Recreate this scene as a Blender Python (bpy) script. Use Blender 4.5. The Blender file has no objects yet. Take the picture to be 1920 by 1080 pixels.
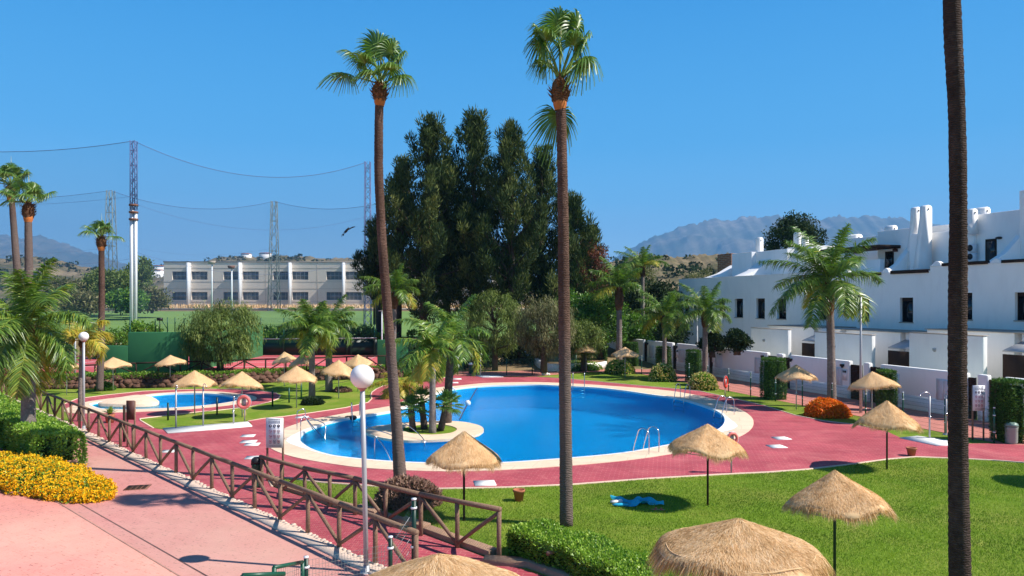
import bpy, math, random
import numpy as np
from mathutils import Vector, Matrix
from mathutils.geometry import tessellate_polygon

# ------------------------------------------------------------------ camera, sky, sun, exposure
scene = bpy.context.scene
C = scene.collection
H = 5.7            # height of the eye above the pool terrace
F = 1400.0         # focal length in pixels of a 1920 wide picture
HX, HY = 960.0, 564.0
cam_d = bpy.data.cameras.new('camera'); cam = bpy.data.objects.new('camera', cam_d); C.objects.link(cam)
cam.location = (0, 0, H); cam.rotation_euler = (math.radians(90), 0, 0)
cam_d.sensor_width = 36; cam_d.lens = 36 * F / 1920; cam_d.shift_y = 24 / 1920
cam_d.clip_start = 0.1; cam_d.clip_end = 20000
scene.camera = cam

SUN_VEC = Vector((1.0, -0.21, 1.06)).normalized()      # towards the sun
sun_el = math.asin(SUN_VEC.z); sun_az = math.atan2(SUN_VEC.x, SUN_VEC.y)
world = bpy.data.worlds.new('World'); scene.world = world; world.use_nodes = True
nt = world.node_tree; nt.nodes.clear()
sky = nt.nodes.new('ShaderNodeTexSky'); sky.sky_type = 'NISHITA'; sky.sun_disc = False
sky.sun_elevation = sun_el; sky.sun_rotation = sun_az
sky.altitude = 50; sky.air_density = 1.0; sky.dust_density = 0.35; sky.ozone_density = 2.5
tcw = nt.nodes.new('ShaderNodeTexCoord'); sepw = nt.nodes.new('ShaderNodeSeparateXYZ'); nt.links.new(tcw.outputs['Generated'], sepw.inputs[0])
rw = nt.nodes.new('ShaderNodeValToRGB'); nt.links.new(sepw.outputs[2], rw.inputs[0])
STOPS = [(0.0, (.42, .62, .82)), (.06, (.28, .53, .78)), (.13, (.095, .385, .70)), (.20, (.035, .305, .64)), (.37, (.006, .215, .55)), (.46, (.008, .12, .34)), (.7, (.010, .07, .22)), (1.0, (.010, .05, .17))]
while len(rw.color_ramp.elements) < len(STOPS): rw.color_ramp.elements.new(.5)
for i_, (p_, c_) in enumerate(STOPS):
    rw.color_ramp.elements[i_].position = p_; rw.color_ramp.elements[i_].color = (*c_, 1)
sc_ = nt.nodes.new('ShaderNodeVectorMath'); sc_.operation = 'SCALE'; sc_.inputs['Scale'].default_value = 1 / .12; nt.links.new(rw.outputs[0], sc_.inputs[0])
hsv = nt.nodes.new('ShaderNodeMix'); hsv.data_type = 'RGBA'; hsv.inputs[0].default_value = .88       # clear Mediterranean blue over the sky model
bgn = nt.nodes.new('ShaderNodeBackground'); bgn.inputs['Strength'].default_value = 0.12
wo = nt.nodes.new('ShaderNodeOutputWorld')
nt.links.new(sky.outputs[0], hsv.inputs[6]); nt.links.new(sc_.outputs[0], hsv.inputs[7]); nt.links.new(hsv.outputs[2], bgn.inputs[0]); nt.links.new(bgn.outputs[0], wo.inputs[0])
sun_d = bpy.data.lights.new('sun', 'SUN'); sun_d.energy = 4.7; sun_d.angle = math.radians(0.5); sun_d.color = (1.0, 0.955, 0.88)
sun = bpy.data.objects.new('sun', sun_d); C.objects.link(sun)
sun.rotation_euler = SUN_VEC.to_track_quat('Z', 'Y').to_euler(); sun.location = (30, -10, 60)
scene.view_settings.view_transform = 'Standard'; scene.view_settings.look = 'None'
scene.view_settings.exposure = 0.6; scene.view_settings.gamma = 1
scene.render.engine = 'CYCLES'
scene.cycles.max_bounces = 7; scene.cycles.transparent_max_bounces = 24

# ------------------------------------------------------------------ helpers
R = math.radians
def G(px, py, z=0.0):
    """ground point at height z seen at photo pixel"""
    Y = (H - z) * F / (py - HY)
    return Vector(((px - HX) / F * Y, Y, z))
def P(px, py, Y):
    return Vector(((px - HX) / F * Y, Y, H - (py - HY) / F * Y))
def rngf(seed): return np.random.default_rng(seed)
def unit(a):
    return a / np.maximum(np.linalg.norm(a, axis=-1, keepdims=True), 1e-9)

class MB:
    """collects faces, links them as ONE mesh object"""
    def __init__(s): s.v = []; s.f = []; s.n = 0; s.t = []
    def add(s, v, f, t=None):
        v = np.asarray(v, dtype=np.float64).reshape(-1, 3)
        if isinstance(f, np.ndarray): s.f.append(f + s.n)
        else: s.f.append([[i + s.n for i in q] for q in f])
        s.v.append(v); s.n += len(v)
        s.t.append(np.full(len(v), 0.5) if t is None else np.broadcast_to(np.asarray(t, dtype=np.float64), (len(v),)))
        return s
    def box(s, c, d, rz=0.0, t=None, taper=1.0):
        x, y, z = d[0] / 2, d[1] / 2, d[2] / 2
        v = np.array([[-x, -y, -z], [x, -y, -z], [x, y, -z], [-x, y, -z], [-x * taper, -y * taper, z], [x * taper, -y * taper, z], [x * taper, y * taper, z], [-x * taper, y * taper, z]])
        if rz:
            ca, sa = math.cos(rz), math.sin(rz)
            v = np.stack([v[:, 0] * ca - v[:, 1] * sa, v[:, 0] * sa + v[:, 1] * ca, v[:, 2]], 1)
        s.add(v + np.array(c, dtype=float), np.array([[0, 3, 2, 1], [4, 5, 6, 7], [0, 1, 5, 4], [1, 2, 6, 5], [2, 3, 7, 6], [3, 0, 4, 7]]), t)
        return s
    def hexa(s, eight, t=None):
        s.add(np.array(eight), np.array([[0, 3, 2, 1], [4, 5, 6, 7], [0, 1, 5, 4], [1, 2, 6, 5], [2, 3, 7, 6], [3, 0, 4, 7]]), t); return s
    def tube(s, pts, rad, seg=8, t=None, cap=True):
        pts = np.array([list(p) for p in pts], dtype=float); n = len(pts)
        rad = np.broadcast_to(np.asarray(rad, dtype=float), (n,))
        tan = np.gradient(pts, axis=0) if n > 2 else np.repeat((pts[1] - pts[0])[None], n, 0)
        tan = unit(tan)
        ref = np.array([0.0, 1.0, 0.0]) if abs(tan[:, 2]).mean() > .7 else np.array([0.0, 0.0, 1.0])
        a = unit(np.cross(tan, ref)); b = np.cross(tan, a)
        th = np.arange(seg) / seg * 2 * np.pi
        ring = a[:, None, :] * np.cos(th)[None, :, None] + b[:, None, :] * np.sin(th)[None, :, None]
        v = (pts[:, None, :] + ring * rad[:, None, None]).reshape(-1, 3)
        i = np.arange(n - 1)[:, None] * seg; j = np.arange(seg)[None]; k = (j + 1) % seg
        f = np.stack([i + j, i + k, i + seg + k, i + seg + j], -1).reshape(-1, 4)
        s.add(v, f, t)
        if cap:
            base = s.n - len(v)
            s.f.append([[base + q for q in range(seg - 1, -1, -1)], [base + (n - 1) * seg + q for q in range(seg)]])
        return s
    def lathe(s, prof, seg=16, c=(0, 0, 0), t=None):
        prof = np.array(prof, dtype=float); n = len(prof); th = np.arange(seg) / seg * 2 * np.pi
        v = np.stack([prof[:, 0][:, None] * np.cos(th), prof[:, 0][:, None] * np.sin(th), np.repeat(prof[:, 1][:, None], seg, 1)], -1).reshape(-1, 3)
        i = np.arange(n - 1)[:, None] * seg; j = np.arange(seg)[None]; k = (j + 1) % seg
        s.add(v + np.array(c), np.stack([i + j, i + k, i + seg + k, i + seg + j], -1).reshape(-1, 4), t); return s
    def prism(s, poly, z0, z1, t=None):
        n = len(poly)
        v = [[p[0], p[1], z0] for p in poly] + [[p[0], p[1], z1] for p in poly]
        s.add(v, [list(range(n - 1, -1, -1)), list(range(n, 2 * n))] + [[i, (i + 1) % n, n + (i + 1) % n, n + i] for i in range(n)], t); return s
    def sphere(s, c, r, seg=16, t=None, sc=(1, 1, 1)):
        m = seg // 2; v = []; 
        for i in range(m + 1):
            ph = math.pi * i / m
            for j in range(seg):
                a = 2 * math.pi * j / seg
                v.append([c[0] + r * sc[0] * math.sin(ph) * math.cos(a), c[1] + r * sc[1] * math.sin(ph) * math.sin(a), c[2] - r * sc[2] * math.cos(ph)])
        f = [[i * seg + j, i * seg + (j + 1) % seg, (i + 1) * seg + (j + 1) % seg, (i + 1) * seg + j] for i in range(m) for j in range(seg)]
        s.add(v, f, t); return s
    def build(s, name, m, parent=None, o=(0, 0, 0), smooth=False, loc=(0, 0, 0)):
        me = bpy.data.meshes.new(name)
        V = np.concatenate(s.v) - np.array(list(o), dtype=float); T = np.concatenate(s.t)
        loops = []; tot = []
        for f in s.f:
            if isinstance(f, np.ndarray): loops.append(f.reshape(-1)); tot.append(np.full(len(f), f.shape[1]))
            else:
                loops.append(np.array([i for q in f for i in q])); tot.append(np.array([len(q) for q in f]))
        loops = np.concatenate(loops).astype(np.int32); tot = np.concatenate(tot).astype(np.int32)
        me.vertices.add(len(V)); me.vertices.foreach_set('co', V.astype(np.float32).ravel())
        me.loops.add(len(loops)); me.loops.foreach_set('vertex_index', loops)
        me.polygons.add(len(tot)); me.polygons.foreach_set('loop_start', np.concatenate([[0], np.cumsum(tot)[:-1]]).astype(np.int32))
        if smooth: me.polygons.foreach_set('use_smooth', np.ones(len(tot), dtype=bool))
        at = me.attributes.new('tint', 'FLOAT', 'POINT'); at.data.foreach_set('value', T.astype(np.float32))
        me.update(calc_edges=True); me.validate()
        me.materials.append(m)
        ob = bpy.data.objects.new(name, me); C.objects.link(ob); ob.location = loc
        if parent: ob.parent = parent
        return ob

def tag(o, label=None, cat=None, group=None, kind=None):
    if label: o['label'] = label
    if cat: o['category'] = cat
    if group: o['group'] = group
    if kind: o['kind'] = kind
    return o
def thing(name, label, cat, loc=(0, 0, 0), group=None, rz=0):
    o = bpy.data.objects.new(name, None); C.objects.link(o); o.location = loc; o.rotation_euler = (0, 0, rz)
    o.empty_display_size = .2
    return tag(o, label, cat, group)
def copy_tree(o, parent=None):
    c = o.copy(); C.objects.link(c); c.parent = parent
    for ch in list(o.children): copy_tree(ch, c)
    return c
def copy_thing(o, loc, label, rz=None, sc=None):
    c = copy_tree(o); c.location = loc; c['label'] = label
    if rz is not None: c.rotation_euler = (0, 0, rz)
    if sc is not None: c.scale = (sc, sc, sc) if isinstance(sc, (int, float)) else sc
    return c

# ------------------------------------------------------------------ leaves, blades, fronds (numpy)
def rand_dirs(n, r):
    d = r.normal(size=(n, 3)); return unit(d)
def leaf_quads(c, d, L, W, r, t, mb, fold=0.0):
    """diamond leaves: base c, axis d, length L, width W"""
    n = len(c); L = np.broadcast_to(L, (n,))[:, None]; W = np.broadcast_to(W, (n,))[:, None]
    s = unit(np.cross(d, rand_dirs(n, r)))
    v = np.stack([c, c + d * L * .45 + s * W * .5, c + d * L, c + d * L * .45 - s * W * .5], 1)
    f = np.arange(n * 4).reshape(n, 4)
    mb.add(v.reshape(-1, 3), f, np.repeat(np.broadcast_to(t, (n,)), 4))
def blades(base, d, L, W, droop, mb, t, K=3, side=None, taper_start=.35):
    """ribbons bending down: base (n,3), d (n,3)"""
    n = len(base); L = np.broadcast_to(L, (n,)); W = np.broadcast_to(W, (n,)); droop = np.broadcast_to(droop, (n,))
    if side is None: side = unit(np.cross(d, np.array([0, 0, 1.0])) + 1e-4)
    s = np.linspace(0, 1, K + 1)
    pos = base[:, None, :] + d[:, None, :] * (s[None, :, None] * L[:, None, None])
    pos[:, :, 2] -= (s ** 2)[None] * (droop * L)[:, None]
    w = np.where(s < taper_start, .45 + .55 * s / taper_start, 1 - (s - taper_start) / (1 - taper_start)) ; w[-1] = .06
    off = side[:, None, :] * (w[None, :, None] * W[:, None, None] * .5)
    v = np.stack([pos - off, pos + off], 2).reshape(-1, 3)
    i = np.arange(n)[:, None] * (2 * (K + 1)); k = np.arange(K)[None] * 2
    f = np.stack([i + k, i + k + 1, i + k + 3, i + k + 2], -1).reshape(-1, 4)
    mb.add(v, f, np.repeat(np.broadcast_to(t, (n,)), 2 * (K + 1)))

# ------------------------------------------------------------------ materials
def nodes(m):
    m.use_nodes = True; n = m.node_tree; n.nodes.clear(); return n
def base_mat(name, rough=.7, spec=.3, metal=0):
    m = bpy.data.materials.new(name); n = nodes(m)
    out = n.nodes.new('ShaderNodeOutputMaterial'); b = n.nodes.new('ShaderNodeBsdfPrincipled')
    b.inputs['Roughness'].default_value = rough; b.inputs['Specular IOR Level'].default_value = spec; b.inputs['Metallic'].default_value = metal
    n.links.new(b.outputs[0], out.inputs[0]); return m, n, b, out
def coords(n, scale=1, kind='Object'):
    tc = n.nodes.new('ShaderNodeTexCoord'); mp = n.nodes.new('ShaderNodeMapping')
    mp.inputs['Scale'].default_value = (scale, scale, scale) if isinstance(scale, (int, float)) else scale
    n.links.new(tc.outputs[kind], mp.inputs[0]); return mp.outputs[0]
def noise(n, vec, scale, detail=4, rough=.6, dist=0):
    t = n.nodes.new('ShaderNodeTexNoise'); t.inputs['Scale'].default_value = scale; t.inputs['Detail'].default_value = detail
    t.inputs['Roughness'].default_value = rough; t.inputs['Distortion'].default_value = dist
    n.links.new(vec, t.inputs['Vector']); return t.outputs['Fac']
def ramp(n, fac, stops, interp='LINEAR'):
    r = n.nodes.new('ShaderNodeValToRGB'); r.color_ramp.interpolation = interp
    e = r.color_ramp.elements
    while len(e) < len(stops): e.new(.5)
    for i, (p, c) in enumerate(stops):
        e[i].position = p; e[i].color = (*c, 1) if len(c) == 3 else c
    n.links.new(fac, r.inputs[0]); return r.outputs[0]
def mixc(n, fac, a, b, mode='MIX'):
    m = n.nodes.new('ShaderNodeMix'); m.data_type = 'RGBA'; m.blend_type = mode
    for sock, val in ((m.inputs[0], fac), (m.inputs[6], a), (m.inputs[7], b)):
        if hasattr(val, 'default_value') or hasattr(val, 'is_linked'): n.links.new(val, sock)
        elif isinstance(val, (int, float)): sock.default_value = val
        else: sock.default_value = (*val, 1)
    return m.outputs[2]
def bump(n, b, h, strength=.4, dist=.02):
    k = n.nodes.new('ShaderNodeBump'); k.inputs['Strength'].default_value = strength; k.inputs['Distance'].default_value = dist
    n.links.new(h, k.inputs['Height']); n.links.new(k.outputs[0], b.inputs['Normal'])
def mul(c, k): return tuple(min(1, x * k) for x in c)
def speckle(name, col, var=.25, scale=6, rough=.75, bscale=30, bstr=.3, bdist=.01, spec=.3, col2=None, big=.35, metal=0):
    """matte stuff with two scales of mottling and a fine bump"""
    m, n, b, _ = base_mat(name, rough, spec, metal); v = coords(n)
    c2 = col2 or mul(col, 1 - var)
    f = noise(n, v, scale, 6, .65); c = ramp(n, f, [(.3, c2), (.7, mul(col, 1 + var * .5))])
    g = noise(n, v, big, 3, .5); c = mixc(n, .5, c, ramp(n, g, [(.35, mul(col, 1 - var * .6)), (.65, mul(col, 1 + var * .3))]))
    n.links.new(c, b.inputs['Base Color']); bump(n, b, noise(n, v, bscale, 4), bstr, bdist); return m
def plain(name, col, rough=.5, spec=.4, metal=0, var=.12):
    return speckle(name, col, var, 9, rough, 60, .08, .003, spec, big=1.2, metal=metal)
def leaf_mat(name, stops, trans=.3, rough=.55, spec=.25):
    m = bpy.data.materials.new(name); n = nodes(m)
    out = n.nodes.new('ShaderNodeOutputMaterial'); b = n.nodes.new('ShaderNodeBsdfPrincipled')
    b.inputs['Roughness'].default_value = rough; b.inputs['Specular IOR Level'].default_value = spec
    at = n.nodes.new('ShaderNodeAttribute'); at.attribute_name = 'tint'
    c = ramp(n, at.outputs['Fac'], stops)
    n.links.new(c, b.inputs['Base Color'])
    tr = n.nodes.new('ShaderNodeBsdfTranslucent'); n.links.new(mixc(n, 1.0, c, (1.0, 1.15, .5), 'MULTIPLY'), tr.inputs[0])
    mx = n.nodes.new('ShaderNodeMixShader'); mx.inputs[0].default_value = trans
    n.links.new(b.outputs[0], mx.inputs[1]); n.links.new(tr.outputs[0], mx.inputs[2]); n.links.new(mx.outputs[0], out.inputs[0])
    return m
M = {}
M['palm'] = leaf_mat('palm_leaf', [(0, (.035, .080, .014)), (.45, (.125, .235, .035)), (.8, (.30, .40, .06)), (1, (.55, .47, .09))], .35, .38, .5)
M['palm_y'] = leaf_mat('palm_leaf_yellow', [(0, (.12, .20, .02)), (.5, (.34, .38, .045)), (1, (.68, .46, .07))], .35, .45, .4)
M['fan'] = leaf_mat('fan_leaf', [(0, (.025, .070, .014)), (.5, (.10, .20, .03)), (.85, (.28, .38, .08)), (1, (.55, .50, .24))], .28, .38, .5)
M['conifer'] = leaf_mat('conifer_leaf', [(0, (.010, .024, .012)), (.5, (.045, .075, .020)), (1, (.17, .19, .05))], .12, .7, .15)
M['pepper'] = leaf_mat('pepper_leaf', [(0, (.040, .072, .018)), (.5, (.15, .21, .045)), (1, (.36, .40, .12))], .28, .6)
M['olive'] = leaf_mat('olive_leaf', [(0, (.05, .06, .025)), (.5, (.17, .17, .07)), (1, (.34, .30, .15))], .22, .6)
M['broad'] = leaf_mat('broad_leaf', [(0, (.018, .055, .010)), (.5, (.085, .20, .025)), (1, (.28, .45, .055))], .28, .45, .4)
M['hedge'] = leaf_mat('hedge_leaf', [(0, (.04, .10, .012)), (.5, (.20, .36, .035)), (1, (.48, .60, .09))], .28, .42, .4)
M['cypress'] = leaf_mat('cypress_leaf', [(0, (.014, .045, .010)), (.5, (.055, .14, .020)), (1, (.19, .33, .045))], .15, .6)
M['dark'] = leaf_mat('far_leaf', [(0, (.010, .022, .010)), (.5, (.028, .052, .020)), (1, (.07, .10, .035))], .1, .7, .1)
M['red_leaf'] = leaf_mat('red_leaf', [(0, (.06, .018, .010)), (.5, (.16, .045, .025)), (1, (.30, .12, .05))], .2, .6)
M['mauve'] = leaf_mat('mauve_leaf', [(0, (.08, .04, .03)), (.5, (.24, .13, .10)), (1, (.42, .28, .20))], .15, .6)
M['grass'] = leaf_mat('grass_blade', [(0, (.09, .17, .015)), (.5, (.24, .36, .03)), (1, (.48, .54, .10))], .3, .55)
M['yellow'] = leaf_mat('yellow_petal', [(0, (.80, .27, .004)), (.4, (.90, .50, .006)), (1, (.98, .70, .02))], .2, .6)
M['orange'] = leaf_mat('orange_petal', [(0, (.62, .09, .01)), (.5, (.88, .22, .015)), (1, (.95, .42, .03))], .2, .6)
M['cream_fl'] = leaf_mat('cream_petal', [(0, (.55, .28, .12)), (.5, (.75, .62, .22)), (1, (.75, .75, .45))], .2, .6)
M['straw'] = leaf_mat('straw_fibre', [(0, (.38, .20, .075)), (.5, (.80, .52, .27)), (1, (.95, .74, .50))], .15, .8, .1)
M['core'] = speckle('dark_twigs', (.035, .045, .018), .4, 8, .9, spec=.05)  # dark mottled brown-green for a bush core and pot soil
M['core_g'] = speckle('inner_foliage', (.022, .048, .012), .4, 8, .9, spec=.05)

def trunk_mat(name, col, col2, ring=14, bs=.8, low=None):
    m, n, b, _ = base_mat(name, .9, .1); v = coords(n)
    w = n.nodes.new('ShaderNodeTexWave'); w.wave_type = 'BANDS'; w.bands_direction = 'Z'; w.inputs['Scale'].default_value = ring
    w.inputs['Distortion'].default_value = 6; w.inputs['Detail'].default_value = 4; w.inputs['Detail Scale'].default_value = 2.5
    n.links.new(v, w.inputs['Vector'])
    f = noise(n, v, 9, 6, .7); c = ramp(n, f, [(.3, col2), (.7, col)])
    c = mixc(n, ramp(n, w.outputs['Fac'], [(0, (.35, .35, .35)), (.5, (.9, .9, .9))]), mixc(n, .55, c, mul(col2, .55)), c)
    g = noise(n, v, .55, 3, .5); c = mixc(n, ramp(n, g, [(.42, (0, 0, 0)), (.6, (1, 1, 1))]), c, mixc(n, .6, c, mul(col2, .7)))
    if low:
        sp = n.nodes.new('ShaderNodeSeparateXYZ'); n.links.new(coords(n), sp.inputs[0]); mr = n.nodes.new('ShaderNodeMapRange'); mr.inputs[1].default_value = 5.2; mr.inputs[2].default_value = 3.6; n.links.new(sp.outputs[2], mr.inputs[0])
        c = mixc(n, mr.outputs[0], c, mixc(n, .55, c, low))
    n.links.new(c, b.inputs['Base Color']); bump(n, b, w.outputs['Fac'], bs, .03); return m
M['trunk'] = trunk_mat('palm_trunk', (.22, .17, .14), (.09, .062, .05), 8, .6)
M['trunk_g'] = trunk_mat('grey_palm_trunk', (.46, .39, .35), (.24, .19, .165), 9)
M['trunk_r'] = trunk_mat('reddish_palm_trunk', (.25, .145, .108), (.095, .055, .042), 7, .7, (.20, .165, .15))
M['trunk_d'] = trunk_mat('dark_palm_trunk', (.15, .105, .088), (.05, .032, .027), 9, .8)
M['fibre'] = trunk_mat('palm_fibre', (.36, .20, .10), (.13, .055, .03), 5, 1)
M['fibre_o'] = speckle('orange_fibre', (.55, .17, .04), .5, 5, .8, 20, .8, .03)
M['bark'] = speckle('bark', (.10, .075, .055), .5, 5, .95, 14, .9, .04, .1)

def wood_mat(name, col, col2):
    m, n, b, _ = base_mat(name, .85, .15); v = coords(n, (3, 3, 3))
    f = noise(n, v, 7, 8, .7, 1.5); c = ramp(n, f, [(.3, col2), (.7, col)])
    n.links.new(c, b.inputs['Base Color']); bump(n, b, noise(n, coords(n, (12, 12, 2)), 4, 5), .5, .01); return m
M['log'] = wood_mat('weathered_log', (.33, .215, .145), (.12, .065, .042))
M['timber'] = wood_mat('dark_timber', (.06, .035, .025), (.025, .014, .010))

# red stamped paving
def paving(name, col, c2, joint, bw=.4, bh=.2, rot=0.0, stain=.25, jointw=.02, bstr=.35, frag=None):
    m, n, b, _ = base_mat(name, .7, .25)
    tc = n.nodes.new('ShaderNodeTexCoord'); mp = n.nodes.new('ShaderNodeMapping'); mp.inputs['Rotation'].default_value = (0, 0, rot)
    n.links.new(tc.outputs['Object'], mp.inputs[0]); v = mp.outputs[0]
    br = n.nodes.new('ShaderNodeTexBrick'); br.inputs['Scale'].default_value = 1; br.inputs['Brick Width'].default_value = bw; br.inputs['Row Height'].default_value = bh
    br.inputs['Mortar Size'].default_value = jointw; br.inputs['Mortar Smooth'].default_value = .3; br.inputs['Color1'].default_value = (*col, 1); br.inputs['Color2'].default_value = (*c2, 1)
    br.inputs['Mortar'].default_value = (*joint, 1); br.inputs['Bias'].default_value = 0
    n.links.new(v, br.inputs['Vector'])
    c = br.outputs['Color']
    fine = noise(n, v, 22, 5, .7); c = mixc(n, ramp(n, fine, [(.35, (0, 0, 0)), (.8, (.55, .55, .55))]), c, mul(col, 1.35))
    g = noise(n, v, .45, 6, .62, .6); c = mixc(n, ramp(n, g, [(.38, (stain, stain, stain)), (.62, (0, 0, 0))]), c, mul(c2, .62))
    g2 = noise(n, v, 1.7, 5, .7, 1.2); c = mixc(n, ramp(n, g2, [(.52, (0, 0, 0)), (.75, (.45, .45, .45))]), c, mul(joint, 1.0))
    if frag:
        b2 = n.nodes.new('ShaderNodeTexBrick'); b2.inputs['Scale'].default_value = 1; b2.inputs['Brick Width'].default_value = bw * .5; b2.inputs['Row Height'].default_value = bh * .5; b2.inputs['Mortar Size'].default_value = .014; b2.inputs['Mortar Smooth'].default_value = .1
        n.links.new(v, b2.inputs['Vector']); ms = ramp(n, noise(n, v, 7, 3, .7), [(.56, (0, 0, 0)), (.62, (.75, .75, .75))]); mm = mixc(n, 1.0, ms, ramp(n, b2.outputs['Fac'], [(.3, (0, 0, 0)), (.8, (1, 1, 1))]), 'MULTIPLY'); c = mixc(n, mm, c, frag)
        g3 = noise(n, v, .16, 4, .6); c = mixc(n, ramp(n, g3, [(.45, (0, 0, 0)), (.7, (.5, .5, .5))]), c, (.62, .40, .30)); g4 = noise(n, v, .9, 8, .75, 2.0); c = mixc(n, ramp(n, g4, [(.6, (0, 0, 0)), (.78, (.45, .45, .45))]), c, (.33, .17, .13))
    else:
        g3 = noise(n, v, .35, 7, .7, 1.5); c = mixc(n, ramp(n, g3, [(.5, (0, 0, 0)), (.72, (.4, .4, .4))]), c, mul(joint, 1.05)); g4 = noise(n, coords(n, (.25, 1.6, 1)), 1.2, 6, .7, 1); c = mixc(n, ramp(n, g4, [(.5, (0, 0, 0)), (.75, (.45, .45, .45))]), c, mul(c2, .7))
    n.links.new(c, b.inputs['Base Color'])
    bump(n, b, mixc(n, .4, br.outputs['Fac'], fine), bstr, -.006); return m
M['deck'] = paving('red_stamped_paving', (.46, .075, .098), (.37, .052, .075), (.60, .22, .20), .30, .15, R(12), .45, .012, .5)
M['path'] = paving('pink_paving', (.57, .245, .212), (.52, .215, .185), (.50, .21, .18), .34, .2, R(33), .15, .004, .2, (.20, .085, .07))
M['kerb_tan'] = speckle('tan_mortar_kerb', (.70, .53, .42), .3, 6, .9, 30, .6, .012)
M['salmon'] = paving('salmon_paving', (.62, .24, .19), (.55, .20, .16), (.40, .17, .13), .3, .15, R(18), .2, .01)
M['court'] = speckle('red_court', (.45, .085, .10), .15, 3, .8)
M['coping'] = paving('cream_coping', (.80, .60, .43), (.76, .55, .39), (.55, .38, .27), 1.2, 1.2, R(15), .12, .012, .15)
M['edging'] = speckle('pale_edging', (.72, .52, .40), .2, 5)
M['white_st'] = speckle('white_stone', (.80, .79, .75), .1, 4)
M['concrete'] = speckle('concrete', (.46, .38, .31), .3, 4, .85, 40, .5, .01)
M['stone'] = speckle('brown_stone', (.16, .085, .06), .55, 3.2, .9, 12, 1, .05, .1)
M['kerbstone'] = speckle('tan_kerb_stone', (.38, .23, .15), .35, 4, .85, 18, .7, .02)
M['terracotta'] = speckle('terracotta', (.42, .14, .07), .2, 6)
M['pink_pot'] = plain('pinkish', (.55, .2, .17))

def tile_mat():
    m, n, b, _ = base_mat('blue_pool_tile', .35, .4); v = coords(n)
    vo = n.nodes.new('ShaderNodeTexBrick'); vo.inputs['Scale'].default_value = 1; vo.inputs['Brick Width'].default_value = .06; vo.inputs['Row Height'].default_value = .06
    vo.offset = 0; vo.inputs['Mortar Size'].default_value = .004
    vo.inputs['Color1'].default_value = (.001, .52, .76, 1); vo.inputs['Color2'].default_value = (.001, .57, .80, 1); vo.inputs['Mortar'].default_value = (.01, .62, .84, 1)
    n.links.new(v, vo.inputs['Vector'])
    g = noise(n, v, .22, 3, .5); c = mixc(n, ramp(n, g, [(.4, (.35, .35, .35)), (.65, (0, 0, 0))]), vo.outputs['Color'], (.001, .36, .68))
    n.links.new(c, b.inputs['Base Color']); return m
M['tile'] = tile_mat()
def water_mat():
    m = bpy.data.materials.new('pool_water'); n = nodes(m); out = n.nodes.new('ShaderNodeOutputMaterial')
    v = coords(n)
    h = mixc(n, .5, noise(n, v, 2.6, 6, .6, 1.8), noise(n, v, 7, 5, .6, 1.0))
    bm = n.nodes.new('ShaderNodeBump'); bm.inputs['Strength'].default_value = .6; bm.inputs['Distance'].default_value = .16; n.links.new(h, bm.inputs['Height'])
    tr = n.nodes.new('ShaderNodeBsdfTransparent'); tr.inputs[0].default_value = (.36, .78, .98, 1)
    rf = n.nodes.new('ShaderNodeBsdfRefraction'); rf.inputs['IOR'].default_value = 1.33; rf.inputs['Roughness'].default_value = 0.0; rf.inputs[0].default_value = (.40, .80, 1, 1)
    n.links.new(bm.outputs[0], rf.inputs['Normal'])
    gl = n.nodes.new('ShaderNodeBsdfGlossy'); gl.inputs['Roughness'].default_value = .03; n.links.new(bm.outputs[0], gl.inputs['Normal'])
    fr = n.nodes.new('ShaderNodeFresnel'); fr.inputs[0].default_value = 1.33; n.links.new(bm.outputs[0], fr.inputs['Normal'])
    a = n.nodes.new('ShaderNodeMixShader'); a.inputs[0].default_value = .45; n.links.new(tr.outputs[0], a.inputs[1]); n.links.new(rf.outputs[0], a.inputs[2])
    b = n.nodes.new('ShaderNodeMixShader'); k5 = n.nodes.new('ShaderNodeMath'); k5.operation = 'MULTIPLY'; k5.inputs[1].default_value = .5; n.links.new(fr.outputs[0], k5.inputs[0]); n.links.new(k5.outputs[0], b.inputs[0]); n.links.new(a.outputs[0], b.inputs[1]); n.links.new(gl.outputs[0], b.inputs[2])
    n.links.new(b.outputs[0], out.inputs[0]); return m
M['water'] = water_mat()

def lawn_mat():
    m, n, b, _ = base_mat('lawn', .85, .1); v = coords(n)
    f = noise(n, v, 18, 6, .75); c = ramp(n, f, [(.3, (.07, .14, .012)), (.55, (.19, .30, .025)), (.8, (.36, .43, .06))])
    g = noise(n, v, .5, 5, .65, .5); c = mixc(n, ramp(n, g, [(.42, (0, 0, 0)), (.72, (.6, .6, .6))]), c, (.40, .36, .09))
    n.links.new(c, b.inputs['Base Color']); bump(n, b, noise(n, v, 55, 3), .9, .04); return m
M['lawn'] = lawn_mat()
M['field'] = speckle('driving_range_turf', (.165, .27, .075), .25, .35, .9, 3, .3, .05, .1, big=.02)
M['earth'] = speckle('dry_earth', (.34, .22, .12), .45, .25, .95, 2, .6, .1, .05, big=.03)

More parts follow.
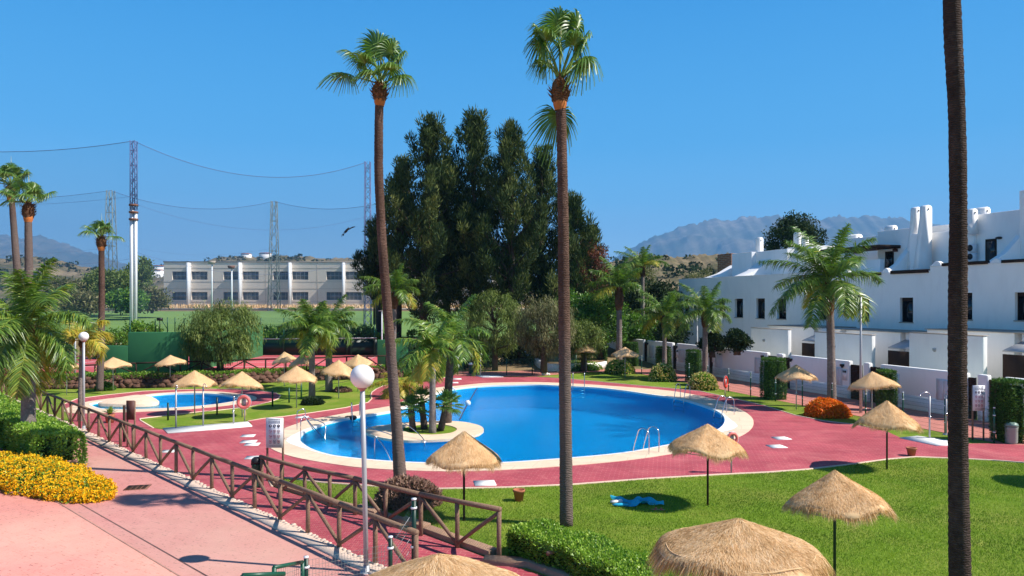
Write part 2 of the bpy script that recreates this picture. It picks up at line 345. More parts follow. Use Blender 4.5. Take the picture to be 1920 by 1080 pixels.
def ground_mat():
    m, n, b, _ = base_mat('dry_ground', .95, .05); v = coords(n)
    f = noise(n, v, .05, 8, .7); c = ramp(n, f, [(.35, (.10, .12, .045)), (.5, (.27, .19, .10)), (.7, (.36, .26, .15))])
    n.links.new(c, b.inputs['Base Color']); return m
M['ground'] = ground_mat()
def white_mat(name='white_render', col=(.90, .87, .84)):
    m, n, b, _ = base_mat(name, .85, .15); v = coords(n)
    st = noise(n, coords(n, (1.2, 1.2, .3)), 1.6, 5, .6); c = ramp(n, st, [(.28, mul(col, .93)), (.5, col)])
    g = noise(n, v, .6, 5, .6); c = mixc(n, ramp(n, g, [(.35, (.35, .35, .35)), (.6, (0, 0, 0))]), c, mul(col, .90))
    n.links.new(c, b.inputs['Base Color']); bump(n, b, noise(n, v, 22, 5), .25, .006); return m
M['white'] = white_mat()
M['grey_render'] = white_mat('beige_concrete_panel', (.84, .72, .60))
M['green_wall'] = speckle('green_painted_wall', (.045, .185, .070), .12, 2, .7)
M['green_metal'] = plain('green_metal', (.010, .075, .042), .4)
M['dk_green'] = plain('dark_green_metal', (.008, .035, .022), .4)
M['black'] = plain('black', (.012, .011, .012), .5)
M['glass'] = plain('dark_window', (.012, .014, .018), .12, .6)
M['win_grey'] = plain('grey_blue_window', (.10, .125, .14), .3, .5)
M['steel'] = plain('steel', (.62, .62, .64), .25, .5, 1)
M['grey_metal'] = plain('grey_metal', (.42, .42, .43), .45, .5, .2)
M['white_paint'] = plain('white_paint', (.75, .76, .78), .4)
M['blue_metal'] = plain('blue_lattice', (.10, .14, .30), .5)
M['grn_lattice'] = plain('grey_green_lattice', (.17, .21, .20), .6)
M['rust'] = plain('rusty', (.20, .09, .06), .8)
M['brown'] = plain('brown_door', (.09, .03, .022), .6)
def brick_wall_mat():
    m, n, b, _ = base_mat('brick', .9, .1); v = coords(n); sp = n.nodes.new('ShaderNodeSeparateXYZ'); n.links.new(v, sp.inputs[0])
    ad = n.nodes.new('ShaderNodeMath'); n.links.new(sp.outputs[0], ad.inputs[0]); n.links.new(sp.outputs[1], ad.inputs[1]); cb = n.nodes.new('ShaderNodeCombineXYZ'); n.links.new(ad.outputs[0], cb.inputs[0]); n.links.new(sp.outputs[2], cb.inputs[1])
    br = n.nodes.new('ShaderNodeTexBrick'); br.inputs['Scale'].default_value = 1; br.inputs['Brick Width'].default_value = .5; br.inputs['Row Height'].default_value = .2; br.inputs['Mortar Size'].default_value = .025
    br.inputs['Color1'].default_value = (.42, .14, .07, 1); br.inputs['Color2'].default_value = (.22, .08, .045, 1); br.inputs['Mortar'].default_value = (.40, .28, .2, 1); n.links.new(cb.outputs[0], br.inputs['Vector']); n.links.new(br.outputs[0], b.inputs['Base Color']); return m
M['brick'] = brick_wall_mat()
M['globe'] = plain('opal_globe', (.84, .81, .78), .3, .5, 0, .03)
M['coral'] = plain('faded_red_plastic', (.80, .17, .15), .45)
M['red'] = plain('red_plastic', (.70, .045, .025), .4)
M['towel'] = speckle('blue_towel', (.03, .50, .62), .5, 2.2, .95, col2=(.01, .12, .48))
M['navy'] = plain('navy_ink', (.05, .05, .10), .6)
M['red_ink'] = plain('red_ink', (.50, .06, .10), .6)
M['panel'] = plain('sign_panel', (.70, .69, .73), .4, .4, 0, .04)
M['seam'] = speckle('dirty_seam', (.36, .20, .16), .5, 3)
M['road'] = speckle('asphalt', (.13, .13, .13), .15, 2)
M['hill'] = None

def net_mat(name, col, cell, line, rot45=True, alpha_bg=0.0):
    """woven wire: real holes between procedural strands"""
    m = bpy.data.materials.new(name); n = nodes(m); out = n.nodes.new('ShaderNodeOutputMaterial')
    uv = n.nodes.new('ShaderNodeUVMap')
    sep = n.nodes.new('ShaderNodeSeparateXYZ'); n.links.new(uv.outputs[0], sep.inputs[0])
    def m2(op, a, b=None):
        k = n.nodes.new('ShaderNodeMath'); k.operation = op
        for i, q in enumerate((a, b)):
            if q is None: continue
            if isinstance(q, (int, float)): k.inputs[i].default_value = q
            else: n.links.new(q, k.inputs[i])
        return k.outputs[0]
    if rot45: a = m2('ADD', sep.outputs[0], sep.outputs[1]); b = m2('SUBTRACT', sep.outputs[0], sep.outputs[1])
    else: a = sep.outputs[0]; b = sep.outputs[1]
    fa = m2('LESS_THAN', m2('FRACT', m2('ADD', m2('DIVIDE', a, cell), 1000.0)), line); fb = m2('LESS_THAN', m2('FRACT', m2('ADD', m2('DIVIDE', b, cell * (1 if rot45 else 3)), 1000.0)), line * (1 if rot45 else .4))
    f = m2('MAXIMUM', fa, fb)
    bs = n.nodes.new('ShaderNodeBsdfPrincipled'); bs.inputs['Base Color'].default_value = (*col, 1); bs.inputs['Roughness'].default_value = .5
    tr = n.nodes.new('ShaderNodeBsdfTransparent'); mx = n.nodes.new('ShaderNodeMixShader')
    n.links.new(f, mx.inputs[0]); n.links.new(tr.outputs[0], mx.inputs[1]); n.links.new(bs.outputs[0], mx.inputs[2]); n.links.new(mx.outputs[0], out.inputs[0])
    return m
M['chain'] = net_mat('chain_link', (.03, .13, .09), .07, .06)
M['weld'] = net_mat('welded_wire', (.04, .10, .07), .055, .12, False)
def wire_panel(name, m, parent, pts_bottom, heights, o):
    """a vertical sheet of wire mesh following ground points, uv in metres"""
    me = bpy.data.meshes.new(name); v = []; f = []; uvs = []
    s = 0; S = [0]
    for i in range(1, len(pts_bottom)): s += (Vector(pts_bottom[i]) - Vector(pts_bottom[i - 1])).length; S.append(s)
    for p, h in zip(pts_bottom, heights): v += [(p[0] - o[0], p[1] - o[1], p[2] - o[2]), (p[0] - o[0], p[1] - o[1], p[2] + h - o[2])]
    for i in range(len(pts_bottom) - 1): f.append((2 * i, 2 * i + 2, 2 * i + 3, 2 * i + 1))
    me.from_pydata(v, [], f); uv = me.uv_layers.new(name='uv')
    for i in range(len(f)):
        for k, (ss, hh) in enumerate(((S[i], 0), (S[i + 1], 0), (S[i + 1], heights[i + 1]), (S[i], heights[i]))): uv.data[i * 4 + k].uv = (ss, hh)
    me.materials.append(m); ob = bpy.data.objects.new(name, me); C.objects.link(ob); ob.parent = parent; return ob

def sheet(name, loops, z, m, kind='structure', zf=None):
    """flat sheet with holes; loops are lists of (x, y)"""
    L = [[Vector((p[0], p[1], 0)) for p in lp] for lp in loops]
    tris = tessellate_polygon(L); v = [(p.x, p.y, (zf(p.x, p.y) if zf else z)) for lp in L for p in lp]
    me = bpy.data.meshes.new(name); f = []
    for t in tris:
        a, b, c = (Vector(v[i]) for i in t)
        f.append(t if (b - a).cross(c - a).z > 0 else t[::-1])
    me.from_pydata(v, [], f); me.materials.append(m); ob = bpy.data.objects.new(name, me); C.objects.link(ob)
    if kind: ob['kind'] = kind
    return ob
def smooth_loop(pts, n=4, closed=True):
    """Catmull-Rom through points"""
    P_ = [Vector((p[0], p[1])) for p in pts]; out = []; N = len(P_)
    rng_ = range(N if closed else N - 1)
    for i in rng_:
        p0 = P_[(i - 1) % N] if closed or i > 0 else P_[0]; p1 = P_[i]; p2 = P_[(i + 1) % N]; p3 = P_[(i + 2) % N] if closed or i + 2 < N else P_[-1]
        for k in range(n):
            t = k / n
            out.append(.5 * ((2 * p1) + (p2 - p0) * t + (2 * p0 - 5 * p1 + 4 * p2 - p3) * t * t + (3 * p1 - p0 - 3 * p2 + p3) * t ** 3))
    if not closed: out.append(P_[-1])
    return out
def gl(pix): return [G(x, y) for x, y in pix]
# ------------------------------------------------------------------ ground, pools, paving
UX = np.array([-.315, .949]); WX = np.array([.949, .315])
def L(u, w, z=0.0): return (u * UX[0] + w * WX[0], u * UX[1] + w * WX[1], z)
def UofPX(px, w):
    s = (px - HX) / F
    return w * (.949 - .315 * s) / (.315 + .949 * s)
def ZofPY(px, py, w):
    s = (px - HX) / F; Y = w / (.949 * s + .315)
    return H - (py - HY) / F * Y

def ground_z(x, y):
    z = 0.0
    if y > 62: z += 1.9 * min(1, (y - 62) / 16) ** 1.5
    if y > 78: z += .027 * (min(y, 170) - 78)
    if y > 400: z += min(y - 400, 1200) * .004
    return z
water_px = [(563,827),(567,815),(575,808),(587,803),(605,797),(617,793),(640,788),(660,784),(685,780),(730,773),(752,767),(774,760),(795,756),(817,740),(846,731),(895,725),(960,722.5),(1010,722),(1070,725),(1120,727.5),(1170,733),(1217,740),(1273,748),(1323,763),(1350,775),(1359,788),(1349,804),(1312,820),(1270,831),(1230,839),(1180,848),(1130,854),(1073,859),(987,865.5),(940,868),(870,869.5),(800,868.5),(740,866),(687,862),(640,857),(613,852),(583,842)]
cop_px = [(505,839),(503,827),(514,814),(532,804.5),(555,796),(578,788),(613,782),(663,773),(727,763),(747,757),(770,746),(782,737.5),(804,730),(831,726),(857,724),(907,719),(960,717.5),(1010,717.2),(1070,719.5),(1120,722.5),(1190,727.5),(1257,733.5),(1313,743),(1360,756),(1393,771),(1409,783),(1413,793),(1410,803),(1399,813),(1378,823),(1340,834),(1290,846.5),(1215,859),(1145,867.5),(1073,874),(987,880),(900,884),(800,884.5),(688,879),(630,872),(580,864),(547,857),(520,848)]
WATER = smooth_loop(gl(water_px), 3); COP = smooth_loop(gl(cop_px), 3)
kid_cop_px = [(120,770),(150,757),(200,748.5),(262,741.5),(300,737.5),(370,734),(410,735),(440,738),(470,742),(481,746),(478,751),(460,755),(440,759),(400,764),(340,769),(262,773),(190,775),(140,776)]
kid_wat_px = [(170,759),(178,756),(205,751.5),(240,747.5),(268,743.5),(310,739),(370,738),(410,740),(436,744),(446,749),(438,753),(400,759),(330,765),(250,768),(200,767.5),(182,765)]
KCOP = smooth_loop(gl(kid_cop_px), 3); KWAT = smooth_loop(gl(kid_wat_px), 3)
island_px = [(683,811),(697,802),(720,799),(757,794),(820,791),(862,792),(887,796),(902,801),(907,807),(903,812),(890,818),(842,825),(793,827.5),(763,828),(730,825),(705,820)]
ISL = smooth_loop(gl(island_px), 3)
soil_px = [(755,807),(761,802.5),(778,799),(806,797),(836,798.5),(852,802.5),(857,807),(850,812),(836,815),(806,817),(776,815),(761,811.5)]
SOIL = smooth_loop(gl(soil_px), 2)

# fence line one (along the pink walkway)
FA = Vector((-2.95, 16.09, 0)); FE = Vector((-.690, .724, 0)).normalized(); FN = Vector((-FE.y, FE.x, 0))   # FN points left / towards the walkway
if FN.x > 0: FN = -FN
def fl(t, off=0): return FA + FE * t + FN * off

deck_px = [(118,759),(145,748),(200,741),(267,734),(337,731),(403,730),(440,730),(485,733),(517,737.5),(526,742),(522,748),(503,755),(470,762),(415,769),(360,774),(310,780),(262,785.5),(263,789),(287,803),(305,806),(473,795),(465,790),(495,785),(532,781.5),(580,775),(647,765),(690,755),(697,748),(695,742),(697,736),(705,730),(718,724),(745,719),(774,715),(805,711),(832,709),(847,704),(892,705),(943,707),(1003,706.5),(1070,711),(1133,717),(1207,724),(1273,730),(1313,734),(1370,746.5),(1433,761),(1492,779.5),(1540,789),(1602,796.5),(1657,806.5),(1690,822),(1757,836),(1790,834),(1817,832),(1865,832),(1920,835),(2080,842)]
deck_near = [(2080,880),(1920,868),(1860,863.5),(1815,861),(1717,857),(1665,861.5),(1580,873),(1515,880.5),(1440,886),(1375,889),(1215,898),(1074,909),(950,914.5),(825,917),(760,915.5),(697,912),(600,905),(550,898),(512,895),(503,899),(510,913),(535,922),(580,936),(620,952),(700,972),(790,1000),(855,1025),(915,1048),(1000,1075),(1120,1110),(1120,1250)]
deck_loop = gl(deck_px) + gl(deck_near) + [fl(-6.0)] + [fl(t) for t in (0, 8, 16, 24)]
deck_loop = [Vector((p.x, p.y)) for p in deck_loop]
RECT = [(-75, -4), (60, -4), (60, 61), (-75, 61)]
sheet('lawn', [RECT, WATER, KWAT], 0, M['lawn'])
sheet('pool_deck', [deck_loop, COP, KCOP], .014, M['deck'])

# terrain around the yard out to the horizon
def terrain():
    ys = [-300, -60, -4]; v = []; f = []
    xs = np.concatenate([[-12000, -4000, -1500, -700, -350, -200, -120], np.arange(-75, 61, 15), [80, 120, 200, 350, 700, 1500, 4000, 12000]])
    yy = np.concatenate([[-3000, -300, -60, -4, 61], np.arange(64, 82, 3), np.arange(88, 175, 8), [200, 260, 350, 400, 500, 800, 1500, 3000, 6000, 11800]])
    V = [[x, y, ground_z(x, y) - (.02 if y <= 61 else 0)] for y in yy for x in xs]; nx = len(xs); fs = []
    for j in range(len(yy) - 1):
        for i in range(nx - 1):
            if xs[i] >= -75 and xs[i + 1] <= 60 and yy[j] >= -4 and yy[j + 1] <= 61: continue
            fs.append([j * nx + i, j * nx + i + 1, (j + 1) * nx + i + 1, (j + 1) * nx + i])
    g = MB(); g.add(V, fs); tag(g.build('ground', M['ground'], smooth=True), kind='structure')
terrain()
# driving range turf beyond the courts
fx = []
v = []; f = []
fyy = np.arange(78, 147, 6.0)
for y in fyy:
    x0, x1 = -120, 40
    v += [(x0, y, ground_z(0, y) + .03), (x1, y, ground_z(0, y) + .03)]
g = MB(); g.add(v, [[2 * i, 2 * i + 1, 2 * i + 3, 2 * i + 2] for i in range(len(fyy) - 1)]); tag(g.build('field', M['field']), kind='structure')
g = MB(); g.box((-20, 147.5, ground_z(0, 147) + .25), (220, .3, .5)); g.build('low_wall', M['concrete'])
tag(bpy.data.objects['low_wall'], 'long low grey wall edging the far green field in front of the beige building', 'low wall')
g = MB(); v = []
for x in np.linspace(-120, 40, 30): v += [(x, 148.2, ground_z(0, 148) + .06), (x, 152.5, ground_z(0, 152) + .06)]
g.add(v, [[2 * i, 2 * i + 2, 2 * i + 3, 2 * i + 1] for i in range(29)]); tag(g.build('road', M['road']), kind='structure')

def extrude_ring(mb, loop, z0, z1, outward=True):
    n = len(loop); v = [(p[0], p[1], z0) for p in loop] + [(p[0], p[1], z1) for p in loop]
    mb.add(v, [[i, (i + 1) % n, n + (i + 1) % n, n + i] for i in range(n)])
def offset_loop(loop, d):
    n = len(loop); out = []; area = sum(loop[i][0] * loop[(i + 1) % n][1] - loop[(i + 1) % n][0] * loop[i][1] for i in range(n))
    sg = 1 if area > 0 else -1
    for i in range(n):
        a, b = Vector(loop[i - 1][:2]), Vector(loop[(i + 1) % n][:2]); t = (b - a).normalized()
        dd = d[i] if hasattr(d, '__len__') else d
        out.append(Vector((loop[i][0] + t.y * dd * sg, loop[i][1] - t.x * dd * sg)))
    return out
def lip_width(loop, base, bumps):
    return [base + sum(a * math.exp(-((p[0] - c[0]) ** 2 + (p[1] - c[1]) ** 2) / (2 * s * s)) for c, a, s in bumps) for p in loop]
def pool(nm, label, water, cop, depth, bumps, lipw):
    p0 = thing(nm, label, 'swimming pool', (sum(p[0] for p in water) / len(water), sum(p[1] for p in water) / len(water), 0)); o = p0.location
    lip = offset_loop(water, lip_width(water, lipw, bumps))
    s = sheet('coping', [cop, lip], .03, M['coping'], None); mb = MB()
    mb.add([tuple(v.co) for v in s.data.vertices], [list(p.vertices) for p in s.data.polygons]); bpy.data.objects.remove(s)
    extrude_ring(mb, cop, -.02, .03); mb.build('coping', M['coping'], p0, o)
    s = sheet('rim', [lip, water], .034, M['white_st'], None); mb = MB()
    mb.add([tuple(v.co) for v in s.data.vertices], [list(p.vertices) for p in s.data.polygons]); bpy.data.objects.remove(s)
    extrude_ring(mb, water, -.06, .034); mb.build('rim', M['white_st'], p0, o)
    mb = MB(); extrude_ring(mb, water, -depth, -.06); mb.build('tiled_wall', M['tile'], p0, o)
    s = sheet('pool_floor', [offset_loop(water, .3)], -depth, M['tile'], None); mb = MB()
    mb.add([tuple(v.co) for v in s.data.vertices], [list(p.vertices) for p in s.data.polygons]); bpy.data.objects.remove(s)
    mb.build('pool_floor', M['tile'], p0, o)
    s = sheet('water', [offset_loop(water, .05)], -.11, M['water'], None); mb = MB()
    mb.add([tuple(v.co) for v in s.data.vertices], [list(p.vertices) for p in s.data.polygons]); bpy.data.objects.remove(s)
    mb.build('water', M['water'], p0, o)
    return p0
lt = G(563, 826); rt = G(1355, 800)
PW = pool('swimming_pool', 'large curved blue pool with cream stone coping and a palm island', WATER, COP, 1.55, [(lt, .42, 1.1), (rt, .55, 1.2)], .13)
o = PW.location
# island in the pool
mb = MB(); s = sheet('x', [ISL, SOIL], .05, M['coping'], None)
mb.add([tuple(v.co) for v in s.data.vertices], [list(p.vertices) for p in s.data.polygons]); bpy.data.objects.remove(s)
extrude_ring(mb, ISL, -.05, .05); extrude_ring(mb, SOIL, -.05, .05)
isl = mb.build('island', M['coping'], PW, o)
mb = MB(); extrude_ring(mb, offset_loop(ISL, -.05), -1.55, -.05); mb.build('island_wall', M['tile'], isl, o)
mb = MB(); s = sheet('x', [SOIL], .02, M['lawn'], None); mb.add([tuple(v.co) for v in s.data.vertices], [list(p.vertices) for p in s.data.polygons]); bpy.data.objects.remove(s)
mb.build('planting_bed', M['lawn'], isl, o)
# entry steps under water at the left tip
mb = MB(); 
for k in range(4):
    r0 = 3.4 - k * .75; z = -.25 - .28 * k
    th = np.linspace(-1.4, 1.4, 14)
    mb.prism([(lt.x + .2 + (1.2 + k * .55) * math.cos(a), lt.y + .4 + (1.9 + k * .25) * math.sin(a)) for a in np.linspace(-1.35, 1.35, 12)] + [(lt.x - .1, lt.y + 1.4), (lt.x - .1, lt.y - .6)], -1.5, -.28 - .3 * k)
mb.build('step', M['tile'], PW, o)
KP = pool('paddling_pool', 'small shallow children pool with cream coping and a round stone mound', KWAT, KCOP, .55, [], .08)
o = KP.location
c = G(277, 762); mb = MB(); mprof = []
mound = gl([(208,757),(222,750),(250,744),(268,742.5),(300,747.5),(335,751.5),(297+120,0)][:0] or [(184,756.5),(207,751),(235,746.5),(262,743),(285,745.5),(297,752),(297,755),(285,758),(250,759.5),(215,759),(190,758)])
ml = smooth_loop([(p.x, p.y) for p in mound], 2); cx = sum(p[0] for p in ml) / len(ml); cy = sum(p[1] for p in ml) / len(ml)
rings = []
for k, (sc, z) in enumerate(((1.0, -.5), (1.0, .03), (.97, .06), (.7, .18), (.35, .27), (.02, .30))): rings += [(cx + (p[0] - cx) * sc, cy + (p[1] - cy) * sc, z) for p in ml]
n = len(ml); mb.add(rings, [[k * n + i, k * n + (i + 1) % n, (k + 1) * n + (i + 1) % n, (k + 1) * n + i] for k in range(5) for i in range(n)])
mb.build('stone_mound', M['coping'], KP, o, smooth=True)

# pale edging strips along the red paving
def strip(name, pts, wd, z0, z1, m, label=None, cat=None, kind='structure'):
    pts = [Vector((p[0], p[1])) for p in pts]; mb = MB(); a = []; b = []
    for i, p in enumerate(pts):
        q0 = pts[max(0, i - 1)]; q1 = pts[min(len(pts) - 1, i + 1)]; t = (q1 - q0).normalized(); nn = Vector((-t.y, t.x)) * wd / 2
        a.append(p + nn); b.append(p - nn)
    n = len(pts); v = [(p.x, p.y, z) for z in (z0, z1) for p in a] + [(p.x, p.y, z) for z in (z0, z1) for p in b]
    f = []
    for i in range(n - 1): f += [[n + i, n + i + 1, 3 * n + i + 1, 3 * n + i], [i, i + 1, n + i + 1, n + i], [2 * n + i, 3 * n + i, 3 * n + i + 1, 2 * n + i + 1]]
    f += [[0, n, 3 * n, 2 * n], [n - 1, 3 * n - 1, 4 * n - 1, 2 * n - 1]]
    mb.add(v, f); ob = mb.build(name, m)
    if kind: ob['kind'] = kind
    if label: tag(ob, label, cat)
    return ob
i0 = deck_px.index((262,785.5)); i1 = deck_px.index((847,704))
strip('kerb', gl(deck_px[:i0 + 3]), .07, -.01, .035, M['edging'])
strip('kerb', gl(deck_px[i0 + 5:i1 + 1]), .07, -.01, .035, M['edging'])
strip('kerb', gl(deck_px[i1 + 3:deck_px.index((1690,822))]), .07, -.01, .035, M['edging'])
strip('kerb', gl(deck_near[:25])[:], .07, -.01, .035, M['edging']) if False else strip('kerb', gl(deck_near[:21]), .07, -.01, .035, M['edging'])
# shower slabs
def slab(px, label):
    mb = MB(); mb.prism([(p.x, p.y) for p in gl(px)], 0, .05); return tag(mb.build('paving_slab', M['white_st']), label, 'paving slab', 'white slabs under the showers')
slab([(305,804.5),(465,792),(473,800.5),(315,814)], 'long white slab under the two showers and the faded lifebuoy post')
slab([(1687,822.5),(1720,819),(1782,828),(1777,836.5),(1757,837)], 'white slab under the shower on the right, beside the tall foreground palm')
slab([(890,705),(935,704),(944,707.5),(905,708.5)], 'white slab at the far edge of the red deck behind the pool')
for (x, y, w, lb) in ((465,818,.55,'topmost small white plate in the red deck left of the notice board'),(466,829,.6,'upper plate of the close pair of white plates left of the notice board'),(473,834,.55,'lower plate of the close pair of white plates left of the notice board'),(475,859,.55,'small white plate in the red deck just behind the log fence bin'),(316,847,.5,'lone small white plate in the red deck seen through the log fence'),
                   (1465,822.5,.62,'upper of two white plates in the red deck right of the pool'),(1456,838,.62,'lower of two white plates in the red deck right of the pool'),(909,907,.66,'white square plate in the red deck nearest the terracotta pot'),(856,711,.7,'far white plate on the red deck behind the island palms, upper one'),(851,718,.6,'far white plate close to the pool edge behind the island palms'),(566,783,.6,'white plate in the narrow red strip behind the pool entry handrails')):
    p = G(x, y); mb = MB(); mb.box((p.x, p.y, .02), (w, w, .02), rz=R(8)); tag(mb.build('deck_plate', M['white_st']), lb, 'deck plate', 'white plates set in the red deck')
# pink walkway left of the log fence
pth = [fl(-7, .42), fl(50, .42), fl(50, 22), fl(-10, 22), (-14, 2, 0), (4, 2, 0)]
sheet('path', [[(p[0], p[1]) for p in pth]], .012, M['path'])
strip('kerb', [fl(t, .20) for t in np.arange(-6, 50, 2)], .40, -.01, .045, M['kerb_tan'])
rr = rngf(5); mb = MB()
for t in np.arange(-5.5, 34, .16):
    q = fl(t, .02 + rr.normal() * .03); mb.box((q.x, q.y, .04), (.13, .09, .03 + rr.random() * .03), rz=rr.random() * 3, taper=.8)
tag(mb.build('kerb', M['kerb_tan']), kind='structure')
# raised pink terrace in the corner with its kerb band
tp = gl([(335,1083),(110,946)]); d = (tp[1] - tp[0]).normalized()
a = tp[0] - d * 6; b = tp[1] + d * 20
mb = MB(); nn = Vector((-d.y, d.x, 0)); 
if nn.x > 0: nn = -nn
mb.prism([(p.x, p.y) for p in (a, b, b + nn * 20, a + nn * 20)], 0.0, .040); tag(mb.build('terrace', M['path']), kind='structure')
for off, w_ in ((0.0, .035), (.42, .03)):
    q = [a - nn * off * -1 - nn * off * 2, b - nn * off]; q = [a - nn * off, b - nn * off]
    strip('paving_seam', q, w_, .02, .047 if off == 0 else .0165, M['seam'])
# drain grate in the walkway
p = G(258, 915); th = thing('drain_grate', 'brown slotted drain grate in the pink walkway', 'drain grate', p)
mb = MB(); mb.box((0, 0, .018), (.66, .60, .012), rz=R(12)); mb.build('frame', M['rust'], th)
mb = MB()
for k in range(4): mb.box((-.21 * math.cos(R(12)) + k * .14 * math.cos(R(12)), (-.21 + k * .14) * math.sin(R(12)), .026), (.11, .5, .008), rz=R(12))
mb.build('grating', M['timber'], th)
# salmon path between wire fence and garden walls, and the far path
D0, D1 = 27.85, 32.27
pf = [L(u, w) for u, w in ((-5, D0), (52, D0), (62, D0 - 6), (66, D0 - 6), (66, D1), (-5, D1))]
sheet('path', [[p[:2] for p in pf]], .012, M['salmon'])
fp = gl([(842,703.5),(840,695),(900,697),(950,696),(1030,693.5),(1130,690.5),(1180,686),(1204,701.5),(1140,698),(1100,698),(1040,703),(1003,705.8),(943,706),(892,704.3)])
sheet('path', [[p[:2] for p in [tuple(q) for q in fp]]], .016, M['salmon'])
# tiny plinths of the deck around right bins
# ------------------------------------------------------------------ palms, trees, hedges
def queen_frond(r, length, az, el0, bend, leaf=.55, npair=48, yellow=0.0, wind=(-.25, .05)):
    """feather frond; returns mesh builder around the crown origin"""
    mb = MB(); K = 14; t = np.linspace(0, 1, K)
    el = el0 - bend * t ** 1.25
    dr = np.cos(el); dz = np.sin(el); hor = np.cumsum(np.concatenate([[0], dr[:-1]])) * length / K; ver = np.cumsum(np.concatenate([[0], dz[:-1]])) * length / K
    wx = wind[0] * length * t ** 2 * .5; wy = wind[1] * length * t ** 2 * .5
    pts = np.stack([np.cos(az) * hor + wx, np.sin(az) * hor + wy, ver], 1)
    mb.tube(pts, np.linspace(.028, .005, K), 5, t=.8, cap=False)
    s = np.linspace(.14, .995, npair) + r.normal(size=npair) * .006; s = np.clip(s, .1, 1)
    bp = np.stack([np.interp(s, t, pts[:, k]) for k in range(3)], 1)
    tg = unit(np.stack([np.interp(s, t, np.gradient(pts[:, k])) for k in range(3)], 1))
    hz = np.array([-math.sin(az), math.cos(az), 0.0])
    for sd in (-1, 1):
        for lay in (-.35, .25):
            n = npair
            up = unit(np.cross(hz[None] * np.ones((n, 1)), tg)) * -1
            d = unit(hz[None] * sd * (.9 + .2 * r.random((n, 1))) + tg * (.45 + .35 * r.random((n, 1))) + up * (lay + .25 * r.normal(size=(n, 1))))
            Ls = leaf * (np.sin(np.clip(s, 0, 1) * math.pi * .85 + .35) * .75 + .3) * (.8 + .4 * r.random(n))
            blades(bp + r.normal(size=(n, 3)) * .008, d, Ls, .046 + .016 * r.random(n), .3 + .35 * r.random(n), mb,
                   np.clip(.42 + .20 * r.normal(size=n) + yellow, 0, 1), K=3, side=unit(np.cross(d, rand_dirs(n, r) * .5 + up)))
    return mb
def fan_leaf(r, az, el, pet, rad, seg=38, cup=.25, droop=.45, spread=2.35, tint=0.0, wind=(-.14, .05)):
    mb = MB(); d = np.array([math.cos(az) * math.cos(el), math.sin(az) * math.cos(el), math.sin(el)])
    tp = np.linspace(0, 1, 7); pp = d[None] * (pet * tp[:, None]); pp[:, 2] -= .12 * pet * tp ** 2; pp[:, 0] += wind[0] * pet * .3 * tp ** 2
    mb.tube(pp, np.linspace(.03, .012, 7), 5, t=.75, cap=False)
    tip = pp[-1]; a = unit(pp[-1] - pp[-2]); hz = unit(np.cross(a, np.array([0, 0, 1.0]))); up = np.cross(hz, a)
    ph = np.linspace(-spread, spread, seg); dph = 2 * spread / seg
    K = 5; s = np.array([0, .35, .6, .8, 1.0])
    vs = []; 
    for i, q in enumerate(ph):
        dirv = unit(a * math.cos(q) + hz * math.sin(q) + up * cup)
        Lr = rad * (1 - .22 * abs(q) / spread) * (.92 + .16 * r.random())
        pos = tip[None] + dirv[None] * (s[:, None] * Lr)
        pos[:, 2] -= (np.clip(s - .35, 0, 1) ** 1.7) * Lr * (droop * 2.2 + .25 * r.random())
        pos[:, 0] += wind[0] * Lr * (s ** 3) * (.8 + .5 * r.random()); pos[:, 1] += wind[1] * Lr * s ** 3
        tang = unit(np.cross(unit(up + .01), dirv)); w = np.array([.01, .35 * Lr * dph * .5, .6 * Lr * dph * .44, .55 * Lr * dph * .22, .004])
        fold = up[None] * (((i % 2) * 2 - 1) * .012)
        vs.append(np.stack([pos - tang[None] * w[:, None] + fold, pos + tang[None] * w[:, None] - fold], 1))
    v = np.array(vs).reshape(-1, 3); n = seg
    i = np.arange(n)[:, None] * (2 * K); k = np.arange(K - 1)[None] * 2
    f = np.stack([i + k, i + k + 1, i + k + 3, i + k + 2], -1).reshape(-1, 4)
    tt = np.clip(np.tile(np.array([.85, .5, .45, .5, .75])[None], (n, 1)) + r.normal(size=(n, 1)) * .08 + tint, 0, 1)
    mb.add(v, f, np.repeat(tt.reshape(-1), 2)); return mb
def palm_trunk(pts, radii, ring=.09, seg=18, jit=.035, r=None, per=None):
    """ringed trunk through 3-D points"""
    pts = np.array([list(p) for p in pts], dtype=float); r = r or rngf(1)
    if pts[0][2] > pts[-1][2]: pts = pts[::-1]; radii = radii[::-1]
    d = np.concatenate([[0], np.cumsum(np.linalg.norm(np.diff(pts, axis=0), axis=1))]); n = max(12, int(d[-1] / ring * 2))
    s = np.linspace(0, d[-1], n)
    k = np.minimum(np.searchsorted(d, s, side='right') - 1, len(d) - 2)
    # smooth interpolation
    def sm(vals):
        return np.convolve(np.pad(np.interp(s, d, vals), 9, mode='edge'), np.ones(19) / 19, 'valid')
    p = np.stack([sm(pts[:, j]) for j in range(3)], 1); p[0] = pts[0]; p[-1] = pts[-1]
    rad = np.interp(s, d, radii) * (1 + np.where(np.arange(n) % 2 == 0, jit, -jit) * (.6 + .8 * r.random(n)))
    mb = MB(); mb.tube(p, rad, seg); v = mb.v[0]; v += r.normal(size=v.shape) * rad.mean() * .018; return mb, p[-1]
